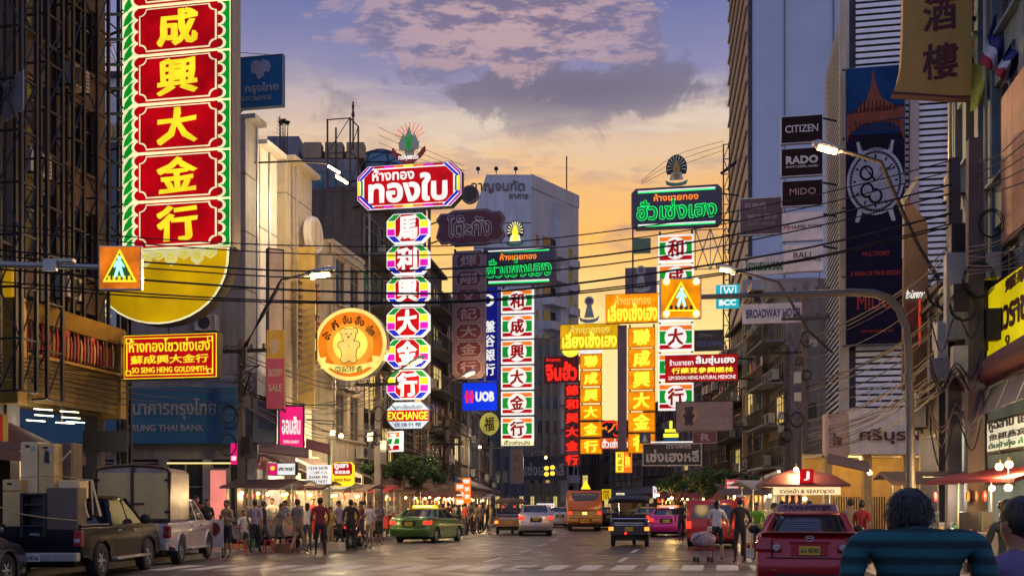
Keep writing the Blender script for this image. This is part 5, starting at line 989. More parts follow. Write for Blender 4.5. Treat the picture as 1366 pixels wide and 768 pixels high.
# ---------------- steel trusses, poles, lamps, cables
def truss(name, label, cx, d, w, z0, z1, bay=1.1, m=M_STEEL, rz=SA, cat='truss', grp=None, dep=None):
    o = G(cx, d, z0); rt = thing(name, label, cat, o, rz, grp); H = z1-z0; dep = dep or w
    pm = MB().box(-0.04, 0.04, -0.04, 0.04, 0, H).mesh('post')
    for x in (-w/2, w/2):
        for y in (0, dep): put('post', pm, m, rt, (x, y, 0))
    n = max(1, int(H/bay)); b = H/n
    bh = MB().box(-w/2+0.04, w/2-0.04, -0.025, 0.025, -0.025, 0.025).mesh('rail'); bs = MB().box(-0.025, 0.025, 0.04, dep-0.04, -0.025, 0.025).mesh('rail')
    d1 = MB().tube([(-w/2, -0.03, 0), (w/2, -0.03, b)], 0.025, 4).mesh('brace'); d2 = MB().tube([(w/2, -0.03, 0), (-w/2, -0.03, b)], 0.025, 4).mesh('brace'); d3 = MB().tube([(0.0, 0, 0), (0.0, dep, b)], 0.025, 4).mesh('brace')
    for i in range(n+1):
        z = min(i*b, H-0.03); put('rail', bh, m, rt, (0, 0, z)); put('rail', bs, m, rt, (w/2, 0, z))
        if i < n: put('brace', (d1, d2)[i % 2], m, rt, (0, 0, z)); put('brace', d3, m, rt, (w/2, 0, z))
    return rt
for cx, d, w, lab in ((14, 24.2, 0.55, 'dark lattice truss at the left edge above the gilded balcony'), (48, 26.2, 0.62, 'second dark truss from the left edge'), (86, 28.2, 0.5, 'third dark truss from the left edge'), (118, 29.6, 0.55, 'dark truss nearest the tall red goldsmith sign')):
    truss('sign_truss', lab, cx, d, w, 4.2, 21, 1.2, M_STEEL, grp='trusses of the left sign frames')
    b = S0(0, 0); rt = COL.objects[-1] if False else None
truss('sign_truss', 'slim dark truss standing left of the tall red goldsmith sign', 163, 31.3, 0.25, 0, 17, 1.3)
mb = MB()
for i in range(10):
    z = P(0, 20+i*33, 30.6).z; rt = solo('cross_strut', MB().tube([P(128, 20+i*33, 30.4), P(170, 19+i*33+(i % 3), 31.2)], 0.045, 4), M_STEEL, 'dark steel strut tying the truss to the tall red sign, number %s from the top' % ('one two three four five six seven eight nine ten'.split()[i]), 'strut', 'struts left of the tall red sign')
    rt['label'] = 'dark steel strut tying the truss to the tall red sign'
for i in range(4): solo('cross_strut', MB().tube([P(128, 15+i*90, 30.4), P(168, 50+i*90, 31.2)], 0.03, 4), M_STEEL, 'thin slanting brace beside the tall red sign', 'strut', 'slanting braces left of the tall red sign')
truss('scaffold_tower', 'open lattice scaffold tower against the sky left of the wide red sign', 452, 57, 1.3, 9.5, P(0, 158, 57).z, 1.7, M_RUST)
truss('scaffold_tower', 'tall thin lattice mast at the left edge of the pale tower', 969, 63, 0.35, 6, P(0, 192, 63).z, 0.9, M_RUST)
solo('flag_pole', MB().tube([P(471, 200, 57), P(471, 136, 57)], 0.05, 5), M_STEEL, 'thin pole with a furled flag on the scaffold tower', 'pole')
solo('furled_flag', MB().loft([[P(471+w*math.cos(a), y, 57-0.1*math.sin(a)) for a in (0, 1.57, 3.14, 4.7)] for y, w in ((138, 0.5), (141, 2), (148, 1.2), (154, 2.6), (158, 0.6))]), mat('flag_cloth', (0.12, 0.03, 0.03, 1)), 'dark furled flag drooping on the thin pole above the scaffold tower', 'flag')
# gilded balcony box
A, B = P(23, 535, 25.6), P(163, 556, 30.4); h = P(23, 399, 25.6).z-A.z; L = math.hypot(B.x-A.x, B.y-A.y); gb = thing('gilded_balcony', 'gilded slatted balcony box with red ornaments on the left shop row', 'balcony', A, math.atan2(B.y-A.y, B.x-A.x))
M_OLIVE = mat('olive_gilt', (0.16, 0.10, 0.03, 1), 0.5, 0.2, var=0.3); M_GILT = mat('gilt_frame', (0.40, 0.24, 0.05, 1), 0.45, 0.2, var=0.3)
part(gb, 'back', MB().box(0, L, 0.5, 1.2, 0, h), M_OLIVE)
part(gb, 'end_post', MB().box(-0.12, 0.24, -0.1, 1.2, -0.05, h+0.05), M_GILT, bevel=0.02); part(gb, 'end_post', MB().box(L-0.24, L+0.06, -0.1, 1.2, -0.05, h+0.02), M_GILT, bevel=0.02)
part(gb, 'cornice', MB().loft([[(0.25, y, z) for y, z in ((-0.25, h), (-0.1, h-0.25), (0.0, h-0.4), (0.5, h-0.4), (0.5, h))], [(L-0.25, y, z) for y, z in ((-0.25, h), (-0.1, h-0.25), (0.0, h-0.4), (0.5, h-0.4), (0.5, h))]]), M_GILT)
for i in range(5): put('upper_slat', shared('gsl', lambda: MB().box(0.25, L-0.25, 0.3, 0.36, 0, 0.12).mesh('upper_slat')), M_OLIVE, gb, (0, 0, h*0.62+i*0.15))
for i in range(8): put('lower_slat', shared('gs2', lambda: MB().box(0.25, L-0.25, 0.0, 0.06, 0, 0.125).mesh('lower_slat')), M_OLIVE, gb, (0, 0, 0.06+i*0.14))
part(gb, 'hand_rail', MB().box(0.25, L-0.25, -0.12, 0.08, 1.17, 1.24), M_GILT)
for i in range(26): x = 0.45+i*(L-0.9)/25; part(gb, 'hanging_ornament', MB().tube([(x, 0.05, 1.3), (x, 0.05, 1.38), (x+0.02, 0.05, 1.75), (x, 0.05, 1.95+0.1*(i % 3))], [0.02, 0.05, 0.055, 0.02], 6), GOODS[(0, 6, 0, 1)[i % 4]])
for x in (0.35, L*0.45, L*0.7): part(gb, 'paper_lantern', MB().ball((x, 0.15, 2.0), 0.16, 8, (1, 1, 1.3)), GOODS[0])
fl = thing('tube_light_rack', 'pair of fluorescent tube racks glowing under the gilded balcony', 'light', P(70, 548, 27))
for i, (x, y) in enumerate(((45, 545), (46, 553), (35, 560), (80, 548), (82, 556), (74, 563), (88, 562))): q = P(x, y, 26.8)-fl.location; part(fl, 'tube', MB().tube([q, q+Vector((0.42, 0.15, -0.02))], 0.014, 5), M_TUBE)
part(fl, 'bracket', MB().tube([P(83, 540, 26.9)-fl.location, P(83, 566, 26.9)-fl.location], 0.03, 4), M_STEEL); light(P(60, 565, 26.6), 60, (1, 0.9, 0.65), 0.3)
b_ = solo('hanging_board', MB().box(-12.35, -11.1, 30.2, 30.35, 3.1, 3.7), M_STEEL, 'dark carved board hanging over the side street behind the appliances', 'board')
# pedestrian-crossing mast signs
def pedestrian(s, cx, cy, k, m, L0):
    s.disc('figure', cx+0.5*k, cy-11*k, 2.5*k, m, L0, 12)
    for pts in ([(-3, -8), (3, -8), (3.4, 1), (-3, 1)], [(-3, 1), (0.5, 1), (-2.5, 12), (-6, 12)], [(0, 1), (3.4, 1), (6.5, 12), (3.2, 12)], [(-3, -8), (-7, 0), (-5.4, 1), (-2, -4)], [(2.6, -8), (7.2, -1), (5.8, 0.6), (2.4, -3)]): s.poly('figure', [(cx+x*k, cy+y*k) for x, y in pts], m, L0)
def crossing(r, d, lab, corner):
    s = Sign('crossing_sign', lab, 'sign', r, d, 0.14, rot=0.0); x0, y0, x1, y1 = r; cx = (x0+x1)/2; h = y1-y0; w = x1-x0
    s.body(M_ALU); s.rect_('panel', (x0+1.5, y0+1.5, x1-1.5, y1-1.5), g('crossing_amber_%d' % corner, rgb(*((250, 140, 0) if corner else (226, 116, 20))), 1.0, 0.35, 2.5), 1)
    tri = [(x0+w*0.1, y1-h*0.17), (x1-w*0.1, y1-h*0.17), (cx, y0+h*0.08)]; ins = lambda f: [(cx+(x-cx)*f, y1-h*0.38+(y-(y1-h*0.38))*f) for x, y in tri]
    s.poly('triangle', tri, g('triangle_yellow', rgb(255, 214, 40), 1.5, 0.05), 2); s.poly('triangle_inner', ins(0.82), g('triangle_green_%d' % corner, rgb(*((216, 130, 6) if corner else (60, 88, 40))), 0.8), 3)
    for i in range(5): s.rect_('zebra_bar', (x0+w*(0.23+0.12*i), y1-h*0.3, x0+w*(0.29+0.12*i), y1-h*0.2), E_YEL if not corner else M_BLK, 4)
    pedestrian(s, cx, y0+h*0.5, h/56*1.05, g('figure_cyan', rgb(170, 255, 232), 1.4, 0.02), 5)
    if corner:
        for x in (x0+w*0.14, x1-w*0.14):
            for y in (y0+h*0.1, y1-h*0.1): s.disc('flasher', x, y, 4.2, g('flasher', (1.0, 0.72, 0.2, 1), 4.0, 0.02), 6, 14, th=0.05)
    return s
crossing((134, 329, 190, 387), 21.5, 'lit pedestrian-crossing sign on the mast arm at left', 0); s = crossing((880, 372, 935, 425), 22, 'lit pedestrian-crossing sign with four amber flashers on the right mast arm', 1)
light(P(907, 440, 21.5), 25, (1, 0.6, 0.15), 0.3)
ml = thing('mast_arm_pole', 'pale mast arm entering from the left edge and carrying the left crossing sign', 'pole', G(-60, 21.5))
part(ml, 'arm', MB().tube([P(-60, 350, 21.5)-ml.location, P(20, 353, 21.5)-ml.location, P(134, 356, 21.5)-ml.location], [0.085, 0.07, 0.05], 8), M_GALV, smooth=60); part(ml, 'pole', MB().tube([(0, 0, 0), P(-60, 350, 21.5)-ml.location], 0.11, 8), M_GALV, smooth=60); q = P(68, 354, 21.4)-ml.location; part(ml, 'clamp_box', MB().box(q.x-0.13, q.x+0.13, -0.18, -0.1, q.z-0.12, q.z+0.12), M_GALV); part(ml, 'clamp_box', MB().box(q.x+0.05, q.x+0.45, -0.12, 0.05, q.z+0.08, q.z+0.14), M_GALV)
M_MAST = mat('shaded_mast_steel', (0.17, 0.155, 0.14, 1), 0.5, 0.35)  # galvanised steel darkened, the mast's shade put into its colour
mr = thing('mast_arm_pole', 'tall curved galvanised mast whose long arm carries the right crossing sign', 'pole', G(1213, 22)); pts = [(1215, 690), (1214, 560), (1212, 470), (1209, 437), (1200, 413), (1186, 398), (1165, 391), (1140, 390), (1060, 392), (1000, 394), (935, 396)]
rr = [0.095, 0.088, 0.082, 0.08, 0.088, 0.085, 0.082, 0.08, 0.07, 0.06, 0.05]; part(mr, 'arm', MB().tube([P(x, y, 22)-mr.location for x, y in pts], rr, 10), M_MAST, smooth=60); part(mr, 'base', MB().lathe([(0.2, 0), (0.2, 0.05), (0.12, 0.1)], (0.03, 0, 0), 10), M_GALV)
part(mr, 'pole_foot', MB().tube([P(1215, 690, 22)-mr.location, (0.03, 0, 0.05)], 0.1, 10), M_MAST, smooth=60); part(mr, 'collar', MB().tube([P(1213, 500, 22)-mr.location, P(1213, 508, 22)-mr.location], 0.115, 10), M_MAST)
q = P(1010, 388, 21.9)-mr.location; part(mr, 'camera_housing', MB().box(q.x-0.15, q.x+0.15, -0.2, 0.2, q.z, q.z+0.14), M_GALV, bevel=0.02); part(mr, 'camera_bracket', MB().box(q.x-0.05, q.x+0.07, -0.05, 0.05, q.z-0.22, q.z-0.002), M_STEEL)
# street lamps
M_LAMP = glow('sodium_lamp', (1.0, 0.66, 0.26, 1), 9.0, 0.02)
def lamp(pts, d, lab, e, hx=3.0, r=0.06, lit=True):
    rt = thing('street_lamp', lab, 'street lamp', P(pts[0][0], pts[0][1], d), group='street lamps'); o = rt.location
    part(rt, 'arm', MB().tube([P(x, y, d)-o for x, y in pts], r, 8), M_STEEL, smooth=60)
    a, b = P(pts[-1][0], pts[-1][1], d)-o, P(pts[-2][0], pts[-2][1], d)-o; v = (a-b).normalized(); part(rt, 'lamp_head', MB().tube([a-v*0.05, a+v*0.12, a+v*0.7, a+v*0.85], [0.06, 0.12, 0.14, 0.05], 8), M_GALV, smooth=60)
    part(rt, 'lens', MB().tube([a+v*0.15+Vector((0, -0.05, -0.09)), a+v*0.7+Vector((0, -0.05, -0.1))], 0.09, 6), M_LAMP if lit else M_GALV)
    if lit: light(o+a+v*0.45+Vector((0, -0.1, -0.35)), e, (1.0, 0.62, 0.28), 0.15)
    return rt
lamp([(327, 492), (327, 462), (350, 420), (376, 374), (408, 367)], 30, 'curved street lamp arm with glowing head left of the round bear sign', 900)
lamp([(1252, 372), (1226, 330), (1205, 285), (1175, 216), (1122, 201)], 30, 'street lamp glowing beside the watch signs at upper right', 650)
lamp([(1110, 470), (1078, 440), (1052, 398), (1038, 376), (985, 362)], 38, 'dark lamp arm with dim head crossing behind the hotel boards', 350, r=0.05)
lamp([(505, 520), (522, 498), (545, 486)], 49, 'small lamp glowing in front of the fifth octagon box', 600, r=0.05)
lamp([(590, 520), (603, 506), (618, 500)], 62, 'small lamp glowing at the foot of the maroon vertical sign', 600, r=0.05)
for i, (x, y, d) in enumerate(((444, 577, 44), (455, 581, 46), (728, 610, 90), (640, 596, 80))):
    rt = thing('street_lamp', ('left of a twin pair of bright round lamps above the left shops', 'right of a twin pair of bright round lamps above the left shops', 'small far lamp over the centre of the street', 'small far lamp over the left lane beyond the tree')[i], 'street lamp', P(x, y, d), group='street lamps'); part(rt, 'globe', MB().ball((0, 0, 0), 0.11, 8), M_BULB); part(rt, 'arm', MB().tube([(0, 0, 0.1), (0, 0.2, 0.5), (-1.2, 0.5, 0.6)], 0.03, 5), M_STEEL); light(rt.location+Vector((0, -0.3, -0.2)), 260, (1, 0.8, 0.5), 0.15)
ff = thing('floodlight', 'bright twin tube floodlight on an arm left of the wide red sign', 'floodlight', P(445, 230, 40.5))
for i, (dx, dz) in enumerate(((-0.2, 0.25), (0.1, -0.15))): part(ff, 'tube', MB().tube([(dx, 0, dz), (dx+0.45, -0.1, dz-0.3)], 0.06, 6), M_TUBE); part(ff, 'housing', MB().tube([(dx, 0.02, dz+0.09), (dx+0.45, -0.08, dz-0.21)], 0.07, 6), M_STEEL)
part(ff, 'arm', MB().tube([(-0.2, 0, 0.35), (-1.4, 0.2, 0.5), (-3.2, 0.4, 0.5)], 0.04, 5), M_STEEL); light(ff.location+Vector((-0.1, 0.0, -0.6)), 950, (1.0, 0.72, 0.36), 0.3)
# utility poles
def upole(px, d, top, lab, w=0.3, arms=2, stuff=4, seed=1):
    r = random.Random(seed); rt = thing('utility_pole', lab, 'utility pole', G(px, d), SA); H = P(px, top, d).z
    part(rt, 'pole', MB().loft([[(x*w*f, y*w*f, z) for x, y in ((-.5, -.5), (.5, -.5), (.5, .5), (-.5, .5))] for z, f in ((0, 1.1), (H, 0.85))]), mat('pole_concrete', (0.13, 0.10, 0.09, 1), 0.8, streak=0.5), bevel=0.02)
    for i in range(arms): z = H-0.5-i*1.1; part(rt, 'crossarm', MB().box(-1.0, 1.0, -w/2-0.12, -w/2-0.01, z, z+0.12), M_STEEL); [part(rt, 'insulator', MB().lathe([(0.03, 0), (0.07, 0.03), (0.04, 0.08), (0.07, 0.12), (0.03, 0.18)], (x, -w/2-0.06, z+0.12), 8), M_BRNW) for x in (-0.9, -0.45, 0.45, 0.9)]
    for i in range(stuff): z = H*(0.5+0.07*i)-0.3; x = r.choice((-1, 1))*(w/2+0.16); part(rt, 'junction_box', MB().box(x-0.15, x+0.15, -0.25, 0.05, z, z+r.uniform(0.35, 0.7)), [M_AC, M_STEEL, M_GALV][r.randrange(3)], bevel=0.01)
    for i in range(3):                                     # coiled slack cable hung on the pole
        z = r.uniform(H*0.45, H*0.8); R_ = r.uniform(0.14, 0.3); x = r.uniform(-0.4, 0.4); mbx = MB()
        for q in range(3): mbx.tube([(x+(R_+q*0.03)*math.cos(2*math.pi*k/12), -w/2-0.08-q*0.03, z+(R_*1.25+q*0.02)*math.sin(2*math.pi*k/12)) for k in range(13)], 0.011, 4)
        part(rt, 'cable_coil', mbx, M_CABLE)
    return rt, H
p1, H1 = upole(1300, 22.6, 186, 'massive dark concrete utility pole left of the yellow sign', 0.34, 0, 4, 3)
mb = MB()
for i, (x, y0, y1, w, m_) in enumerate(((1262, 340, 455, 26, M_AC), (1278, 388, 470, 30, M_STEEL), (1244, 478, 506, 30, M_GREYW), (1266, 300, 345, 20, M_STEEL), (1296, 340, 470, 22, M_STEEL), (1246, 430, 478, 14, M_GALV), (1278, 468, 500, 22, M_WHITE))):
    a, b = P(x-w/2, y1, 23.6), P(x+w/2, y0, 23.6); o = p1.location; part(p1, 'equipment_box', MB().rbox(((a.x+b.x)/2-o.x, 0.9+0.03*i, (a.z+b.z)/2), (b.x-a.x, 0.35, b.z-a.z)), m_, bevel=0.02)
upole(1272, 24.2, 212, 'second dark utility pole with knotted cables beside the massive one', 0.3, 0, 2, 5)
upole(1074, 45, 378, 'utility pole behind the hotel boards carrying cable coils', 0.3, 2, 5, 7); upole(1050, 55, 460, 'farther utility pole left of the louvred building', 0.3, 1, 3, 8)
upole(322, 36.3, 452, 'slim pole at the left corner by the pink panel', 0.22, 1, 1, 9); upole(597, 66, 560, 'dark pole tangled with cables near the left tree', 0.3, 2, 4, 10); upole(505, 47, 500, 'dark pole in front of the balconied shops', 0.3, 1, 3, 11)
upole(1000, 66, 560, 'far pole by the right-hand trees', 0.28, 1, 2, 12); upole(655, 84, 590, 'far dark pole on the left pavement', 0.28, 1, 2, 13)
solo('green_post', MB().tube([G(439, 41), P(439, 588, 41)], 0.05, 6), mat('green_post_paint', (0.2, 0.4, 0.32, 1)), 'thin pale green post on the left pavement', 'post')
# ---------------- cables
def cable(pts, r, m, name='cable', grp='cables strung over the street', lab='black cable sagging across the street', n=4):
    """smooth run through world points"""
    P_ = [Vector(p) for p in pts]; out = []
    for i in range(len(P_)-1):
        p0, p1_, p2, p3 = P_[max(i-1, 0)], P_[i], P_[i+1], P_[min(i+2, len(P_)-1)]
        for k in range(n): t = k/n; out.append(0.5*((2*p1_)+(p2-p0)*t+(2*p0-5*p1_+4*p2-p3)*t*t+(3*p1_-p0-3*p2+p3)*t**3))
    out.append(P_[-1]); return solo(name, MB().tube(out, r, 4, cap=False), m, lab, 'cable', grp)
def px_cable(lst, d0, d1, r, m=M_CABLE, **k):
    x0, x1 = lst[0][0], lst[-1][0]; return cable([P(x, y, d0+(d1-d0)*(x-x0)/(x1-x0)) for x, y in lst], r, m, **k)
for ci, (lst, r) in enumerate((([(-40, 296), (200, 318), (420, 328), (640, 326), (860, 302), (1080, 262), (1270, 214)], 0.017), ([(-40, 303), (200, 326), (420, 339), (640, 338), (860, 316), (1080, 276), (1270, 228)], 0.017),
               ([(-40, 330), (200, 350), (420, 362), (640, 356), (860, 333), (1080, 293), (1270, 246)], 0.026), ([(-40, 338), (200, 358), (420, 371), (640, 368), (860, 346), (1080, 304), (1270, 258)], 0.02),
               ([(-40, 356), (200, 374), (420, 388), (640, 390), (860, 366), (1080, 330), (1270, 284)], 0.03), ([(-40, 372), (200, 392), (420, 402), (640, 400), (860, 378), (1080, 344), (1270, 298)], 0.022),
               ([(-40, 378), (200, 396), (420, 404), (640, 402), (860, 381), (1080, 346), (1270, 302)], 0.022))): px_cable(lst, 24, 24, r*0.78, lab=('thin topmost black cable crossing the whole street', 'second thin black cable just under the topmost street cable', 'third black street cable, starting just below the left golden bowl rim', 'fourth black street cable, close under the third', 'fifth and thickest black cable crossing the whole street', 'sixth black street cable, upper one of the lowest pair', 'lowest black cable crossing the whole street')[ci])
for i in range(5): px_cable([(1305, 215+i*14), (1330, 208+i*12), (1366, 175+i*17), (1420, 130+i*22)], 22.3, 19, 0.016, M_CABLE2, lab='pale cable running right from the massive utility pole', grp='pale cables at the right edge')
for i in range(7): px_cable([(1290, 330+i*6), (1330, 322+i*7+R.uniform(-4, 10)), (1366, 300+i*9), (1420, 262+i*12)], 22.2, 19, 0.014, M_CABLE2, lab='pale cable running right from the massive utility pole', grp='pale cables at the right edge')
for i in range(26):
    y0 = R.uniform(318, 520); y1 = 440+(y0-318)*0.85+R.uniform(-12, 12); sag = R.uniform(4, 22)
    cable([P(1268+R.uniform(-6, 6), y0, 24), P(1205, (y0*0.62+y1*0.38)+sag, 30), P(1140, (y0*0.3+y1*0.7)+sag, 37), P(1074, y1, 45)], R.uniform(0.012, 0.022), [M_CABLE, M_CABLE2, M_CABLE2][i % 3], lab='sagging cable between the two right-hand utility poles', grp='cable bundle of the right-hand poles')
for i in range(10):
    y1 = R.uniform(420, 600); cable([P(1074, y1, 45), P(1062, y1+R.uniform(10, 30), 50), P(1050, y1+R.uniform(-5, 12), 55)], 0.02, M_CABLE2 if i % 2 else M_CABLE, lab='sagging cable between the farther right-hand poles', grp='cables of the farther right-hand poles')
for i in range(14):
    y0 = R.uniform(458, 540); y1 = 505+R.uniform(0, 80); sag = R.uniform(8, 26)
    cable([P(322, y0, 36), P(385, (y0*.7+y1*.3)+sag, 39), P(445, (y0*.3+y1*.7)+sag, 43), P(505, y1, 47)], R.uniform(0.011, 0.02), [M_CABLE, M_CABLE2][i % 2], lab='sagging cable between the two left-hand poles', grp='cable bundle of the left-hand poles')
for i in range(9):
    y0 = R.uniform(505, 600); y1 = 570+R.uniform(0, 45); cable([P(505, y0, 47), P(550, (y0+y1)/2+R.uniform(5, 22), 56), P(597, y1, 66)], 0.018, M_CABLE, lab='sagging cable above the left tree', grp='cables above the left tree')
for i in range(7): px_cable([(-20, 470+i*5), (90, 485+i*6), (170, 492+i*8), (322, 500+i*10+R.uniform(-6, 6))], 23.5, 36, 0.014, lab='black cable across the gilded balcony', grp='cables in front of the gilded balcony')
for i in range(8):
    y0 = R.uniform(350, 600); px_cable([(1240, y0), (1256, y0+R.uniform(20, 60)), (1275, y0+R.uniform(-20, 20)), (1296, y0+R.uniform(10, 50)), (1310, y0-10)], 22.5, 22.2, 0.016, M_CABLE if i % 2 else M_CABLE2, lab='loose cable loop hanging on the massive utility pole', grp='loose loops on the utility pole')
for i in range(4): px_cable([(505, 170+i*10+0), (560, 196+i*8), (620, 222+i*6)], 57, 60, 0.012, lab='thin stay wire sloping past the leaf emblem', grp='stay wires by the leaf emblem')
for i in range(3): px_cable([(855, 246-i*2), (900, 224-i*8), (966, 200-i*6)], 60, 62, 0.012, lab='thin stay wire behind the right fan emblem', grp='stay wires by the right fan emblem')
# cable tangle clump below left corner pole
for i in range(10): x = 322+R.uniform(-10, 18); y = R.uniform(470, 520); px_cable([(322, y), (x, y+14), (322+R.uniform(5, 24), y+R.uniform(-6, 20)), (324+R.uniform(-6, 14), y+R.uniform(15, 40))], 36, 35.8, 0.018, lab='loose cable drooping from the slim corner pole', grp='loose cables on the slim corner pole')
# ---------------- near right: flags, rolled awning, canvas
def cloth(name, lab, pts, m, d, wav=0.05):
    """a waving flag quad: pts are four pixel corners"""
    n = 8; mb = MB(); a, b, c, e = [Vector(p) for p in pts]
    for i in range(n+1):
        for j in range(n+1):
            u_, v_ = i/n, j/n; q = a.lerp(b, u_).lerp(e.lerp(c, u_), v_); p = P(q.x, q.y, d+wav*math.sin(u_*7+v_*2)*3); mb.v.append(tuple(p))
    mb.f = [(i*(n+1)+j, (i+1)*(n+1)+j, (i+1)*(n+1)+j+1, i*(n+1)+j+1) for i in range(n) for j in range(n)]
    mb.m = [0]*len(mb.f)
    return solo(name, mb, m, lab, 'flag', smooth=60)
def stripes(name, stops):
    m = bpy.data.materials.new(name); m.use_nodes = True; nt = m.node_tree; tc = nt.nodes.new('ShaderNodeTexCoord'); sp = nt.nodes.new('ShaderNodeSeparateXYZ'); nt.links.new(tc.outputs['Generated'], sp.inputs[0])
    r = (X(nt, sp.outputs[0])*0.8+X(nt, sp.outputs[2])*0.35).ramp(stops); r.node.color_ramp.interpolation = 'CONSTANT'; nt.links.new(r, nt.nodes['Principled BSDF'].inputs['Base Color']); nt.nodes['Principled BSDF'].inputs['Roughness'].default_value = 0.8; return m
M_THAI = stripes('tricolour_cloth', [(0.0, (0.35, 0.02, 0.03, 1)), (0.25, (0.5, 0.5, 0.52, 1)), (0.42, (0.03, 0.03, 0.16, 1)), (0.72, (0.5, 0.5, 0.52, 1)), (0.88, (0.35, 0.02, 0.03, 1))])
cloth('flag', 'red, white and blue striped flag hanging behind the gold restaurant sign', [(1328, 18), (1352, 52), (1340, 104), (1306, 84)], M_THAI, 23); cloth('flag', 'second red, white and blue flag at the right edge', [(1352, 52), (1372, 62), (1345, 112), (1326, 98)], M_THAI, 22)
cloth('flag', 'yellow flag hanging between the gold restaurant sign and the striped flags', [(1296, 84), (1338, 96), (1322, 130), (1294, 150)], mat('yellow_flag', (0.42, 0.42, 0.04, 1), 0.8), 24)
a_, b_ = P(1296, 508, 24), P(1400, 452, 18.5); ra = thing('rolled_awning', 'thick maroon rolled awning below the yellow sign', 'awning', a_); part(ra, 'roll', MB().tube([(0, 0, 0), b_-a_], 0.3, 14), mat('maroon_canvas', (0.10, 0.022, 0.035, 1), 0.8), smooth=50)
for i in range(4): t0, t1 = i/4, (i+0.94)/4; o_ = Vector((0, -0.15, -0.35)); p_, q_ = (b_-a_)*t0+o_, (b_-a_)*t1+o_; part(ra, 'canvas_flap', MB().add([p_, q_, q_+Vector((-0.25, 0, -0.6)), p_+Vector((-0.25, 0, -0.6)), p_+Vector((0.02, .02, 0)), q_+Vector((.02, .02, 0)), q_+Vector((-0.23, .02, -0.6)), p_+Vector((-0.23, .02, -0.6))], [(0, 1, 2, 3), (7, 6, 5, 4), (0, 4, 5, 1), (1, 5, 6, 2), (2, 6, 7, 3), (3, 7, 4, 0)]), mat('grey_canvas', (0.30, 0.26, 0.22, 1), 0.8, streak=0.3))
# narrow lit shop sign tower in front of the louvres
ns = Sign('vertical_sign', 'narrow upright sign box with slanted top edge in front of the louvres', 'sign', (1200, 248, 1240, 520), 31.5, 0.3); ns.poly('cabinet', [(1203, 520), (1206, 262), (1236, 300), (1238, 520)], M_BRNW, 0, th=0.3); ns.poly('top_edge', [(1201, 266), (1222, 236), (1225, 240), (1206, 270)], M_GALV, 1, th=0.35); ns.poly('edge_strip', [(1202, 345), (1204.5, 345), (1205.5, 266), (1203, 266)], M_GALV, 1)
ns.rect_('lit_panel', (1224, 400, 1227, 462), g('orange_strip', rgb(190, 60, 30), 0.8), 1); ns.text('สำนักงาน', (1207, 388, 1232, 399), E_WHT, 0.02, 1); ns.rect_('dark_print', (1208, 405, 1222, 455), M_MAR, 1)
# ---------------- vehicles: y runs forward from the rear bumper, x to the right
M_TYRE = mat('tyre_rubber', (0.018, 0.017, 0.018, 1), 0.75); M_RIM = mat('alloy_rim', (0.5, 0.5, 0.5, 1), 0.3, 0.8); M_CGLASS = mat('car_glass', (0.02, 0.025, 0.03, 1), 0.06, spec=0.9, var=0.3, bump=0, scale=1)
M_CHR = mat('chrome', (0.7, 0.7, 0.7, 1), 0.12, 1.0, bump=0); M_UNDER = mat('underbody', (0.012, 0.012, 0.012, 1), 0.8); M_TAILR = mat('tail_lens_red', (0.35, 0.01, 0.01, 1), 0.15, coat=0.5, bump=0)
E_TAIL = glow('lit_tail_lamp', (1.0, 0.03, 0.015, 1), 2.2, 0.02); E_TAILO = glow('lit_orange_lamp', (1.0, 0.25, 0.03, 1), 2.5, 0.02); M_PLATE = mat('plate_yellow', (0.62, 0.42, 0.04, 1), 0.4, bump=0); M_PLW = mat('plate_white', (0.6, 0.6, 0.6, 1), 0.4); E_HEAD = glow('head_lamp', (1, 0.93, 0.75, 1), 12, 0.02)
def paint(n, c, metal=0.25, rough=0.28, coat=0.6): return mat('paint_'+n, c, rough, metal, var=0.12, scale=1.5, bump=0.0, coat=coat)
def wheel(root, x, y, r, w=0.2, name='wheel'):
    s_ = 1 if x > 0 else -1
    ty = shared(('tyre', r, w), lambda: MB().lathe([(r*0.62, -w/2), (r*0.9, -w/2), (r, -w*0.36), (r, w*0.36), (r*0.9, w/2), (r*0.62, w/2)], (0, 0, 0), 20, 'X', 0, False).mesh('wheel', smooth=40))
    def rim():
        mb = MB(); mb.lathe([(r*0.66, w*0.46), (r*0.6, w*0.40), (r*0.58, 0.0)], (0, 0, 0), 20, 'X', 0, False); mb.lathe([(r*0.58, 0.0), (0.02, 0.001)], (0, 0, 0), 20, 'X', 1, False)
        mb.lathe([(r*0.13, 0), (r*0.13, w*0.42), (0.01, w*0.44)], (0, 0, 0), 8, 'X')
        for k in range(6): a = k*math.pi/3; mb.add([tuple(Vector((x_, p*math.cos(a)-q*math.sin(a), p*math.sin(a)+q*math.cos(a)))) for x_, p, q in ((w*.4, 0.02, -r*.08), (w*.36, r*.6, -r*.06), (w*.36, r*.6, r*.06), (w*.4, 0.02, r*.08), (0, 0.02, -r*.08), (0, r*.6, -r*.06), (0, r*.6, r*.06), (0, 0.02, r*.08))], [(0, 1, 2, 3), (0, 4, 5, 1), (3, 2, 6, 7)])
        return mb.mesh('rim')
    wo = put(name, ty, M_TYRE, root, (x, y, r)); ro = put('rim', shared(('rim', r, w), rim), [M_RIM, M_UNDER], wo)
    if s_ < 0: wo.rotation_euler = (0, 0, math.pi)
    return wo
def arch(cy, r, z0, n=8): return [(cy+r*math.cos(a), max(z0, 0.33+r*math.sin(a))) for a in [math.pi*(i/n) for i in range(n+1)]]
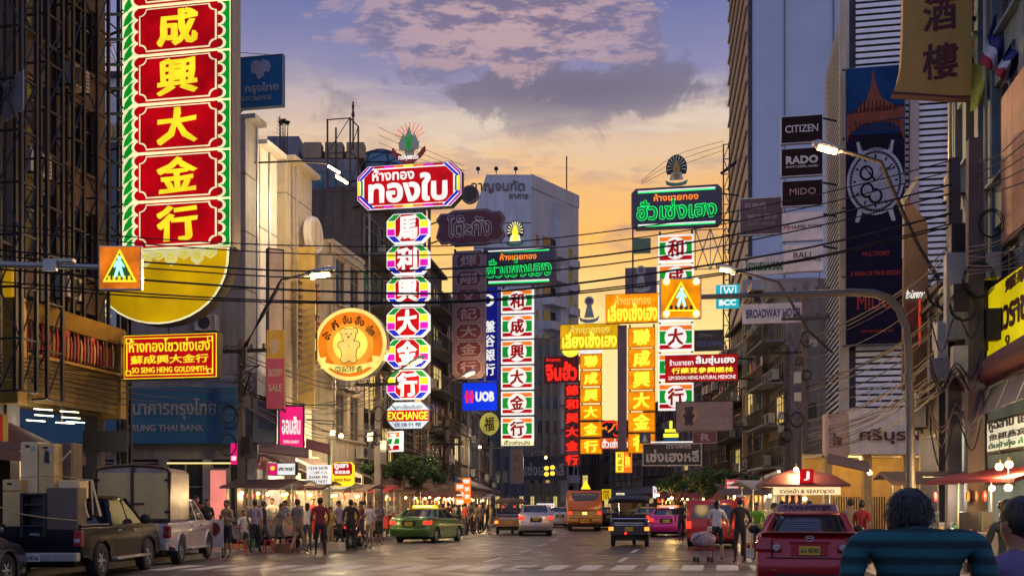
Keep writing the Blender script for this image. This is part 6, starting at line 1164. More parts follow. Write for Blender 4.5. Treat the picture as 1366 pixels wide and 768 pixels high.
def body_loft(prof, w, ins=(0.10, 0.035, 0.0), steps=(0.0, 0.035, 0.14), crown=0.0):
    """side outline (y, z) swept across the width with rounded shoulders"""
    cy = sum(p[0] for p in prof)/len(prof); ymn, ymx = min(p[0] for p in prof), max(p[0] for p in prof); zm = max(p[1] for p in prof); rings = []
    xs = [(-w/2+steps[0], ins[0]), (-w/2+steps[1], ins[1]), (-w/2+steps[2], ins[2]), (0, -crown), (w/2-steps[2], ins[2]), (w/2-steps[1], ins[1]), (w/2-steps[0], ins[0])]
    for x, i in xs:
        ring = []
        for (y, z) in prof:
            ty = (y-ymn)/(ymx-ymn); fy = i*(1 if ty < 0.08 else (-1 if ty > 0.92 else 0)); fz = -i*0.8 if z > zm*0.72 else 0
            ring.append((x, y+fy*1.3, z+fz))
        rings.append(ring)
    mb = MB(); mb.loft(rings, cap=False); k = len(prof)
    from mathutils.geometry import tessellate_polygon
    for off, ring in ((0, rings[0]), ((len(rings)-1)*k, rings[-1])):
        for t in tessellate_polygon([[Vector((0, q[1], q[2])) for q in ring]]): mb.f.append(tuple(off+i for i in t)); mb.m.append(0)
    return mb
def rring(x, y0, y1, z, c=0.16, cy=None):
    return [(-x+c, y0, z), (x-c, y0, z), (x, y0+c*1.2, z), (x, y1-c*1.5, z), (x-c, y1, z), (-x+c, y1, z), (-x, y1-c*1.5, z), (-x, y0+c*1.2, z)]
def quadp(root, name, pts, m, th=0.015, n=(0, -1, 0), label=None):
    """thin curved-free panel from outline points, with thickness along n"""
    nv = Vector(n)*th; k = len(pts); v = [Vector(p)+nv for p in pts]+[Vector(p) for p in pts]
    return part(root, name, MB().add(v, [tuple(range(k)), tuple(range(k, 2*k))[::-1]]+[(i, i+k, (i+1) % k+k, (i+1) % k) for i in range(k)]), m, label=label)
def plate(root, txt, z, y, m=None, w=0.34, h=0.15, x=0):
    part(root, 'number_plate', MB().box(x-w/2, x+w/2, y-0.02, y, z-h/2, z+h/2), m or M_PLATE); letter(root, txt, w*0.85, h*0.55, x, z, y-0.021, M_BLK, 0.02, 0.004)
def sedan(label, loc, rz, pnt, taxi=None, lit=True, detail=False, grp=None, far=False, name='car', pl='ทว 4590', cat='car', H=1.46, W=1.76, L=4.5, front=False, roofp=None):
    rt = thing(name, label, cat, loc, rz, grp); k = H/1.46
    pr = [(0.07, 0.28), (0.0, 0.42), (0.0, 0.62), (0.06, 0.74), (0.04, 0.95), (0.10, 1.04), (0.24, 1.09), (0.72, 1.10), (1.5, 1.04), (3.0, 1.0), (3.35, 0.99), (4.05, 0.84), (4.35, 0.7), (4.48, 0.5), (4.44, 0.25)]
    pr += [(3.98, 0.2)]+arch(3.6, 0.37, 0.2)[::1]+[(3.1, 0.2), (1.4, 0.2)]+arch(0.93, 0.37, 0.2)+[(0.42, 0.22)]
    pr = [(y, z*k if z > 0.5 else z) for y, z in pr]
    part(rt, 'body', body_loft(pr, W), pnt, smooth=42, fix=True)
    b = 1.03*k; g1 = [rring(W/2-0.10, 0.60, 3.42, b, 0.2), rring(W/2-0.20, 0.92, 2.98, b+0.2*k, 0.2), rring(W/2-0.29, 1.18, 2.66, H-0.06, 0.2)]
    part(rt, 'glasshouse', MB().loft(g1), M_CGLASS, smooth=30)
    part(rt, 'roof', MB().loft([rring(W/2-0.27, 1.12, 2.70, H-0.075, 0.2), rring(W/2-0.27, 1.12, 2.70, H-0.045, 0.2), rring(W/2-0.36, 1.26, 2.55, H-0.01, 0.2), rring(0.3, 1.6, 2.2, H, 0.15)]), roofp or pnt, smooth=50)
    for s_ in (-1, 1):
        part(rt, 'rear_pillar', MB().tube([(s_*(W/2-0.15), 0.72, b-0.02), (s_*(W/2-0.24), 0.98, b+0.2*k), (s_*(W/2-0.31), 1.2, H-0.06)], [0.085, 0.06, 0.045], 6), pnt, smooth=60)
        part(rt, 'side_pillar', MB().tube([(s_*(W/2-0.1), 1.15, b-0.02), (s_*(W/2-0.24), 1.5, H-0.1)], 0.06, 5), pnt, smooth=60); part(rt, 'side_pillar', MB().tube([(s_*(W/2-0.09), 2.1, b-0.02), (s_*(W/2-0.27), 2.0, H-0.06)], 0.035, 5), pnt); part(rt, 'front_pillar', MB().tube([(s_*(W/2-0.15), 3.3, b-0.04), (s_*(W/2-0.3), 2.65, H-0.06)], 0.035, 5), pnt)
        part(rt, 'mirror', MB().ball((s_*(W/2+0.1), 2.95, b+0.06), 0.11, 8, (1.05, 0.6, 0.8)), M_STEEL if detail else pnt, smooth=60)
        # tail lamps wrap the corner
        part(rt, 'tail_lamp', MB().loft([[(s_*x, y, z*k) for y, z in ((0.0+o, 0.77), (-0.02+o, 0.82), (0.02+o, 0.92), (0.14+o, 0.95), (0.3+o, 0.92), (0.2+o, 0.78))] for x, o in ((W/2-(0.42 if detail else 0.26), 0.02), (W/2-0.12, 0.03), (W/2+0.003, 0.10))]), E_TAIL if lit else M_TAILR, smooth=30)
        if detail: part(rt, 'reverse_lamp', MB().lathe([(0.045, -0.04), (0.06, -0.03), (0.062, 0.03)], (s_*(W/2-0.34), -0.0, 0.84), 14, 'Y'), mat('clear_lens', (0.45, 0.36, 0.38, 1), 0.15, 0.6, bump=0)); part(rt, 'reflector', MB().box(s_*(W/2-0.3)-0.05, s_*(W/2-0.3)+0.05, -0.02, 0.01, 0.44, 0.48), M_TAILR, bevel=0.01)
        part(rt, 'head_lamp', MB().ball((s_*(W/2-0.28), 4.28, 0.68), 0.13, 8, (1.3, 0.8, 0.7)), E_HEAD if front else M_CHR, smooth=60)
        for y in (0.93, 3.6): wheel(rt, s_*(W/2-0.12), y, 0.32)
        for y in (1.5, 2.4): part(rt, 'door_handle', MB().box(s_*W/2-0.02, s_*W/2+0.02, y, y+0.16, 0.84, 0.87), M_CHR if detail else pnt)
    part(rt, 'bumper_gap', MB().box(-W/2+0.18, W/2-0.18, -0.008, 0.03, 0.665, 0.68), M_UNDER); part(rt, 'underbody', MB().box(-W/2+0.2, W/2-0.2, 0.4, 4.2, 0.14, 0.3), M_UNDER)
    part(rt, 'plate_recess', MB().box(-0.3, 0.3, -0.0, 0.05, 0.72, 0.92), M_UNDER if not detail else pnt); plate(rt, pl, 0.80*k, -0.004, M_PLATE if taxi is not None or True else M_PLW)
    part(rt, 'centre_brake_lamp', MB().box(-0.12, 0.12, 1.14, 1.17, H-0.115, H-0.095), E_TAIL if lit else M_TAILR)
    if detail:
        part(rt, 'chrome_strip', MB().box(-0.34, 0.34, -0.03, 0.0, 0.93, 0.955), pnt, bevel=0.008)
        for a, c_ in (((0.075, 0.05), (0, 1.0)), ((0.032, 0.05), (0, 1.0)), ((0.055, 0.022), (0, 1.022))): part(rt, 'emblem_ring', MB().tube([(c_[0]+a[0]*math.cos(2*math.pi*i/18), 0.035-0.02, c_[1]+a[1]*math.sin(2*math.pi*i/18)) for i in range(19)], 0.006, 5), M_CHR)
        part(rt, 'spoiler_lip', body_loft([(0.06, 1.075), (0.05, 1.10), (0.2, 1.115), (0.3, 1.10)], W-0.16, (0.03, 0.01, 0), (0, 0.03, 0.1)), pnt, smooth=50); part(rt, 'exhaust', MB().lathe([(0.03, -0.04), (0.03, 0.1)], (0.5, 0.05, 0.26), 10, 'Y'), M_CHR)
        part(rt, 'parcel_shelf', MB().box(-0.55, 0.55, 1.0, 1.5, 1.045, 1.06), M_UNDER)
        for s_ in (-1, 1): part(rt, 'boot_seam', MB().box(s_*0.62-0.006, s_*0.62+0.006, -0.012, 0.02, 0.68, 1.03), M_UNDER); part(rt, 'window_seal', MB().tube([(s_*(W/2-0.3), 0.575, 1.04), (s_*(W/2-0.40), 1.1, H-0.075)], 0.018, 4), M_UNDER)
        part(rt, 'boot_seam', MB().box(-0.62, 0.62, 0.0, 0.3, 1.098, 1.102), M_UNDER); part(rt, 'lower_grille', MB().box(-0.55, 0.55, -0.012, 0.02, 0.30, 0.40), M_UNDER, bevel=0.02); part(rt, 'window_seal', MB().tube([(-W/2+0.3, 0.575, 1.04), (W/2-0.3, 0.575, 1.04)], 0.018, 4), M_UNDER)
        for i in range(7): part(rt, 'heater_line', MB().tube([(-0.5+i*0.012, 0.66+i*0.06, 1.10+i*0.042), (0.5-i*0.012, 0.66+i*0.06, 1.10+i*0.042)], 0.003, 3), M_RUST)
        part(rt, 'aerial', MB().tube([(0.3, 1.5, H), (0.3, 1.35, H+0.35)], 0.006, 4), M_UNDER)
        part(rt, 'window_sticker', MB().box(-0.1, 0.14, 0.93, 0.935, 1.14, 1.2), M_PLW)
    if taxi is not None:
        part(rt, 'roof_sign', MB().loft([rring(0.56, 1.62, 1.9, H-0.01, 0.04), rring(0.54, 1.66, 1.86, H+0.12, 0.05)]), taxi, bevel=0.01)
        letter(rt, 'TAXI-METER', 0.86, 0.085, 0.0, H+0.055, 1.628, M_MAR if detail else E_WHT, 0.05, 0.006)
    return rt
VS = -math.atan(0.194)
P_RED = paint('cherry_red', (0.36, 0.003, 0.010, 1), 0.25); P_PINK = paint('magenta', (0.42, 0.01, 0.22, 1)); P_SILV = paint('silver', (0.42, 0.36, 0.36, 1), 0.6); P_GRN = paint('taxi_green', (0.04, 0.13, 0.03, 1)); P_YEL = paint('taxi_yellow', (0.45, 0.34, 0.03, 1)); P_GREY = paint('dark_grey', (0.06, 0.055, 0.06, 1), 0.5); P_BLK = paint('black_violet', (0.008, 0.0065, 0.012, 1), 0.0, 0.34, 0.05); P_BLK.node_tree.nodes['Principled BSDF'].inputs['Specular IOR Level'].default_value = 0.22; P_WHT = paint('pearl_white', (0.50, 0.46, 0.50, 1)); P_SUV = paint('bright_red', (0.36, 0.015, 0.012, 1))
t = sedan('cherry red taxi sedan with roof sign seen from behind at lower right', G(1080, 17.6), -0.25, P_RED, taxi=mat('roof_sign_mauve', (0.30, 0.16, 0.18, 1), 0.5), lit=False, detail=True, pl='ษว 4590')
sedan('magenta taxi with lit tail lamps between the tuk-tuk and the red wagon', G(889, 51.5), VS, P_PINK, taxi=E_ORG, grp='cars in traffic', pl='ทศ 12')
sedan('silver sedan with glowing red tail lamps left of the orange bus', G(715, 54), VS+0.2, P_SILV, H=1.6, grp='cars in traffic')
sedan('green and yellow taxi moving off at the centre left', G(545, 43.5), VS-0.12, P_GRN, taxi=E_YEL, grp='cars in traffic', W=1.8, roofp=P_YEL)
sedan('pale far car between the silver sedan and the orange bus', G(747, 74), VS+0.25, P_WHT, grp='cars in traffic'); sedan('dark far car with red lamps right of the orange bus', G(812, 70), VS+0.15, P_BLK, grp='cars in traffic'); sedan('far red-lamped car beyond the tuk-tuk', G(866, 66), VS+0.1, P_GREY, grp='cars in traffic')
sedan('white far car left of the orange bus with dark windows', G(733, 88), VS+0.3, P_WHT, grp='cars in traffic')
sedan('dark grey sedan cut off by the lower left corner', Vector((-10.42, 16.3, 0)), 0.0, P_GREY, lit=False)
# green taxi two-tone roof
def boxy(name, label, cat, loc, rz, W, L, H, pnt, r=0.34, belt=1.0, wb=(0.85, 3.5), glass=(), slope=0.12, grp=None, lit=True, plt='กท 35'):
    """tall-bodied vehicle: one outline swept across the width"""
    rt = thing(name, label, cat, loc, rz, grp); f = L
    pr = [(0.05, 0.3), (0.0, 0.5), (0.02, belt), (slope, H-0.15), (slope+0.12, H-0.02), (f*0.6, H), (f*0.68, H-0.06), (f*0.8, belt+0.08), (f*0.97, belt-0.12), (f, 0.6), (f-0.03, 0.28), (wb[1]+r+0.07, 0.22)]+arch(wb[1], r+0.05, 0.22)+[(wb[0]+r+0.1, 0.22)]+arch(wb[0], r+0.05, 0.22)+[(0.35, 0.24)]
    part(rt, 'body', body_loft(pr, W, (0.09, 0.03, 0.0), (0.0, 0.03, 0.12)), pnt, smooth=40, fix=True)
    quadp(rt, 'rear_window', [(-W/2+0.2, 0.045, belt+0.08), (W/2-0.2, 0.045, belt+0.08), (W/2-0.27, slope-0.02, H-0.2), (-W/2+0.27, slope-0.02, H-0.2)], M_CGLASS, 0.02)
    for s_ in (-1, 1):
        for y0, y1 in ((0.35, f*0.27), (f*0.29, f*0.46), (f*0.48, f*0.66)): quadp(rt, 'side_window', [(s_*(W/2-0.0), y0, belt+0.08), (s_*(W/2), y1, belt+0.08), (s_*(W/2-0.035), y1-0.05, H-0.2), (s_*(W/2-0.035), y0+0.08, H-0.2)], M_CGLASS, 0.015, (s_, 0, 0))
        part(rt, 'tail_lamp', MB().box(s_*(W/2-0.09)-0.08, s_*(W/2-0.09)+0.08, -0.03, 0.1, belt-0.28, belt-0.02), E_TAIL if lit else M_TAILR, bevel=0.02)
        part(rt, 'mirror', MB().ball((s_*(W/2+0.12), f*0.72, belt+0.12), 0.12, 8, (1, 0.5, 0.8)), M_STEEL)
        for y in wb: wheel(rt, s_*(W/2-0.12), y, r)
    part(rt, 'bumper', MB().box(-W/2+0.04, W/2-0.04, -0.1, 0.08, 0.36, 0.56), pnt, bevel=0.03); part(rt, 'underbody', MB().box(-W/2+0.2, W/2-0.2, 0.3, L-0.4, 0.16, 0.4), M_UNDER); plate(rt, plt, 0.72, -0.02, M_PLW)
    return rt
w = boxy('wagon', 'tall bright red wagon with lit tail lamps in front of the man with the handcart', 'car', G(950, 38), VS, 1.85, 4.6, 1.78, P_SUV)
part(w, 'roof_rail', MB().tube([(-0.7, 0.5, 1.82), (-0.7, 2.6, 1.82)], 0.025, 5), M_CHR); part(w, 'roof_rail', MB().tube([(0.7, 0.5, 1.82), (0.7, 2.6, 1.82)], 0.025, 5), M_CHR); part(w, 'rear_wiper', MB().tube([(0, -0.0, 1.1), (0.35, 0.02, 1.35)], 0.012, 4), M_UNDER); part(w, 'emblem_ring', MB().tube([(0.07*math.cos(a), -0.015, 0.93+0.05*math.sin(a)) for a in [2*math.pi*i/14 for i in range(15)]], 0.008, 4), M_CHR)
# orange bus
P_ORB = paint('bus_orange', (0.42, 0.085, 0.012, 1), 0.0, 0.4); BW, BH = 2.15, 2.5
bus = thing('bus', 'orange minibus seen from behind in the middle of the street', 'bus', G(780, 64), VS+0.15)
pr = [(0.06, 0.45), (0.0, 0.7), (0.0, 1.6), (0.08, 2.3), (0.2, BH-0.02), (6.3, BH), (6.6, 2.3), (6.9, 1.2), (6.9, 0.4), (6.2, 0.35)]+arch(5.4, 0.5, 0.35)+[(4.6, 0.35), (2.2, 0.35)]+arch(1.5, 0.5, 0.35)+[(0.9, 0.38)]
part(bus, 'body', body_loft(pr, BW, (0.08, 0.03, 0), (0, 0.03, 0.12)), P_ORB, smooth=40, fix=True)
part(bus, 'rear_window', MB().plate([(-0.82, 2.32), (-0.78, 2.05), (-0.6, 1.86), (0.6, 1.86), (0.78, 2.05), (0.82, 2.32)][::1], 0.0, 0.07), M_CGLASS); part(bus, 'window_strip', MB().box(-0.7, 0.7, -0.01, 0.0, 2.2, 2.23), M_GALV)
part(bus, 'panel_line', MB().box(-BW/2+0.04, BW/2-0.04, -0.015, 0.0, 1.24, 1.28), M_UNDER); part(bus, 'lower_panel', MB().box(-BW/2+0.08, BW/2-0.08, -0.03, -0.002, 0.78, 1.2), mat('gold_chrome', (0.6, 0.32, 0.1, 1), 0.25, 0.8), bevel=0.01)
part(bus, 'centre_lamp', MB().box(-0.14, 0.14, -0.06, -0.03, 1.0, 1.16), glow('plate_lamp', rgb(255, 214, 110), 2.0)); plate(bus, '15-4590', 0.62, -0.01, M_PLATE, 0.5, 0.2)
for s_ in (-1, 1):
    part(bus, 'tail_lamp', MB().box(s_*0.9-0.12, s_*0.9+0.12, -0.05, 0.0, 1.02, 1.2), E_TAIL, bevel=0.02); part(bus, 'bumper_side', MB().box(s_*0.72-0.3, s_*0.72+0.3, -0.12, 0.05, 0.55, 0.74), mat('gold_chrome', (0, 0, 0, 1)), bevel=0.04)
    for y in (1.5, 5.4): wheel(bus, s_*(BW/2-0.18), y, 0.42, 0.26)
    for i in range(5): quadp(bus, 'side_window', [(s_*BW/2, 0.5+i*1.15, 1.4), (s_*BW/2, 1.55+i*1.15, 1.4), (s_*(BW/2-0.03), 1.55+i*1.15, 2.2), (s_*(BW/2-0.03), 0.5+i*1.15, 2.2)], M_CGLASS, 0.015, (s_, 0, 0))
part(bus, 'underbody', MB().box(-0.9, 0.9, 0.3, 6.4, 0.25, 0.6), M_UNDER)
# tuk-tuks
def tuktuk(label, loc, rz, pnt, roof, high=False):
    rt = thing('tuk_tuk', label, 'tuk-tuk', loc, rz, 'tuk-tuks in traffic'); W = 1.5
    part(rt, 'body', MB().loft([[(-W/2+i, y, z) for y, z in ((0.02, 0.42), (0.0, 0.9), (0.08, 0.98), (1.7, 0.95), (1.75, 0.4))] for i in (0.03,)]+[[(W/2-0.03, y, z) for y, z in ((0.02, 0.42), (0.0, 0.9), (0.08, 0.98), (1.7, 0.95), (1.75, 0.4))]]), pnt, bevel=0.03)
    part(rt, 'front_cowl', MB().loft([rring(0.42, 1.9, 2.75, 0.35, 0.12), rring(0.4, 1.95, 2.65, 0.95, 0.15), rring(0.3, 2.1, 2.5, 1.15, 0.12)]), pnt, smooth=50); part(rt, 'floor', MB().box(-0.55, 0.55, 1.7, 2.5, 0.35, 0.42), M_STEEL)
    part(rt, 'roof', MB().loft([[(-W/2-0.03, y, z) for y, z in ((-0.1, 1.62), (-0.16, 1.7), (0.1, 1.82), (2.3, 1.84), (2.45, 1.72), (2.35, 1.66))], [(-W/2+0.25, y, z) for y, z in ((-0.16, 1.66), (-0.2, 1.8), (0.1, 1.96), (2.3, 1.95), (2.5, 1.78), (2.38, 1.7))], [(W/2-0.25, y, z) for y, z in ((-0.16, 1.66), (-0.2, 1.8), (0.1, 1.96), (2.3, 1.95), (2.5, 1.78), (2.38, 1.7))], [(W/2+0.03, y, z) for y, z in ((-0.1, 1.62), (-0.16, 1.7), (0.1, 1.82), (2.3, 1.84), (2.45, 1.72), (2.35, 1.66))]]), roof, smooth=50)
    for x in (-0.68, 0.68):
        part(rt, 'roof_post', MB().tube([(x, 0.05, 0.9), (x, 0.0, 1.7)], 0.025, 5), M_CHR); part(rt, 'roof_post', MB().tube([(x*0.8, 2.2, 0.9), (x*0.9, 2.15, 1.75)], 0.025, 5), M_CHR)
        part(rt, 'tail_lamp', MB().box(x-0.09, x+0.09, -0.05, 0.0, 0.6, 0.74), E_TAILO, bevel=0.02); wheel(rt, x*0.95, 0.45, 0.25, 0.15)
    if high:
        for x in (-0.32, 0.32): part(rt, 'high_brake_lamp', MB().ball((x, -0.12, 1.5), 0.06, 8), E_TAIL)
    else: part(rt, 'high_brake_lamp', MB().ball((0.72, -0.1, 1.12), 0.06, 8), E_TAIL); part(rt, 'low_lamp', MB().ball((-0.12, -0.05, 0.5), 0.05, 8), E_TAIL)
    part(rt, 'backrest', MB().box(-0.62, 0.62, 0.2, 0.34, 0.9, 1.2), M_UNDER, bevel=0.03); part(rt, 'rear_rail', MB().tube([(-0.7, -0.03, 1.05), (0.7, -0.03, 1.05)], 0.025, 5), M_CHR)
    for z in (0.8, 0.88): part(rt, 'rear_trim', MB().box(-0.55, 0.55, -0.02, 0.0, z, z+0.03), M_CHR)
    plate(rt, 'ลข 72', 0.66, -0.01, M_PLATE, 0.3, 0.14); wheel(rt, 0.01, 2.5, 0.25, 0.13); part(rt, 'axle_cover', MB().box(-0.55, 0.55, 0.1, 1.6, 0.22, 0.42), M_UNDER); part(rt, 'front_fork', MB().tube([(0, 2.5, 0.25), (0, 2.3, 1.0)], 0.04, 5), M_CHR); part(rt, 'handlebar', MB().tube([(-0.3, 2.1, 1.1), (0.3, 2.1, 1.1)], 0.02, 5), M_CHR)
    return rt
tuktuk('dark tuk-tuk with humped black roof in the middle lane', G(839, 40), VS, P_GREY, mat('black_vinyl', (0.015, 0.013, 0.015, 1), 0.5)); tuktuk('orange-lit tuk-tuk with two high red lamps left of the silver sedan', G(679, 56.5), VS+0.12, paint('tuk_orange', (0.4, 0.2, 0.06, 1)), M_BRNW, True)
# pickups on the left
def pickup(label, loc, rz, pnt, W=1.78):
    rt = thing('pickup_truck', label, 'pickup', loc, rz); r = 0.38; L = 5.15; wb = (1.15, 4.2)
    pr = [(0.06, 0.5), (0.0, 0.62), (0.0, 1.06), (0.05, 1.12), (1.72, 1.12), (1.74, 1.14), (4.0, 1.16), (4.75, 1.05), (5.05, 0.9), (5.15, 0.6), (5.1, 0.4), (wb[1]+r+0.09, 0.36)]+arch(wb[1], r+0.08, 0.36)+[(wb[0]+r+0.12, 0.38)]+arch(wb[0], r+0.08, 0.36)+[(0.4, 0.46)]
    pr = [(y, z+0.05 if 0.45 < z < 1.0 and False else z) for y, z in pr]
    part(rt, 'body', body_loft(pr, W, (0.05, 0.02, 0), (0, 0.03, 0.12)), pnt, smooth=38, fix=True); part(rt, 'bed_floor', MB().box(-W/2+0.1, W/2-0.1, 0.12, 1.65, 1.121, 1.125), M_STEEL)
    part(rt, 'cab_glass', MB().loft([rring(W/2-0.06, 1.78, 4.05, 1.13, 0.12), rring(W/2-0.14, 1.86, 3.6, 1.45, 0.14), rring(W/2-0.22, 1.98, 3.2, 1.7, 0.16)]), M_CGLASS, smooth=30)
    part(rt, 'cab_roof', MB().loft([rring(W/2-0.2, 1.93, 3.26, 1.68, 0.16), rring(W/2-0.2, 1.93, 3.26, 1.72, 0.16), rring(W/2-0.3, 2.05, 3.1, 1.77, 0.16)]), pnt, smooth=50)
    for s_ in (-1, 1):
        for a, b, rr_ in (((1.82, 1.12), (1.98, 1.7), 0.07), ((2.95, 1.12), (2.85, 1.71), 0.035), ((4.0, 1.12), (3.22, 1.7), 0.04)): part(rt, 'pillar', MB().tube([(s_*(W/2-0.07), a[0], a[1]), (s_*(W/2-0.235), b[0], b[1])], rr_, 5), pnt, smooth=60)
        part(rt, 'side_step', MB().box(s_*(W/2+0.04)-0.1, s_*(W/2+0.04)+0.1, 1.75, 3.6, 0.36, 0.42), M_GALV, bevel=0.02); part(rt, 'mirror', MB().ball((s_*(W/2+0.14), 3.55, 1.24), 0.14, 8, (0.9, 0.5, 0.9)), M_STEEL, smooth=60)
        part(rt, 'tail_lamp', MB().box(s_*(W/2-0.07)-0.085, s_*(W/2-0.07)+0.085, -0.02, 0.14, 0.72, 1.04), M_TAILR, bevel=0.02); part(rt, 'tail_lamp_reflector', MB().box(s_*(W/2-0.07)-0.06, s_*(W/2-0.07)+0.06, -0.03, -0.02, 0.8, 0.88), M_CHR)
        for y in wb:
            wheel(rt, s_*(W/2-0.1), y, r, 0.24); part(rt, 'wheel_arch_trim', MB().tube([(s_*(W/2+0.01), y+(r+0.1)*math.cos(a), 0.36+(r+0.1)*math.sin(a)) for a in [math.pi*i/10 for i in range(11)]], 0.028, 5), pnt, smooth=60)
        for y in (2.1, 3.1): part(rt, 'door_handle', MB().box(s_*W/2-0.01, s_*W/2+0.03, y, y+0.17, 0.98, 1.02), M_CHR, bevel=0.008)
        part(rt, 'door_seam', MB().box(s_*W/2-0.01, s_*W/2+0.002, 2.0, 2.012, 0.45, 1.1), M_UNDER); part(rt, 'door_seam', MB().box(s_*W/2-0.01, s_*W/2+0.002, 3.75, 3.762, 0.45, 1.1), M_UNDER)
        part(rt, 'bed_rail', MB().tube([(s_*(W/2-0.06), 0.1, 1.14), (s_*(W/2-0.06), 1.7, 1.14)], 0.03, 5), pnt); part(rt, 'head_lamp', MB().ball((s_*(W/2-0.2), 4.95, 0.92), 0.14, 8, (1, 0.9, 0.7)), M_CHR, smooth=60)
    part(rt, 'rear_bumper', MB().box(-W/2+0.02, W/2-0.02, -0.16, 0.04, 0.42, 0.6), M_GALV, bevel=0.03); part(rt, 'tailgate_handle', MB().box(-0.1, 0.1, -0.02, 0.0, 0.95, 1.0), M_CHR); part(rt, 'underbody', MB().box(-W/2+0.25, W/2-0.25, 0.3, 4.8, 0.28, 0.6), M_UNDER); plate(rt, 'ศร 8126', 0.5, -0.165, M_PLW)
    return rt
XB = -9.68
pickup('black pickup loaded with old refrigerators at lower left', (XB, 21.3, 0), 0.02, P_BLK, W=1.85)
M_FRG = mat('fridge_cream', (0.86, 0.62, 0.30, 1), 0.4, var=0.15, streak=0.2); M_FRG2 = mat('fridge_tan', (0.74, 0.48, 0.18, 1), 0.45, var=0.2, streak=0.3); M_FRGG = mat('fridge_grey', (0.13, 0.085, 0.06, 1), 0.4, streak=0.2)
def fridge(label, px0, px1, y0, y1, d, m, dep=0.55, split=0.3, name='refrigerator', rz=0.0, handle=True, grp='old refrigerators on the black pickup', z0=None):
    d -= 1.45; a, b = P(px0, y1, d), P(px1, y0, d); w_, h_ = b.x-a.x, b.z-a.z; rt = thing(name, label, 'refrigerator', ((a.x+b.x)/2, d, a.z), rz, grp)
    part(rt, 'cabinet', MB().box(-w_/2, w_/2, 0.03, dep, 0, h_), m, bevel=0.015); zs_ = h_*(1-split)
    part(rt, 'door', MB().box(-w_/2+0.005, w_/2-0.005, -0.03, 0.025, 0.03, zs_-0.01), m, bevel=0.012)
    if split: part(rt, 'freezer_door', MB().box(-w_/2+0.005, w_/2-0.005, -0.03, 0.025, zs_+0.01, h_-0.01), m, bevel=0.012)
    if handle: part(rt, 'badge', MB().box(-w_/2+0.1, -w_/2+0.2, -0.035, -0.03, h_-0.12, h_-0.07), M_STEEL); part(rt, 'label_sticker', MB().box(w_/2-0.14, w_/2-0.05, -0.035, -0.03, h_-0.2, h_-0.1), M_GALV)
    return rt
fridge('tall cream refrigerator, left one of the upper pair on the black pickup', 28, 51, 589, 660, 23.6, M_FRG, split=0); f2 = fridge('tan refrigerator with a torn hole in its door, right one of the upper pair', 52, 74, 591, 662, 23.6, M_FRG2, split=0)
part(f2, 'torn_hole', MB().plate([(-0.05, 0.72), (0.06, 0.70), (0.05, 0.95), (-0.03, 0.98)], -0.045, -0.03), M_BLK)
fridge('dark grey refrigerator turned sideways right of the upper pair', 74.5, 96, 590, 665, 24.0, M_FRGG, split=0, handle=False); fridge('short tan refrigerator standing at the left end of the black pickup bed', 4, 28, 639, 718, 23.3, M_FRG2, split=0.2)
c_ = fridge('open blue-grey cabinet with three shelves at the pickup tailgate', 28, 61, 657, 716, 22.75, mat('blue_grey_cabinet', (0.07, 0.085, 0.10, 1), 0.5), split=0, handle=False, name='shelf_cabinet', dep=0.4, grp=None)
for ch in list(c_.children): bpy.data.objects.remove(ch)
w_ = (61-28)*21.3/F; h_ = (716-657)*21.3/F; part(c_, 'back', MB().box(-w_/2, w_/2, 0.3, 0.34, 0, h_), MC['blue_grey_cabinet'])
for x in (-w_/2+0.02, w_/2-0.02): part(c_, 'side', MB().box(x-0.03, x+0.03, -0.03, 0.3, 0, h_), M_STEEL)
for i in range(5): part(c_, 'shelf', MB().box(-w_/2+0.05, w_/2-0.05, 0, 0.3, i*h_/4.2, i*h_/4.2+0.035), M_STEEL)
fridge('wide grey appliance back panel at the pickup tailgate', 62, 104, 650, 716, 22.8, M_FRGG, split=0, handle=False, dep=0.45); fridge('cream chest lying behind the wide grey panel', 78, 104, 640, 664, 23.4, M_FRG, split=0, handle=False)
solo('table_frame', MB().tube([P(104, 640, 21.85), P(122, 640, 21.85), P(134, 688, 21.75)], 0.025, 5).tube([P(104, 642, 21.75), P(118, 690, 21.65)], 0.02, 5).tube([P(122, 640, 22.4), P(124, 686, 22.4)], 0.02, 5), M_FRG, 'upturned pale table frame at the right end of the pickup load', 'frame')
px_cable([(26, 637), (60, 634), (92, 636), (122, 641)], 21.35, 21.5, 0.012, M_FRG2, name='rope', grp='ropes round the load', lab='rope tied round the load of refrigerators'); px_cable([(0, 676), (24, 684), (60, 690), (104, 694)], 21.2, 21.2, 0.012, M_FRG2, name='rope', grp='ropes round the load', lab='rope tied round the load of refrigerators')
solo('wooden_stick', MB().tube([P(77, 620, 21.9), P(94, 601, 21.8)], 0.02, 5), M_FRG, 'pale stick poking up beside the sideways refrigerator', 'stick')
XW = -9.66
wt_ = pickup('white pickup with tall cream canopy box behind the black pickup', (XW, 26.7, 0), 0.05, P_WHT, W=1.86)
cz0, cz1 = 1.16, 2.52; Wc = 0.93; M_CAN = mat('canopy_cream', (0.78, 0.58, 0.24, 1), 0.45, var=0.12, streak=0.2); M_CANS = mat('canopy_side', (0.4, 0.35, 0.33, 1), 0.3, 0.4, var=0.4, scale=3)
prc = [(-Wc, cz0), (Wc, cz0), (Wc, cz1-0.12), (Wc*0.9, cz1-0.02), (Wc*0.6, cz1+0.03), (0, cz1+0.06), (-Wc*0.6, cz1+0.03), (-Wc*0.9, cz1-0.02), (-Wc, cz1-0.12)]
part(wt_, 'canopy', MB().plate(prc, 0.08, 1.95), M_CANS, bevel=0.02)
part(wt_, 'canopy_frame', MB().tube([(x, 0.03, z) for x, z in prc+[prc[0]]], 0.045, 6), M_RUST, smooth=60)
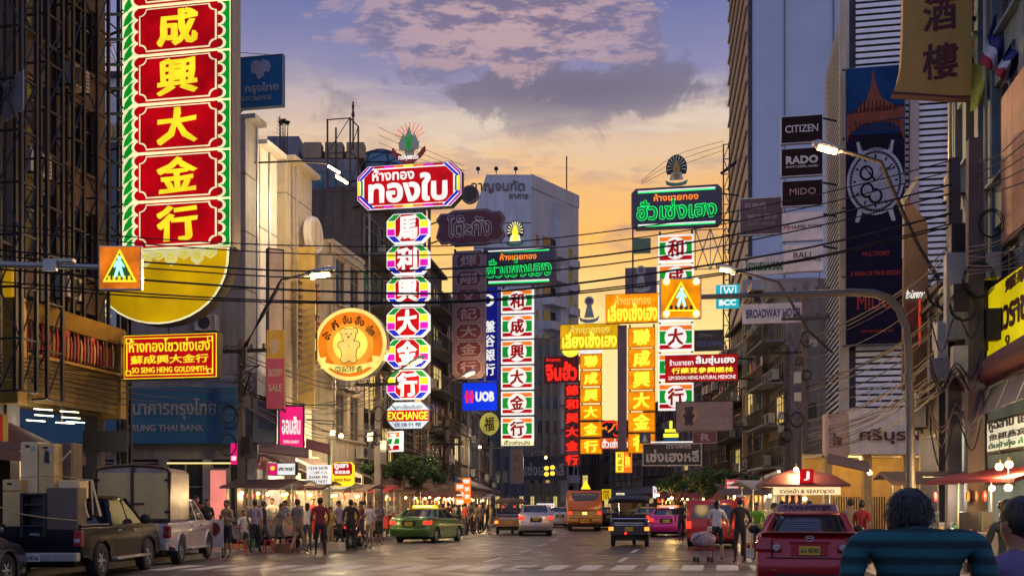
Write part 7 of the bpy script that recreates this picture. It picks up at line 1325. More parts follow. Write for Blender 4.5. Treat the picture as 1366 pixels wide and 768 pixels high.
for s_ in (-1, 1):
    part(wt_, 'canopy_door', MB().plate([(s_*0.04, cz0+0.06), (s_*(Wc-0.06), cz0+0.06), (s_*(Wc-0.06), cz1-0.14), (s_*0.04, cz1-0.14)][::s_], 0.0, 0.06), M_CAN)
    for z in (cz0+0.2, cz1-0.35): part(wt_, 'hinge', MB().box(s_*(Wc-0.04)-0.07, s_*(Wc-0.04)+0.07, -0.05, 0.0, z, z+0.06), M_STEEL)
part(wt_, 'door_bar', MB().box(-0.035, 0.035, -0.04, 0.05, cz0, cz1), M_RUST); part(wt_, 'latch', MB().box(0.05, 0.3, -0.06, -0.02, cz0+0.42, cz0+0.46), M_STEEL); part(wt_, 'tailgate', MB().box(-0.66, 0.66, -0.03, 0.0, 0.64, 1.1), M_CAN, bevel=0.02)
# far van with a headlight, motorcycles
vn = boxy('van', 'small pale oncoming van with a lit headlight above the green taxi', 'van', G(556, 92), VS+math.pi, 1.75, 4.2, 1.85, P_WHT, lit=False); part(vn, 'head_lamp', MB().ball((0.65, 4.2, 0.75), 0.12, 8), E_HEAD); part(vn, 'head_lamp', MB().ball((-0.65, 4.2, 0.75), 0.12, 8), E_HEAD)
def motorbike(label, loc, rz, pnt, lit=True):
    rt = thing('motorcycle', label, 'motorcycle', loc, rz, 'motorcycles along the left kerb')
    for y in (0.3, 1.55): wheel(rt, 0.001, y, 0.29, 0.1)
    part(rt, 'body', MB().loft([[(x*w_, y, z+x*0) for x, z in ((-1, zc-h_), (1, zc-h_), (1, zc+h_*0.6), (0.5, zc+h_), (-0.5, zc+h_), (-1, zc+h_*0.6))] for y, w_, zc, h_ in ((0.02, 0.06, 0.78, 0.06), (0.35, 0.14, 0.68, 0.14), (0.8, 0.13, 0.5, 0.14), (1.15, 0.16, 0.62, 0.22), (1.35, 0.1, 0.85, 0.15))]), pnt, smooth=50)
    part(rt, 'seat', MB().loft([rring(0.12, 0.1, 0.9, 0.76, 0.05), rring(0.1, 0.14, 0.85, 0.84, 0.05)]), M_UNDER, smooth=50); part(rt, 'handlebar', MB().tube([(-0.33, 1.15, 1.02), (-0.1, 1.25, 0.98), (0.1, 1.25, 0.98), (0.33, 1.15, 1.02)], 0.018, 5), M_STEEL); part(rt, 'fork', MB().tube([(0.07, 1.28, 0.95), (0.07, 1.55, 0.3)], 0.025, 5), M_CHR)
    for s_ in (-1, 1): part(rt, 'mirror', MB().tube([(s_*0.25, 1.16, 1.03), (s_*0.33, 1.12, 1.2)], 0.01, 4).ball((s_*0.33, 1.1, 1.24), 0.055, 8, (1, 0.4, 0.7)), M_STEEL)
    part(rt, 'tail_lamp', MB().box(-0.07, 0.07, -0.06, 0.0, 0.72, 0.79), E_TAIL if lit else M_TAILR, bevel=0.01); part(rt, 'mudguard', MB().box(-0.05, 0.05, -0.02, 0.02, 0.4, 0.7), M_UNDER); return rt
for i, (px, d, rz, c_, lb_) in enumerate(((462, 38.0, -0.2, P_RED, 'red'), (345, 35.5, 0.9, P_GREY, 'dark'), (478, 39.5, 0.4, P_BLK, 'black'), (400, 36.8, 1.1, P_GREY, 'grey'), (430, 37.6, -0.6, P_BLK, 'black'), (620, 60, 0.2, P_GREY, 'grey'), (632, 58, 0.3, P_RED, 'red'), (1022, 33.5, 0.2, P_BLK, 'black'))):
    motorbike('%s motorcycle %s' % (lb_, ('parked with its tail lamp lit behind the green taxi', 'parked beside the couple at the left pavement corner', 'beside the tail-lit motorcycle near the green taxi', 'parked under the white magenta shop sign', 'leaning in the crowd left of the green post', 'parked in front of the middle food stalls', 'with lit tail lamp by the price boards', 'parked beside the policeman')[i]), G(px, d), rz, c_, lit=(i % 3 == 0))
# ---------------- people: one continuous skinned body each, hair as a child
M_SKIN = mat('skin', (0.34, 0.17, 0.10, 1), 0.55, var=0.1, bump=0); M_HAIR = mat('black_hair', (0.015, 0.011, 0.01, 1), 0.5); M_SHOE = mat('dark_shoe', (0.03, 0.025, 0.025, 1), 0.5)
def cl(n, c): return mat('cloth_'+n, c, 0.85, var=0.25, scale=7, bump=0.3)
CL = {n: cl(n, c) for n, c in dict(white=(0.62, 0.56, 0.54, 1), grey=(0.16, 0.15, 0.16, 1), black=(0.02, 0.02, 0.024, 1), maroon=(0.16, 0.02, 0.03, 1), green=(0.16, 0.40, 0.03, 1), blue=(0.05, 0.07, 0.2, 1), lilac=(0.28, 0.22, 0.32, 1), olive=(0.14, 0.13, 0.06, 1), police=(0.035, 0.025, 0.028, 1), red=(0.4, 0.03, 0.03, 1), yellow=(0.5, 0.38, 0.08, 1), khaki=(0.3, 0.22, 0.13, 1), jeans=(0.05, 0.06, 0.10, 1), teal=(0.01, 0.12, 0.14, 1), violet=(0.14, 0.10, 0.22, 1)).items()}
from mathutils import noise as mn
DROP = {'broad': 0.11}
def figure(key, pose, fem=False, wide=1.0, head_turn=0.0, shorts=False):
    """skeleton -> skin -> mesh with slots skin, shirt, trousers, shoes. Facing -Y at rz=0. 1.68 m tall."""
    J = []; Ed = []; Rd = []; K = []
    def j(p, r, k, par=None):
        J.append(Vector(p)); Rd.append(r if isinstance(r, tuple) else (r, r)); K.append(k)
        if par is not None: Ed.append((par, len(J)-1))
        return len(J)-1
    lean = pose.get('lean', 0.0); hz = pose.get('hip', 0.90); sw = 0.175*wide if not fem else 0.155*wide
    pel = j((0, 0, hz), (0.135*wide, 0.10), 2); wa = j((0, -lean*0.3, hz+0.16), (0.125*wide, 0.092), 1, pel); ch = j((0, -lean*0.75, hz+0.37), (0.15*wide, 0.105), 1, wa); up = j((0, -lean*0.95, hz+0.48), (0.13*wide, 0.09), 1, ch)
    dz = DROP.get(key, 0); hz_ = hz; hz = hz-dz; nk = j((0, -lean, hz+0.555+dz*0.4), 0.052+dz*0.3, 0, up); hy = -lean*1.08-0.01-dz*1.1; jw = j((0, hy-0.012, hz+0.625), (0.062, 0.072), 0, nk); hd = j((0, hy, hz+0.70), (0.076, 0.09), 0, jw); tp = j((0, hy+0.01, hz+0.765), (0.055, 0.065), 0, hd)
    ns = j((0, hy-0.105, hz+0.672), 0.016, 0, hd)
    for s_, e_ in ((-1, 'l'), (1, 'r')): er = j((s_*0.088, hy+0.012, hz+0.685), (0.012, 0.02), 0, hd)
    for s_, e_ in ((-1, 'l'), (1, 'r')):
        hz = hz_; sh = j((s_*sw, -lean*0.92, hz+0.475+dz*0.15), 0.062, 1, up); el = Vector(pose.get('el_'+e_, (s_*(sw+0.07), 0.03-lean, hz+0.20))); ha = Vector(pose.get('ha_'+e_, (s_*(sw+0.08), -0.06-lean, hz-0.05)))
        m_ = j(Vector(J[sh]).lerp(el, 0.5), 0.05, 1, sh); e = j(el, 0.04, 1 if not pose.get('bare', True) else 0, m_); w = j(el.lerp(ha, 0.9), 0.027, 0, e); pm = j(ha+(ha-el).normalized()*0.05, (0.036, 0.02), 0, w)
        d = (ha-el).normalized(); sd = d.cross(Vector((0, 1, 0) if abs(d.y) < 0.8 else (1, 0, 0))).normalized(); nrm = d.cross(sd)
        for f, (o, ln) in enumerate(((-0.026, 0.062), (-0.009, 0.074), (0.009, 0.07), (0.026, 0.055))):
            a = j(J[pm]+d*0.035+sd*o, 0.0095, 0, pm); b_ = j(J[a]+d*ln*0.55+nrm*0.008, 0.0085, 0, a); j(J[b_]+d*ln*0.4+nrm*0.018, 0.007, 0, b_)
        th = j(J[w]+d*0.03-sd*0.03, 0.011, 0, w); j(J[th]+d*0.035-sd*0.018, 0.0085, 0, th)
    for s_, e_ in ((-1, 'l'), (1, 'r')):
        hp = j((s_*0.085*wide, 0, hz-0.06), 0.088*wide, 2, pel); ft = Vector(pose.get('ft_'+e_, (s_*0.10, 0.0, 0.075))); kn = Vector(pose.get('kn_'+e_, tuple(Vector((s_*0.095, -0.02, hz*0.52)).lerp(Vector((ft.x, ft.y-0.05, hz*0.52)), 0.5))))
        t_ = j(J[hp].lerp(kn, 0.5), 0.074*wide, 2, hp); k = j(kn, 0.054, 2, t_); c = j(kn.lerp(ft, 0.35)+Vector((0, 0.015, 0)), 0.052, 2 if not shorts else 0, k); an = j(ft, 0.034, 2 if not shorts else 0, c); to = j((ft.x, ft.y-0.10, ft.z-0.04), (0.038, 0.026), 3, an); j((ft.x, ft.y-0.165, ft.z-0.047), (0.03, 0.018), 3, to)
    me = bpy.data.meshes.new('body'); me.from_pydata([tuple(p) for p in J], Ed, []); ob = bpy.data.objects.new('tmp', me); COL.objects.link(ob)
    md = ob.modifiers.new('skin', 'SKIN'); md.use_smooth_shade = True; sv = me.skin_vertices[0].data
    for i, r_ in enumerate(Rd): sv[i].radius = r_; sv[i].use_root = (i == 0)
    sb = ob.modifiers.new('sub', 'SUBSURF'); sb.levels = sb.render_levels = 2 if key == 'broad' else 1
    dg = bpy.context.evaluated_depsgraph_get(); ev = ob.evaluated_get(dg); out = bpy.data.meshes.new_from_object(ev); bpy.data.objects.remove(ob)
    A_ = np.array([tuple(J[a]) for a, b in Ed]); B_ = np.array([tuple(J[b]) for a, b in Ed]); kk = np.array([max(K[a], K[b]) if not (K[a] == 1 and K[b] == 0) and not (K[a] == 2 and K[b] == 1) else K[b] if K[b] == 1 else 0 for a, b in Ed])
    kk = np.array([K[b] for a, b in Ed]); rr_ = np.array([(Rd[a][0]+Rd[b][0])/2 for a, b in Ed])
    for v in out.vertices:                                  # cloth folds below the neck
        if v.co.z < hz+0.48: f_ = 11 if key == 'broad' else 8; v.co += v.normal*((mn.noise(Vector((v.co.x*f_, v.co.y*f_, v.co.z*f_*0.55)))+0.5*mn.noise(v.co*f_*2.1))*(0.016 if key == 'broad' else 0.010))
    idx = []
    for p in out.polygons:
        c = np.array(p.center); ab = B_-A_; t = np.clip(((c-A_)*ab).sum(1)/np.maximum((ab*ab).sum(1), 1e-9), 0, 1); d_ = np.linalg.norm(A_+ab*t[:, None]-c, axis=1)-rr_; i = int(np.argmin(d_)); q = int(kk[i])
        if q == 0 and K[Ed[i][0]] == 1 and t[i] < 0.45: q = 1
        if q == 1 and c[2] < hz+0.03: q = 2
        if q == 3 and K[Ed[i][0]] == 2 and t[i] < 0.15: q = 2
        idx.append(q)
    out.polygons.foreach_set('material_index', idx); out.update(); out.shade_smooth(); out.name = 'body'
    hz = hz_-dz; hb = MB(); hc = (0, hy+0.014, hz+0.715); hb.ball(hc, 0.105, 12, (0.84, 1.0, 0.98)); hb.v = [(x, y+max(0, (hz+0.70-z))*0.6, z) if y < hy-0.03 and z < hz+0.73 else (x, y, z) for x, y, z in hb.v]
    hb.v = [(x, max(y, hy-0.055-(z-hz-0.70)*0.5) if z < hz+0.76 else y, z) for x, y, z in hb.v]
    if fem: hb.loft([[(x*w_, hy+0.05+y*0.045, z) for x, y in ((-1, -.4), (-.5, .9), (.5, .9), (1, -.4), (.5, -.6), (-.5, -.6))] for z, w_ in ((hz+0.50, 0.05), (hz+0.60, 0.075), (hz+0.70, 0.085))])
    rq = random.Random(5)
    if key == 'broad' or key == 'stand':
        for i in range(1500 if key == 'broad' else 300):
            a, b = rq.uniform(0, 6.283), rq.uniform(-0.3, 1.57); n_ = Vector((math.cos(a)*math.cos(b)*0.84, math.sin(a)*math.cos(b), math.sin(b)*0.98))
            if n_.y < -0.45 and n_.z < 0.3: continue
            p = Vector(hc)+n_*0.102; t_ = (n_*0.5+Vector((rq.gauss(0, .3), rq.gauss(0, .3), -0.9))).normalized()*rq.uniform(0.018, 0.04); w_ = t_.cross(n_).normalized()*0.004; hb.add([p-w_, p+w_, p+t_+n_*0.004], [(0, 1, 2)])
    hm = hb.mesh('hair', smooth=70)
    eb = MB(); [eb.ball((s_*0.031, hy-0.083, hz+0.70), 0.011, 6) for s_ in (-1, 1)]; em = eb.mesh('eyes')
    return dict(m=out, hair=hm, eyes=em, H=hz+0.82)
hz = 0.90
POSE = {
 'stand': figure('stand', {}), 'stand_f': figure('stand_f', {'ha_l': (-0.12, -0.22, 1.1), 'el_l': (-0.24, 0.02, 1.12)}, fem=True),
 'walk': figure('walk', {'ft_l': (-0.09, -0.26, 0.10), 'ft_r': (0.09, 0.24, 0.13), 'kn_l': (-0.09, -0.17, 0.48), 'kn_r': (0.09, 0.03, 0.46), 'el_l': (-0.25, 0.12, 1.1), 'ha_l': (-0.24, 0.1, 0.88), 'el_r': (0.25, -0.06, 1.1), 'ha_r': (0.22, -0.22, 0.93)}),
 'walk_f': figure('walk_f', {'ft_l': (-0.08, 0.2, 0.12), 'ft_r': (0.08, -0.22, 0.09), 'kn_l': (-0.08, 0.02, 0.46), 'kn_r': (0.08, -0.15, 0.48), 'ha_l': (-0.2, -0.16, 0.95)}, fem=True, shorts=True),
 'phone': figure('phone', {'el_l': (-0.23, -0.05, 1.08), 'ha_l': (-0.07, -0.26, 1.2), 'el_r': (0.23, -0.05, 1.08), 'ha_r': (0.07, -0.26, 1.2), 'lean': 0.04}, shorts=True),
 'serve': figure('serve', {'el_l': (-0.24, -0.12, 1.1), 'ha_l': (-0.13, -0.36, 1.02), 'el_r': (0.24, -0.12, 1.1), 'ha_r': (0.15, -0.38, 1.04), 'lean': 0.12}),
 'push': figure('push', {'el_l': (-0.26, 0.10, 1.1), 'ha_l': (-0.27, 0.17, 0.84), 'el_r': (0.24, -0.1, 1.12), 'ha_r': (0.2, -0.28, 1.02), 'ft_l': (-0.09, 0.2, 0.1), 'ft_r': (0.09, -0.22, 0.09), 'kn_r': (0.09, -0.15, 0.48), 'lean': 0.1}, fem=True, shorts=True),
 'police': figure('police', {'el_l': (-0.27, 0.07, 1.12), 'ha_l': (-0.2, -0.1, 0.92), 'bare': False, 'ft_l': (-0.14, 0.0, 0.075), 'ft_r': (0.13, 0.0, 0.075)}, wide=1.08),
 'sit': figure('sit', {'hip': 0.5, 'kn_l': (-0.12, -0.42, 0.5), 'kn_r': (0.12, -0.42, 0.5), 'ft_l': (-0.12, -0.42, 0.075), 'ft_r': (0.12, -0.42, 0.075), 'el_l': (-0.22, -0.1, 0.72), 'ha_l': (-0.12, -0.35, 0.68), 'el_r': (0.22, -0.1, 0.72), 'ha_r': (0.12, -0.35, 0.68)}),
 'broad': figure('broad', {'ha_l': (-0.26, -0.1, 0.86), 'bare': False}, wide=1.28)}
def person(lab, pose, loc, rz, shirt, legs, h=1.68, grp=None, hair=M_HAIR, eyes=False, skin=M_SKIN):
    f = POSE[pose]; rt = thing('person', lab, 'person', loc, rz, grp); k = h/1.68; rt.scale = (k, k, k)
    put('body', f['m'], [skin, shirt, legs, M_SHOE], rt); put('hair', f['hair'], hair, rt)
    if eyes: put('eyes', f['eyes'], M_HAIR, rt)
    return rt
AWAY = math.pi
def st(i): return CL[i]
# the policeman and the man with the handcart
pm_ = person('policeman in dark uniform and white-topped cap with his back turned beside the red wagon', 'police', G(987, 28.6), AWAY+0.15, CL['police'], CL['police'], 1.74, skin=M_SKIN)
mb = MB(); mb.lathe([(0.10, 1.655), (0.105, 1.70)], (0, -0.01, 0), 16); mb.add([(0.09*math.cos(a)*s_, -0.01-0.09*math.sin(a)*s_ if True else 0, 1.66-(0.02 if s_ > 1 else 0)) for s_ in (1.0, 1.7) for a in [math.pi*(0.2+0.6*i/6) for i in range(7)]], [(i, i+1, i+8, i+7) for i in range(6)]); part(pm_, 'cap_band', mb, CL['red']); part(pm_, 'cap_top', MB().lathe([(0.105, 1.70), (0.135, 1.735), (0.12, 1.775), (0.03, 1.785)], (0, 0.0, 0), 16), CL['white'], smooth=60)
part(pm_, 'belt', MB().lathe([(0.152, 0.93), (0.155, 0.98)], (0, 0, 0), 16), mat('leather', (0.015, 0.012, 0.01, 1), 0.35)); part(pm_, 'radio', MB().box(0.12, 0.18, 0.06, 0.12, 0.95, 1.1), M_UNDER)
mc_ = person('person in white shirt walking away and pulling a wrapped handcart', 'push', G(957, 29.6), AWAY, CL['white'], CL['black'], 1.70)
hc = thing('handcart', 'small handcart with a bulging grey-wrapped load pulled behind the person in white', 'handcart', G(938, 28.9), 0.2)
bl = MB(); bl.ball((0, 0, 0.62), 0.36, 14, (1.0, 0.8, 0.62)); r = random.Random(4); bl.v = [(x*(1+r.uniform(-.05, .05)), y*(1+r.uniform(-.05, .05)), max(z, 0.42)+0.02*math.sin(x*20)) for x, y, z in bl.v]; part(hc, 'wrapped_load', bl, CL['lilac'], smooth=60)
part(hc, 'tray', MB().box(-0.32, 0.32, -0.25, 0.25, 0.32, 0.42), CL['maroon'], bevel=0.02); part(hc, 'handle', MB().tube([(0.28, 0.2, 0.4), (0.36, 0.5, 0.8)], 0.015, 5), M_GALV)
for x in (-0.2, 0.2): part(hc, 'leg', MB().tube([(x, -0.1, 0.32), (x, -0.1, 0.1)], 0.015, 5), M_GALV); part(hc, 'castor', MB().lathe([(0.07, -0.02), (0.07, 0.02)], (x, -0.1, 0.07), 10, 'X'), M_UNDER); part(hc, 'castor', MB().lathe([(0.07, -0.02), (0.07, 0.02)], (x, 0.15, 0.07), 10, 'X'), M_UNDER)
part(hc, 'strap', MB().tube([(-0.36, -0.1, 0.6), (-0.2, -0.28, 0.75), (0, -0.31, 0.82), (0.2, -0.28, 0.7)], 0.012, 4), M_UNDER)
# foreground figures seen from behind
M_STRIPE = bpy.data.materials.new('teal_stripe_knit'); M_STRIPE.use_nodes = True; nt = M_STRIPE.node_tree; tc = nt.nodes.new('ShaderNodeTexCoord'); wv = nt.nodes.new('ShaderNodeTexWave'); wv.wave_type = 'BANDS'; wv.bands_direction = 'Z'; wv.inputs['Scale'].default_value = 5.0; wv.inputs['Distortion'].default_value = 0.8; wv.inputs['Detail'].default_value = 2; nt.links.new(tc.outputs['Object'], wv.inputs[0])
nt.links.new(X(nt, wv.outputs['Color']).ramp([(0.2, (0.003, 0.022, 0.028, 1)), (0.75, (0.008, 0.085, 0.10, 1))]), nt.nodes['Principled BSDF'].inputs['Base Color']); nt.nodes['Principled BSDF'].inputs['Roughness'].default_value = 0.9
person('broad person in a teal striped shirt seen from behind close up at lower right', 'broad', G(1224, 4.15), AWAY-0.1, M_STRIPE, CL['jeans'], 1.70)
person('person in a violet shirt at the lower right corner beside the teal-striped back', 'stand', G(1362, 4.5), AWAY+0.2, CL['violet'], CL['black'], 1.56)
# right pavement crowd
CR = [(1012, 30.2, 'serve', 'green', 'jeans', 1.62, -0.6, 'person in a lime green shirt facing the stall behind the taxi mirror'), (1027, 27.0, 'serve', 'white', 'black', 1.60, 0.9, 'dark-haired person in white leaning toward the lime-shirted one'), (1044, 28.5, 'stand', 'grey', 'black', 1.66, 0.4, 'person wearing a grey shirt left of the stall with the red emblem'), (1078, 29.5, 'serve', 'blue', 'jeans', 1.66, 0.0, 'stallholder in blue under the roof with the red emblem'),
      (1134, 27.0, 'stand', 'khaki', 'jeans', 1.70, AWAY, 'person in khaki standing right of the taxi roof'), (1150, 25.5, 'walk', 'red', 'black', 1.66, 2.4, 'person in red walking between the taxi and the teal-striped person'), (1338, 20.5, 'stand', 'lilac', 'jeans', 1.62, 1.0, 'person under the white menu sign at the right'), (1345, 12, 'walk', 'olive', 'black', 1.6, AWAY, 'person in olive walking near the right edge')]
for px, d, po, c1, c2, h, rz, lab in CR: person(lab, po, G(px, d), rz, CL[c1], CL[c2], h, eyes=True)
person('person in dark clothes walking between the magenta taxi and the red wagon', 'walk', G(909, 44.5), AWAY, CL['black'], CL['black'], 1.72)
# left crowd
LC = [(304, 31.5, 'phone', 'khaki', 'black', 1.70, -0.5, 'person in shorts looking at hands on the left pavement by the slim pole'), (262, 34, 'stand', 'maroon', 'black', 1.7, 0.5, 'person in maroon by the bank behind the white pickup'), (276, 33.2, 'stand_f', 'black', 'black', 1.6, 0.2, 'long-haired person in black left of the pink panel'),
      (340, 33.6, 'walk', 'lilac', 'black', 1.72, AWAY, 'broad-backed person in lilac near the left motorcycle'), (352, 35, 'walk', 'black', 'jeans', 1.68, 2.0, 'person in black walking past the stalls'), (326, 35.5, 'sit', 'white', 'grey', 1.65, 0.3, 'person in white crouching on a stool by the corner pole'), (372, 35.6, 'push', 'grey', 'jeans', 1.6, 1.3, 'long-haired person in grey below the white magenta sign'),
      (384, 37, 'serve', 'blue', 'black', 1.7, -0.8, 'person in blue below the white magenta sign'), (397, 34.2, 'walk', 'grey', 'khaki', 1.74, 2.7, 'tall person in grey striding along the left kerb'), (410, 36.2, 'stand_f', 'white', 'jeans', 1.62, AWAY, 'long-haired person in white with back turned near the timetable sign'), (427, 32.6, 'police', 'maroon', 'black', 1.78, AWAY+0.2, 'tall person in dark red with back turned at the left kerb'),
      (440, 36.4, 'phone', 'yellow', 'khaki', 1.5, 0.9, 'short person in yellow beside the pale green post'), (452, 37.6, 'walk', 'lilac', 'black', 1.7, 1.2, 'person in lilac right of the pale green post'), (468, 36.5, 'police', 'black', 'black', 1.74, AWAY, 'person all in black beside the red motorcycle'), (482, 38.6, 'walk', 'maroon', 'jeans', 1.7, -1.2, 'person in maroon walking toward the green taxi'), (493, 38.3, 'stand_f', 'white', 'khaki', 1.66, -0.4, 'pale dressed person at the rear corner of the green taxi'), (505, 41.5, 'phone', 'grey', 'black', 1.7, 0.6, 'person in grey left of the green taxi'),
      (364, 38.4, 'serve', 'white', 'black', 1.66, 0.0, 'cook in white behind the first left stall'), (418, 40.2, 'serve', 'red', 'black', 1.66, 0.0, 'cook in red behind the second left stall'), (474, 43, 'serve', 'yellow', 'black', 1.66, 0.0, 'cook in yellow behind the third left stall')]
for px, d, po, c1, c2, h, rz, lab in LC: person(lab, po, G(px, d, 0.14 if 955+1400*(-15.1)/d > px else 0), rz, CL[c1], CL[c2], h, eyes=True)
MCD = [(598, 52, 'stand', 'maroon', 'black'), (605, 54, 'walk', 'khaki', 'black'), (612, 53, 'stand_f', 'black', 'black'), (620, 56, 'stand', 'red', 'jeans'), (628, 55, 'walk', 'black', 'black'), (636, 57, 'stand', 'olive', 'jeans'), (643, 59, 'stand_f', 'grey', 'black'), (655, 56, 'stand', 'yellow', 'khaki'), (650, 62, 'walk', 'black', 'black'), (608, 60, 'stand', 'white', 'black'), (624, 62, 'serve', 'lilac', 'black'), (640, 66, 'stand', 'maroon', 'black'), (590, 50, 'walk', 'maroon', 'black')]
LBL = ['in maroon at the left end of the middle crowd', 'in khaki walking behind the maroon-shirted one', 'long-haired in black in the middle crowd', 'in red under the price boards', 'in black walking in front of the price boards', 'in olive right of the price boards', 'long-haired in grey at the right of the middle crowd', 'in pale yellow standing left of the orange-lit tuk-tuk', 'in black walking behind the pale yellow one', 'in white at the back of the middle crowd', 'in lilac serving at the middle stalls', 'in maroon at the far right of the middle stalls', 'in maroon stepping past the green taxi']
for i, (px, d, po, c1, c2) in enumerate(MCD): person('person '+LBL[i], po, G(px, d), R.uniform(-3, 3), CL[c1], CL[c2], R.uniform(1.58, 1.76), 'people around the middle food stalls')
# ---------------- food stalls
M_TARP = [mat('tarp_'+n, c, 0.7) for n, c in (('maroon', (0.14, 0.03, 0.03, 1)), ('brown', (0.12, 0.07, 0.05, 1)), ('grey', (0.3, 0.27, 0.25, 1)), ('red', (0.35, 0.03, 0.03, 1)))]
def bulb(rt, p, e=45, c=(1.0, 0.68, 0.32), r=0.06): part(rt, 'bulb', MB().ball(p, r, 8), M_BULB); part(rt, 'bulb_cord', MB().tube([(p[0], p[1], p[2]+r), (p[0], p[1], p[2]+0.3)], 0.008, 3), M_CABLE); light(Vector(p)+Vector((0, -0.12, -0.1)), e, c, 0.08, rt)
def stall(label, px, d, rz, w=2.0, tarp=0, bulbs=((0.0, -0.6, 2.0),), sign=None, e=45, tent=False, seed=0, grp='food stalls', z=0.0, steam=False):
    r = random.Random(seed+int(px)); rt = thing('food_stall', label, 'food stall', G(px, d, z), rz, grp)
    part(rt, 'counter', MB().box(-w/2, w/2, -0.45, 0.45, 0.35, 0.95), [M_ALU, GOODS[2], GOODS[0]][seed % 3], bevel=0.02); part(rt, 'counter_top', MB().box(-w/2-0.04, w/2+0.04, -0.5, 0.5, 0.95, 1.0), M_ALU, bevel=0.01)
    for x in (-w/2+0.08, w/2-0.08):
        for y in (-0.4, 0.4): part(rt, 'leg', MB().box(x-0.03, x+0.03, y-0.03, y+0.03, 0.0, 0.35), M_STEEL); part(rt, 'post', MB().tube([(x, y, 1.0), (x, y, 2.15)], 0.022, 5), M_GALV)
    if tent: part(rt, 'tent_roof', MB().loft([[(-w*.72, -1.0, 2.1), (w*.72, -1.0, 2.1), (w*.72, 1.0, 2.1), (-w*.72, 1.0, 2.1)], [(-w*.72, -1.0, 2.16), (w*.72, -1.0, 2.16), (w*.72, 1.0, 2.16), (-w*.72, 1.0, 2.16)], [(-w*.5, -0.7, 2.42), (w*.5, -0.7, 2.42), (w*.5, 0.7, 2.42), (-w*.5, 0.7, 2.42)], [(-w*.12, -0.15, 2.62), (w*.12, -0.15, 2.62), (w*.12, 0.15, 2.62), (-w*.12, 0.15, 2.62)]]), M_TARP[tarp])
    else: part(rt, 'canopy', MB().loft([[(x, -0.95, 2.02-abs(x)*0.02), (x, -0.9, 2.08), (x, 0.2, 2.34), (x, 0.9, 2.2), (x, 0.88, 2.16), (x, 0.2, 2.28)] for x in (-w*.62, -w*.2, w*.2, w*.62)]), M_TARP[tarp])
    part(rt, 'glass_case', MB().box(-w/2+0.1, -w/2+0.9, -0.4, -0.1, 1.0, 1.42), mat('clear_case', (0.5, 0.5, 0.45, 1), 0.1, trans=0.85, bump=0), bevel=0.01)
    for i in range(4): part(rt, 'pot', MB().lathe([(0.1, 0), (0.14, 0.02), (0.15, 0.16), (0.16, 0.17)], (w*(-0.02+0.13*i), r.uniform(-0.2, 0.2), 1.0), 12), [M_ALU, M_CHR][i % 2], smooth=50)
    g_ = MB()
    for i in range(36): x, y = r.uniform(-w/2+0.1, w/2-0.1), r.uniform(-0.42, 0.42); s_ = r.uniform(0.03, 0.08); g_.ball((x, y, 1.0+s_*0.8), s_, 6, mi=r.randrange(len(GOODS)))
    part(rt, 'food', g_, GOODS, kind='stuff')
    for i in range(3): part(rt, 'hanging_item', MB().ball((w*(-0.35+0.12*i), -0.35, 1.75), 0.08, 6, (0.7, 0.6, 1.6)), GOODS[(1, 6, 0)[i]])
    for b_ in bulbs: bulb(rt, b_, e)
    if sign: part(rt, 'sign_box', MB().box(-w*.55, w*.55, -1.05, -0.97, 1.86, 2.08), glow('stall_sign_cream', rgb(250, 216, 160), 1.1)); letter(rt, sign, w*0.9, 0.13, 0, 1.97, -1.052, CL['maroon'], 0.02, 0.006)
    return rt
s1 = stall('stall with maroon roof, cream lit sign and red emblem beyond the taxi', 1068, 31, -0.1, 1.7, 0, ((0.0, -0.7, 1.75),), 'ราดหน้า & SEAFOOD', 90, True, 1)
part(s1, 'emblem_board', MB().box(-0.2, 0.2, -1.0, -0.94, 2.2, 2.6), E_RED, bevel=0.01); letter(s1, 'J', 0.16, 0.26, 0, 2.4, -1.0, E_WHT, 0.03, 0.01)
def star(px, y, d, e, lab, c=(1.0, 0.64, 0.25)):
    rt = thing('hanging_bulb', lab, 'bulb', P(px, y, d)); part(rt, 'bulb', MB().ball((0, 0, 0), 0.075, 10), M_BULB); part(rt, 'socket', MB().lathe([(0.03, 0.06), (0.03, 0.14)], (0, 0, 0), 8), M_STEEL); part(rt, 'cord', MB().tube([(0, 0, 0.14), (0.02, 0.05, 0.6)], 0.008, 3), M_CABLE); light(rt.location+Vector((0, -0.15, -0.12)), e, c, 0.08)
star(1062, 626, 30.4, 300, 'bright bare bulb above the stall with the red emblem'); star(1160, 630, 33, 300, 'bright bare bulb under the dark awning of the yellow-lit front')
for i, (x, y) in enumerate(((1333, 622), (1346, 619), (1345, 650))): star(x, y, 20.5, 130, 'bare bulb below the white menu sign, %s' % ('left of the upper pair', 'right of the upper pair', 'the single lower one')[i])
stall('wide stall with brown roof and white tube light behind the teal-striped person', 1255, 24, -0.1, 2.1, 1, (), None, 60, False, 2)
tl_ = thing('tube_light', 'long white tube light inside the brown-roofed stall at right', 'light', P(1260, 640, 23.6)); part(tl_, 'tube', MB().box(-0.45, 0.45, -0.03, 0.03, -0.03, 0.03), M_TUBE); part(tl_, 'fitting', MB().box(-0.5, 0.5, -0.04, 0.04, 0.031, 0.08), M_ALU); light(tl_.location+Vector((0, -0.2, -0.2)), 110, (1, 0.9, 0.7), 0.3)
stall('stall with goods under bulbs below the white menu sign', 1345, 21.5, -1.4, 2.4, 3, ((0.2, -0.5, 1.9),), None, 60, False, 3); stall('vegetable stall with wooden rails left of the taxi mirror', 1018, 32.5, 0.2, 1.2, 2, ((0, -0.5, 1.85),), None, 60, False, 4)
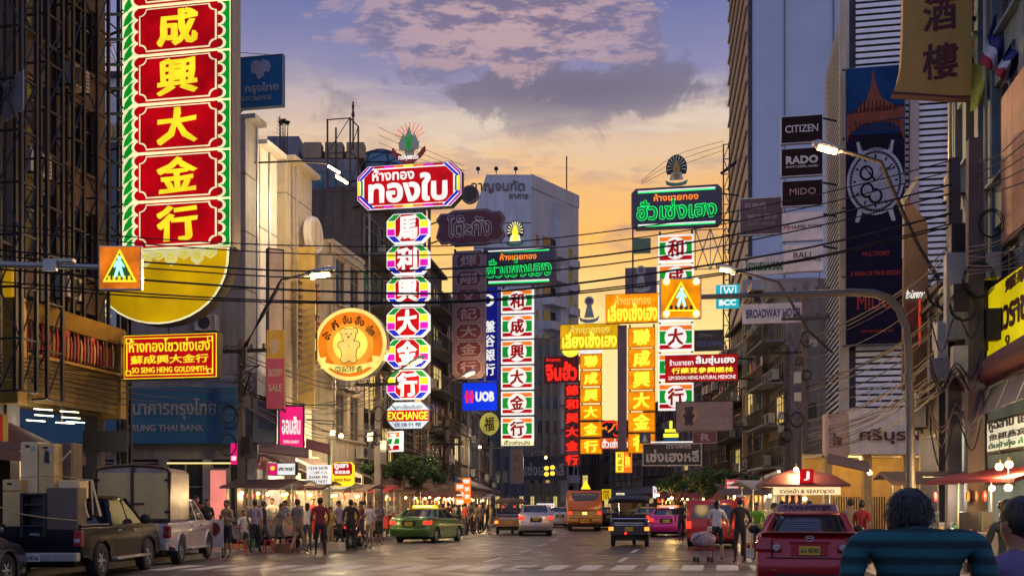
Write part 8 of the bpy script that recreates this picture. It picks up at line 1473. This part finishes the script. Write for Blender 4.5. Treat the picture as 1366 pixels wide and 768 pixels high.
for i, (px, d, tp_, lab) in enumerate(((352, 36.6, 1, 'first left pavement stall under the magenta sign'), (372, 38.6, 2, 'second left pavement stall, grey canopy with two bulbs'), (408, 40.6, 0, 'third left pavement stall, maroon canopy'), (438, 43, 2, 'fourth left pavement stall beneath the red and yellow sign'), (470, 46, 1, 'fifth left pavement stall, brown canopy'), (498, 49, 3, 'sixth left pavement stall, red canopy near the tree'), (535, 52, 1, 'seventh left pavement stall under the tree'))):
    stall(lab, px, d, -0.3, 1.9, tp_, ((-0.5, -0.6, 1.85), (0.5, -0.6, 1.8)), None, 34, False, i, z=0.14)
for i, (px, d) in enumerate(((578, 56), (590, 59), (604, 63), (618, 66), (632, 70))): stall('%s middle food stall from the left, glowing under a string of bulbs' % ('first', 'second', 'third', 'fourth', 'fifth')[i], px, d, -0.2, 2.2, (0, 1, 3, 1, 2)[i], ((-0.8, -0.7, 1.95), (0, -0.7, 2.0), (0.8, -0.7, 1.9)), None, 80, False, 9+i)
for i, (px, d) in enumerate(((905, 68), (925, 63), (1002, 47))): stall('%s stall with bulbs by the right-hand trees' % ('far', 'middle', 'near')[i], px, d, -0.2, 2.2, (0, 3, 1)[i], ((-0.6, -0.7, 1.95), (0.6, -0.7, 1.95)), None, 90, False, 20+i)
for i, (x, y) in enumerate(((878, 660), (896, 664), (980, 662))): star(x, y, 58-i*4, 110, 'amber bulb %s' % ('left of the pair over the magenta taxi', 'right of the pair over the magenta taxi', 'over the roof of the red wagon')[i], (1, 0.6, 0.15))
# far warning lights
for i, (x, y) in enumerate(((729, 624), (737, 623), (729, 632), (737, 631))): solo('warning_lamp', MB().ball(P(x, y, 80), 0.17, 8), E_TAILO if False else glow('amber_lamp', (1.0, 0.5, 0.03, 1), 3.0), 'amber lamp of the four-lamp cluster, %s' % ('upper left', 'upper right', 'lower left', 'lower right')[i], 'lamp', 'cluster of four amber lamps')
solo('warning_triangle', MB().plate([(P(x, y, 72).x, P(x, y, 72).z) for x, y in ((775, 652), (788, 652), (781.5, 640))], 72, 72.1), MC['triangle_yellow'], 'small bright warning triangle above the orange bus', 'sign')
# café sign board, litter bins and stools
def stool(px, d, c, lab):
    rt = thing('stool', lab, 'stool', G(px, d), 0, 'plastic stools by the stalls'); part(rt, 'seat', MB().lathe([(0.14, 0.42), (0.15, 0.45), (0.02, 0.455)], (0, 0, 0), 12), c)
    for x, y in ((-.1, -.1), (.1, -.1), (.1, .1), (-.1, .1)): part(rt, 'leg', MB().tube([(x, y, 0.42), (x*1.4, y*1.4, 0)], 0.02, 4), c)
for i, (px, d, k_) in enumerate(((322, 33, 0), (334, 34.4, 3), (358, 34, 0), (388, 35, 4), (1000, 31, 0), (1120, 25, 3))): stool(px, d, GOODS[k_], '%s plastic stool %s' % (('red', 'green', 'red', 'pink', 'red', 'green')[i], ('beside the crouching person', 'behind the lilac shirt', 'before the first left stall', 'before the second left stall', 'by the policeman', 'right of the red taxi')[i]))
sb_ = thing('notice_board', 'white notice board with a dark disc beside the front of the white pickup', 'board', G(286, 31.5), -0.2); part(sb_, 'panel', MB().box(-0.3, 0.3, -0.02, 0.02, 0.3, 1.15), M_GWHITE, bevel=0.01); part(sb_, 'disc', MB().lathe([(0.2, -0.035), (0.2, -0.021)], (0, 0, 0.85), 18, 'Y'), CL['maroon'])
for x in (-0.25, 0.25): part(sb_, 'leg', MB().tube([(x, 0, 0.3), (x, 0.05, 0)], 0.02, 5), M_STEEL)
# ---------------- trees: trunk, limbs, and a crown of many leaf faces in uneven clumps
def leafmat(n, c):
    m = mat(n, c, 0.55, var=0.5, scale=6, bump=0); return m
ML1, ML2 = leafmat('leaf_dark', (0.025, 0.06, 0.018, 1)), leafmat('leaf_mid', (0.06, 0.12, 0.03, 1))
def tree(label, px, d, y0, y1, wpx, seed, leaves=5200, grp=None):
    r = random.Random(seed); H = P(0, y0, d).z; zb = P(0, y1, d).z; w = wpx/F*d/2; cz = (H+zb)/2; hh = (H-zb)/2
    rt = thing('tree', label, 'tree', G(px, d, 0.1), 0, grp); tk = MB(); fork = zb*0.8
    tk.tube([(0, 0, 0), (0.05, 0.03, fork*0.5), (-0.05, 0, fork)], [0.16, 0.13, 0.11], 8); part(rt, 'trunk', tk, M_BRNW, smooth=60)
    cl_ = []
    for i in range(17):
        a, q = r.uniform(0, 6.283), r.uniform(0.15, 0.98); c = Vector((math.cos(a)*w*q, math.sin(a)*w*q*0.8, cz+r.uniform(-0.75, 0.62)*hh*(1-0.4*q))); cl_.append((c, r.uniform(0.2, 0.42)*min(w, hh*1.4)))
    for c, rr_ in cl_[:7]: part(rt, 'limb', MB().tube([(-0.05, 0, fork), tuple(c*0.5+Vector((0, 0, fork*0.45))), tuple(c)], [0.07, 0.045, 0.015], 5), M_BRNW)
    cw = MB()
    for i in range(leaves):
        c, rr_ = cl_[r.randrange(len(cl_))]; v = Vector((r.gauss(0, 1), r.gauss(0, 1), r.gauss(0, 1))).normalized()*rr_*r.uniform(0.45, 1.08); p = c+Vector((v.x, v.y, v.z*0.8)); s_ = r.uniform(0.05, 0.11)
        u_ = Vector((r.gauss(0, 1), r.gauss(0, 1), r.gauss(0, 0.5))).normalized(); w_ = u_.cross(Vector((r.gauss(0, 1), r.gauss(0, 1), r.gauss(0, 1)))).normalized()
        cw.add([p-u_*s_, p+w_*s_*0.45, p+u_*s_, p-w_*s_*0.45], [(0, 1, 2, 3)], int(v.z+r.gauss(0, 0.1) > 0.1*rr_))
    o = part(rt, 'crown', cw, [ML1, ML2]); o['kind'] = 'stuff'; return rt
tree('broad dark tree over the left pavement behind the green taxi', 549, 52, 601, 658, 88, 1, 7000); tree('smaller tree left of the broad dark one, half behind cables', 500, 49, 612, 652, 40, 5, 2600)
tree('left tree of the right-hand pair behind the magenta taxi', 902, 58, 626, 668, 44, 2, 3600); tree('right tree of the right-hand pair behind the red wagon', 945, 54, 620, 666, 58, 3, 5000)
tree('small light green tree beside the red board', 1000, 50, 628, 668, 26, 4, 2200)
rp = tree('small plant silhouetted on the roof of the grey office', 378, 60, 158, 168, 17, 6, 260); rp.location.z = 0
for ch in rp.children:
    if ch.name.startswith('trunk'): pass
# air: cloth awnings
for i, (x0, x1, y0, y1, d, m_, lab) in enumerate(((1104, 1160, 618, 630, 33, M_AWN, 'dark sagging awning before the yellow-lit front'), (345, 412, 603, 611, 36, M_AWN, 'brown awning strip above the first left stalls'), (408, 440, 598, 606, 39.5, M_TARP[0], 'red-brown awning strip above the timetable sign'))):
    a, b, c, e_ = P(x0, y0, d-0.9), P(x1, y1, d-0.9), P(x1, y1-12, d+0.8), P(x0, y0-12, d+0.8); solo('awning', MB().loft([[a, a+Vector((0, 0, 0.05)), e_+Vector((0, 0, 0.05)), e_], [b, b+Vector((0, 0, 0.05)), c+Vector((0, 0, 0.05)), c]]), m_, lab, 'awning')

for i, (px, d, c_, lab) in enumerate(((312, 34.2, 1, 'amber plastic crate by the crouching person'), (380, 34.6, 6, 'brown crate before the second left stall'), (448, 36.0, 2, 'cream foam box near the pale green post'), (1118, 27.2, 3, 'green crate right of the red taxi'), (1180, 26.2, 1, 'amber crate before the brown-roofed stall'), (1008, 30.8, 5, 'white foam box at the vegetable stall'))):
    rt = thing('crate', lab, 'crate', G(px, d), R.uniform(-.6, .6), 'crates along the kerbs'); part(rt, 'base', MB().box(-0.26, 0.26, -0.18, 0.18, 0, 0.03), GOODS[c_])
    for s_ in (-1, 1): part(rt, 'side', MB().box(s_*0.25-0.015, s_*0.25+0.015, -0.18, 0.18, 0.03, 0.3), GOODS[c_], bevel=0.005); part(rt, 'end_panel', MB().box(-0.235, 0.235, s_*0.17-0.012, s_*0.17+0.012, 0.03, 0.3), GOODS[c_], bevel=0.005)
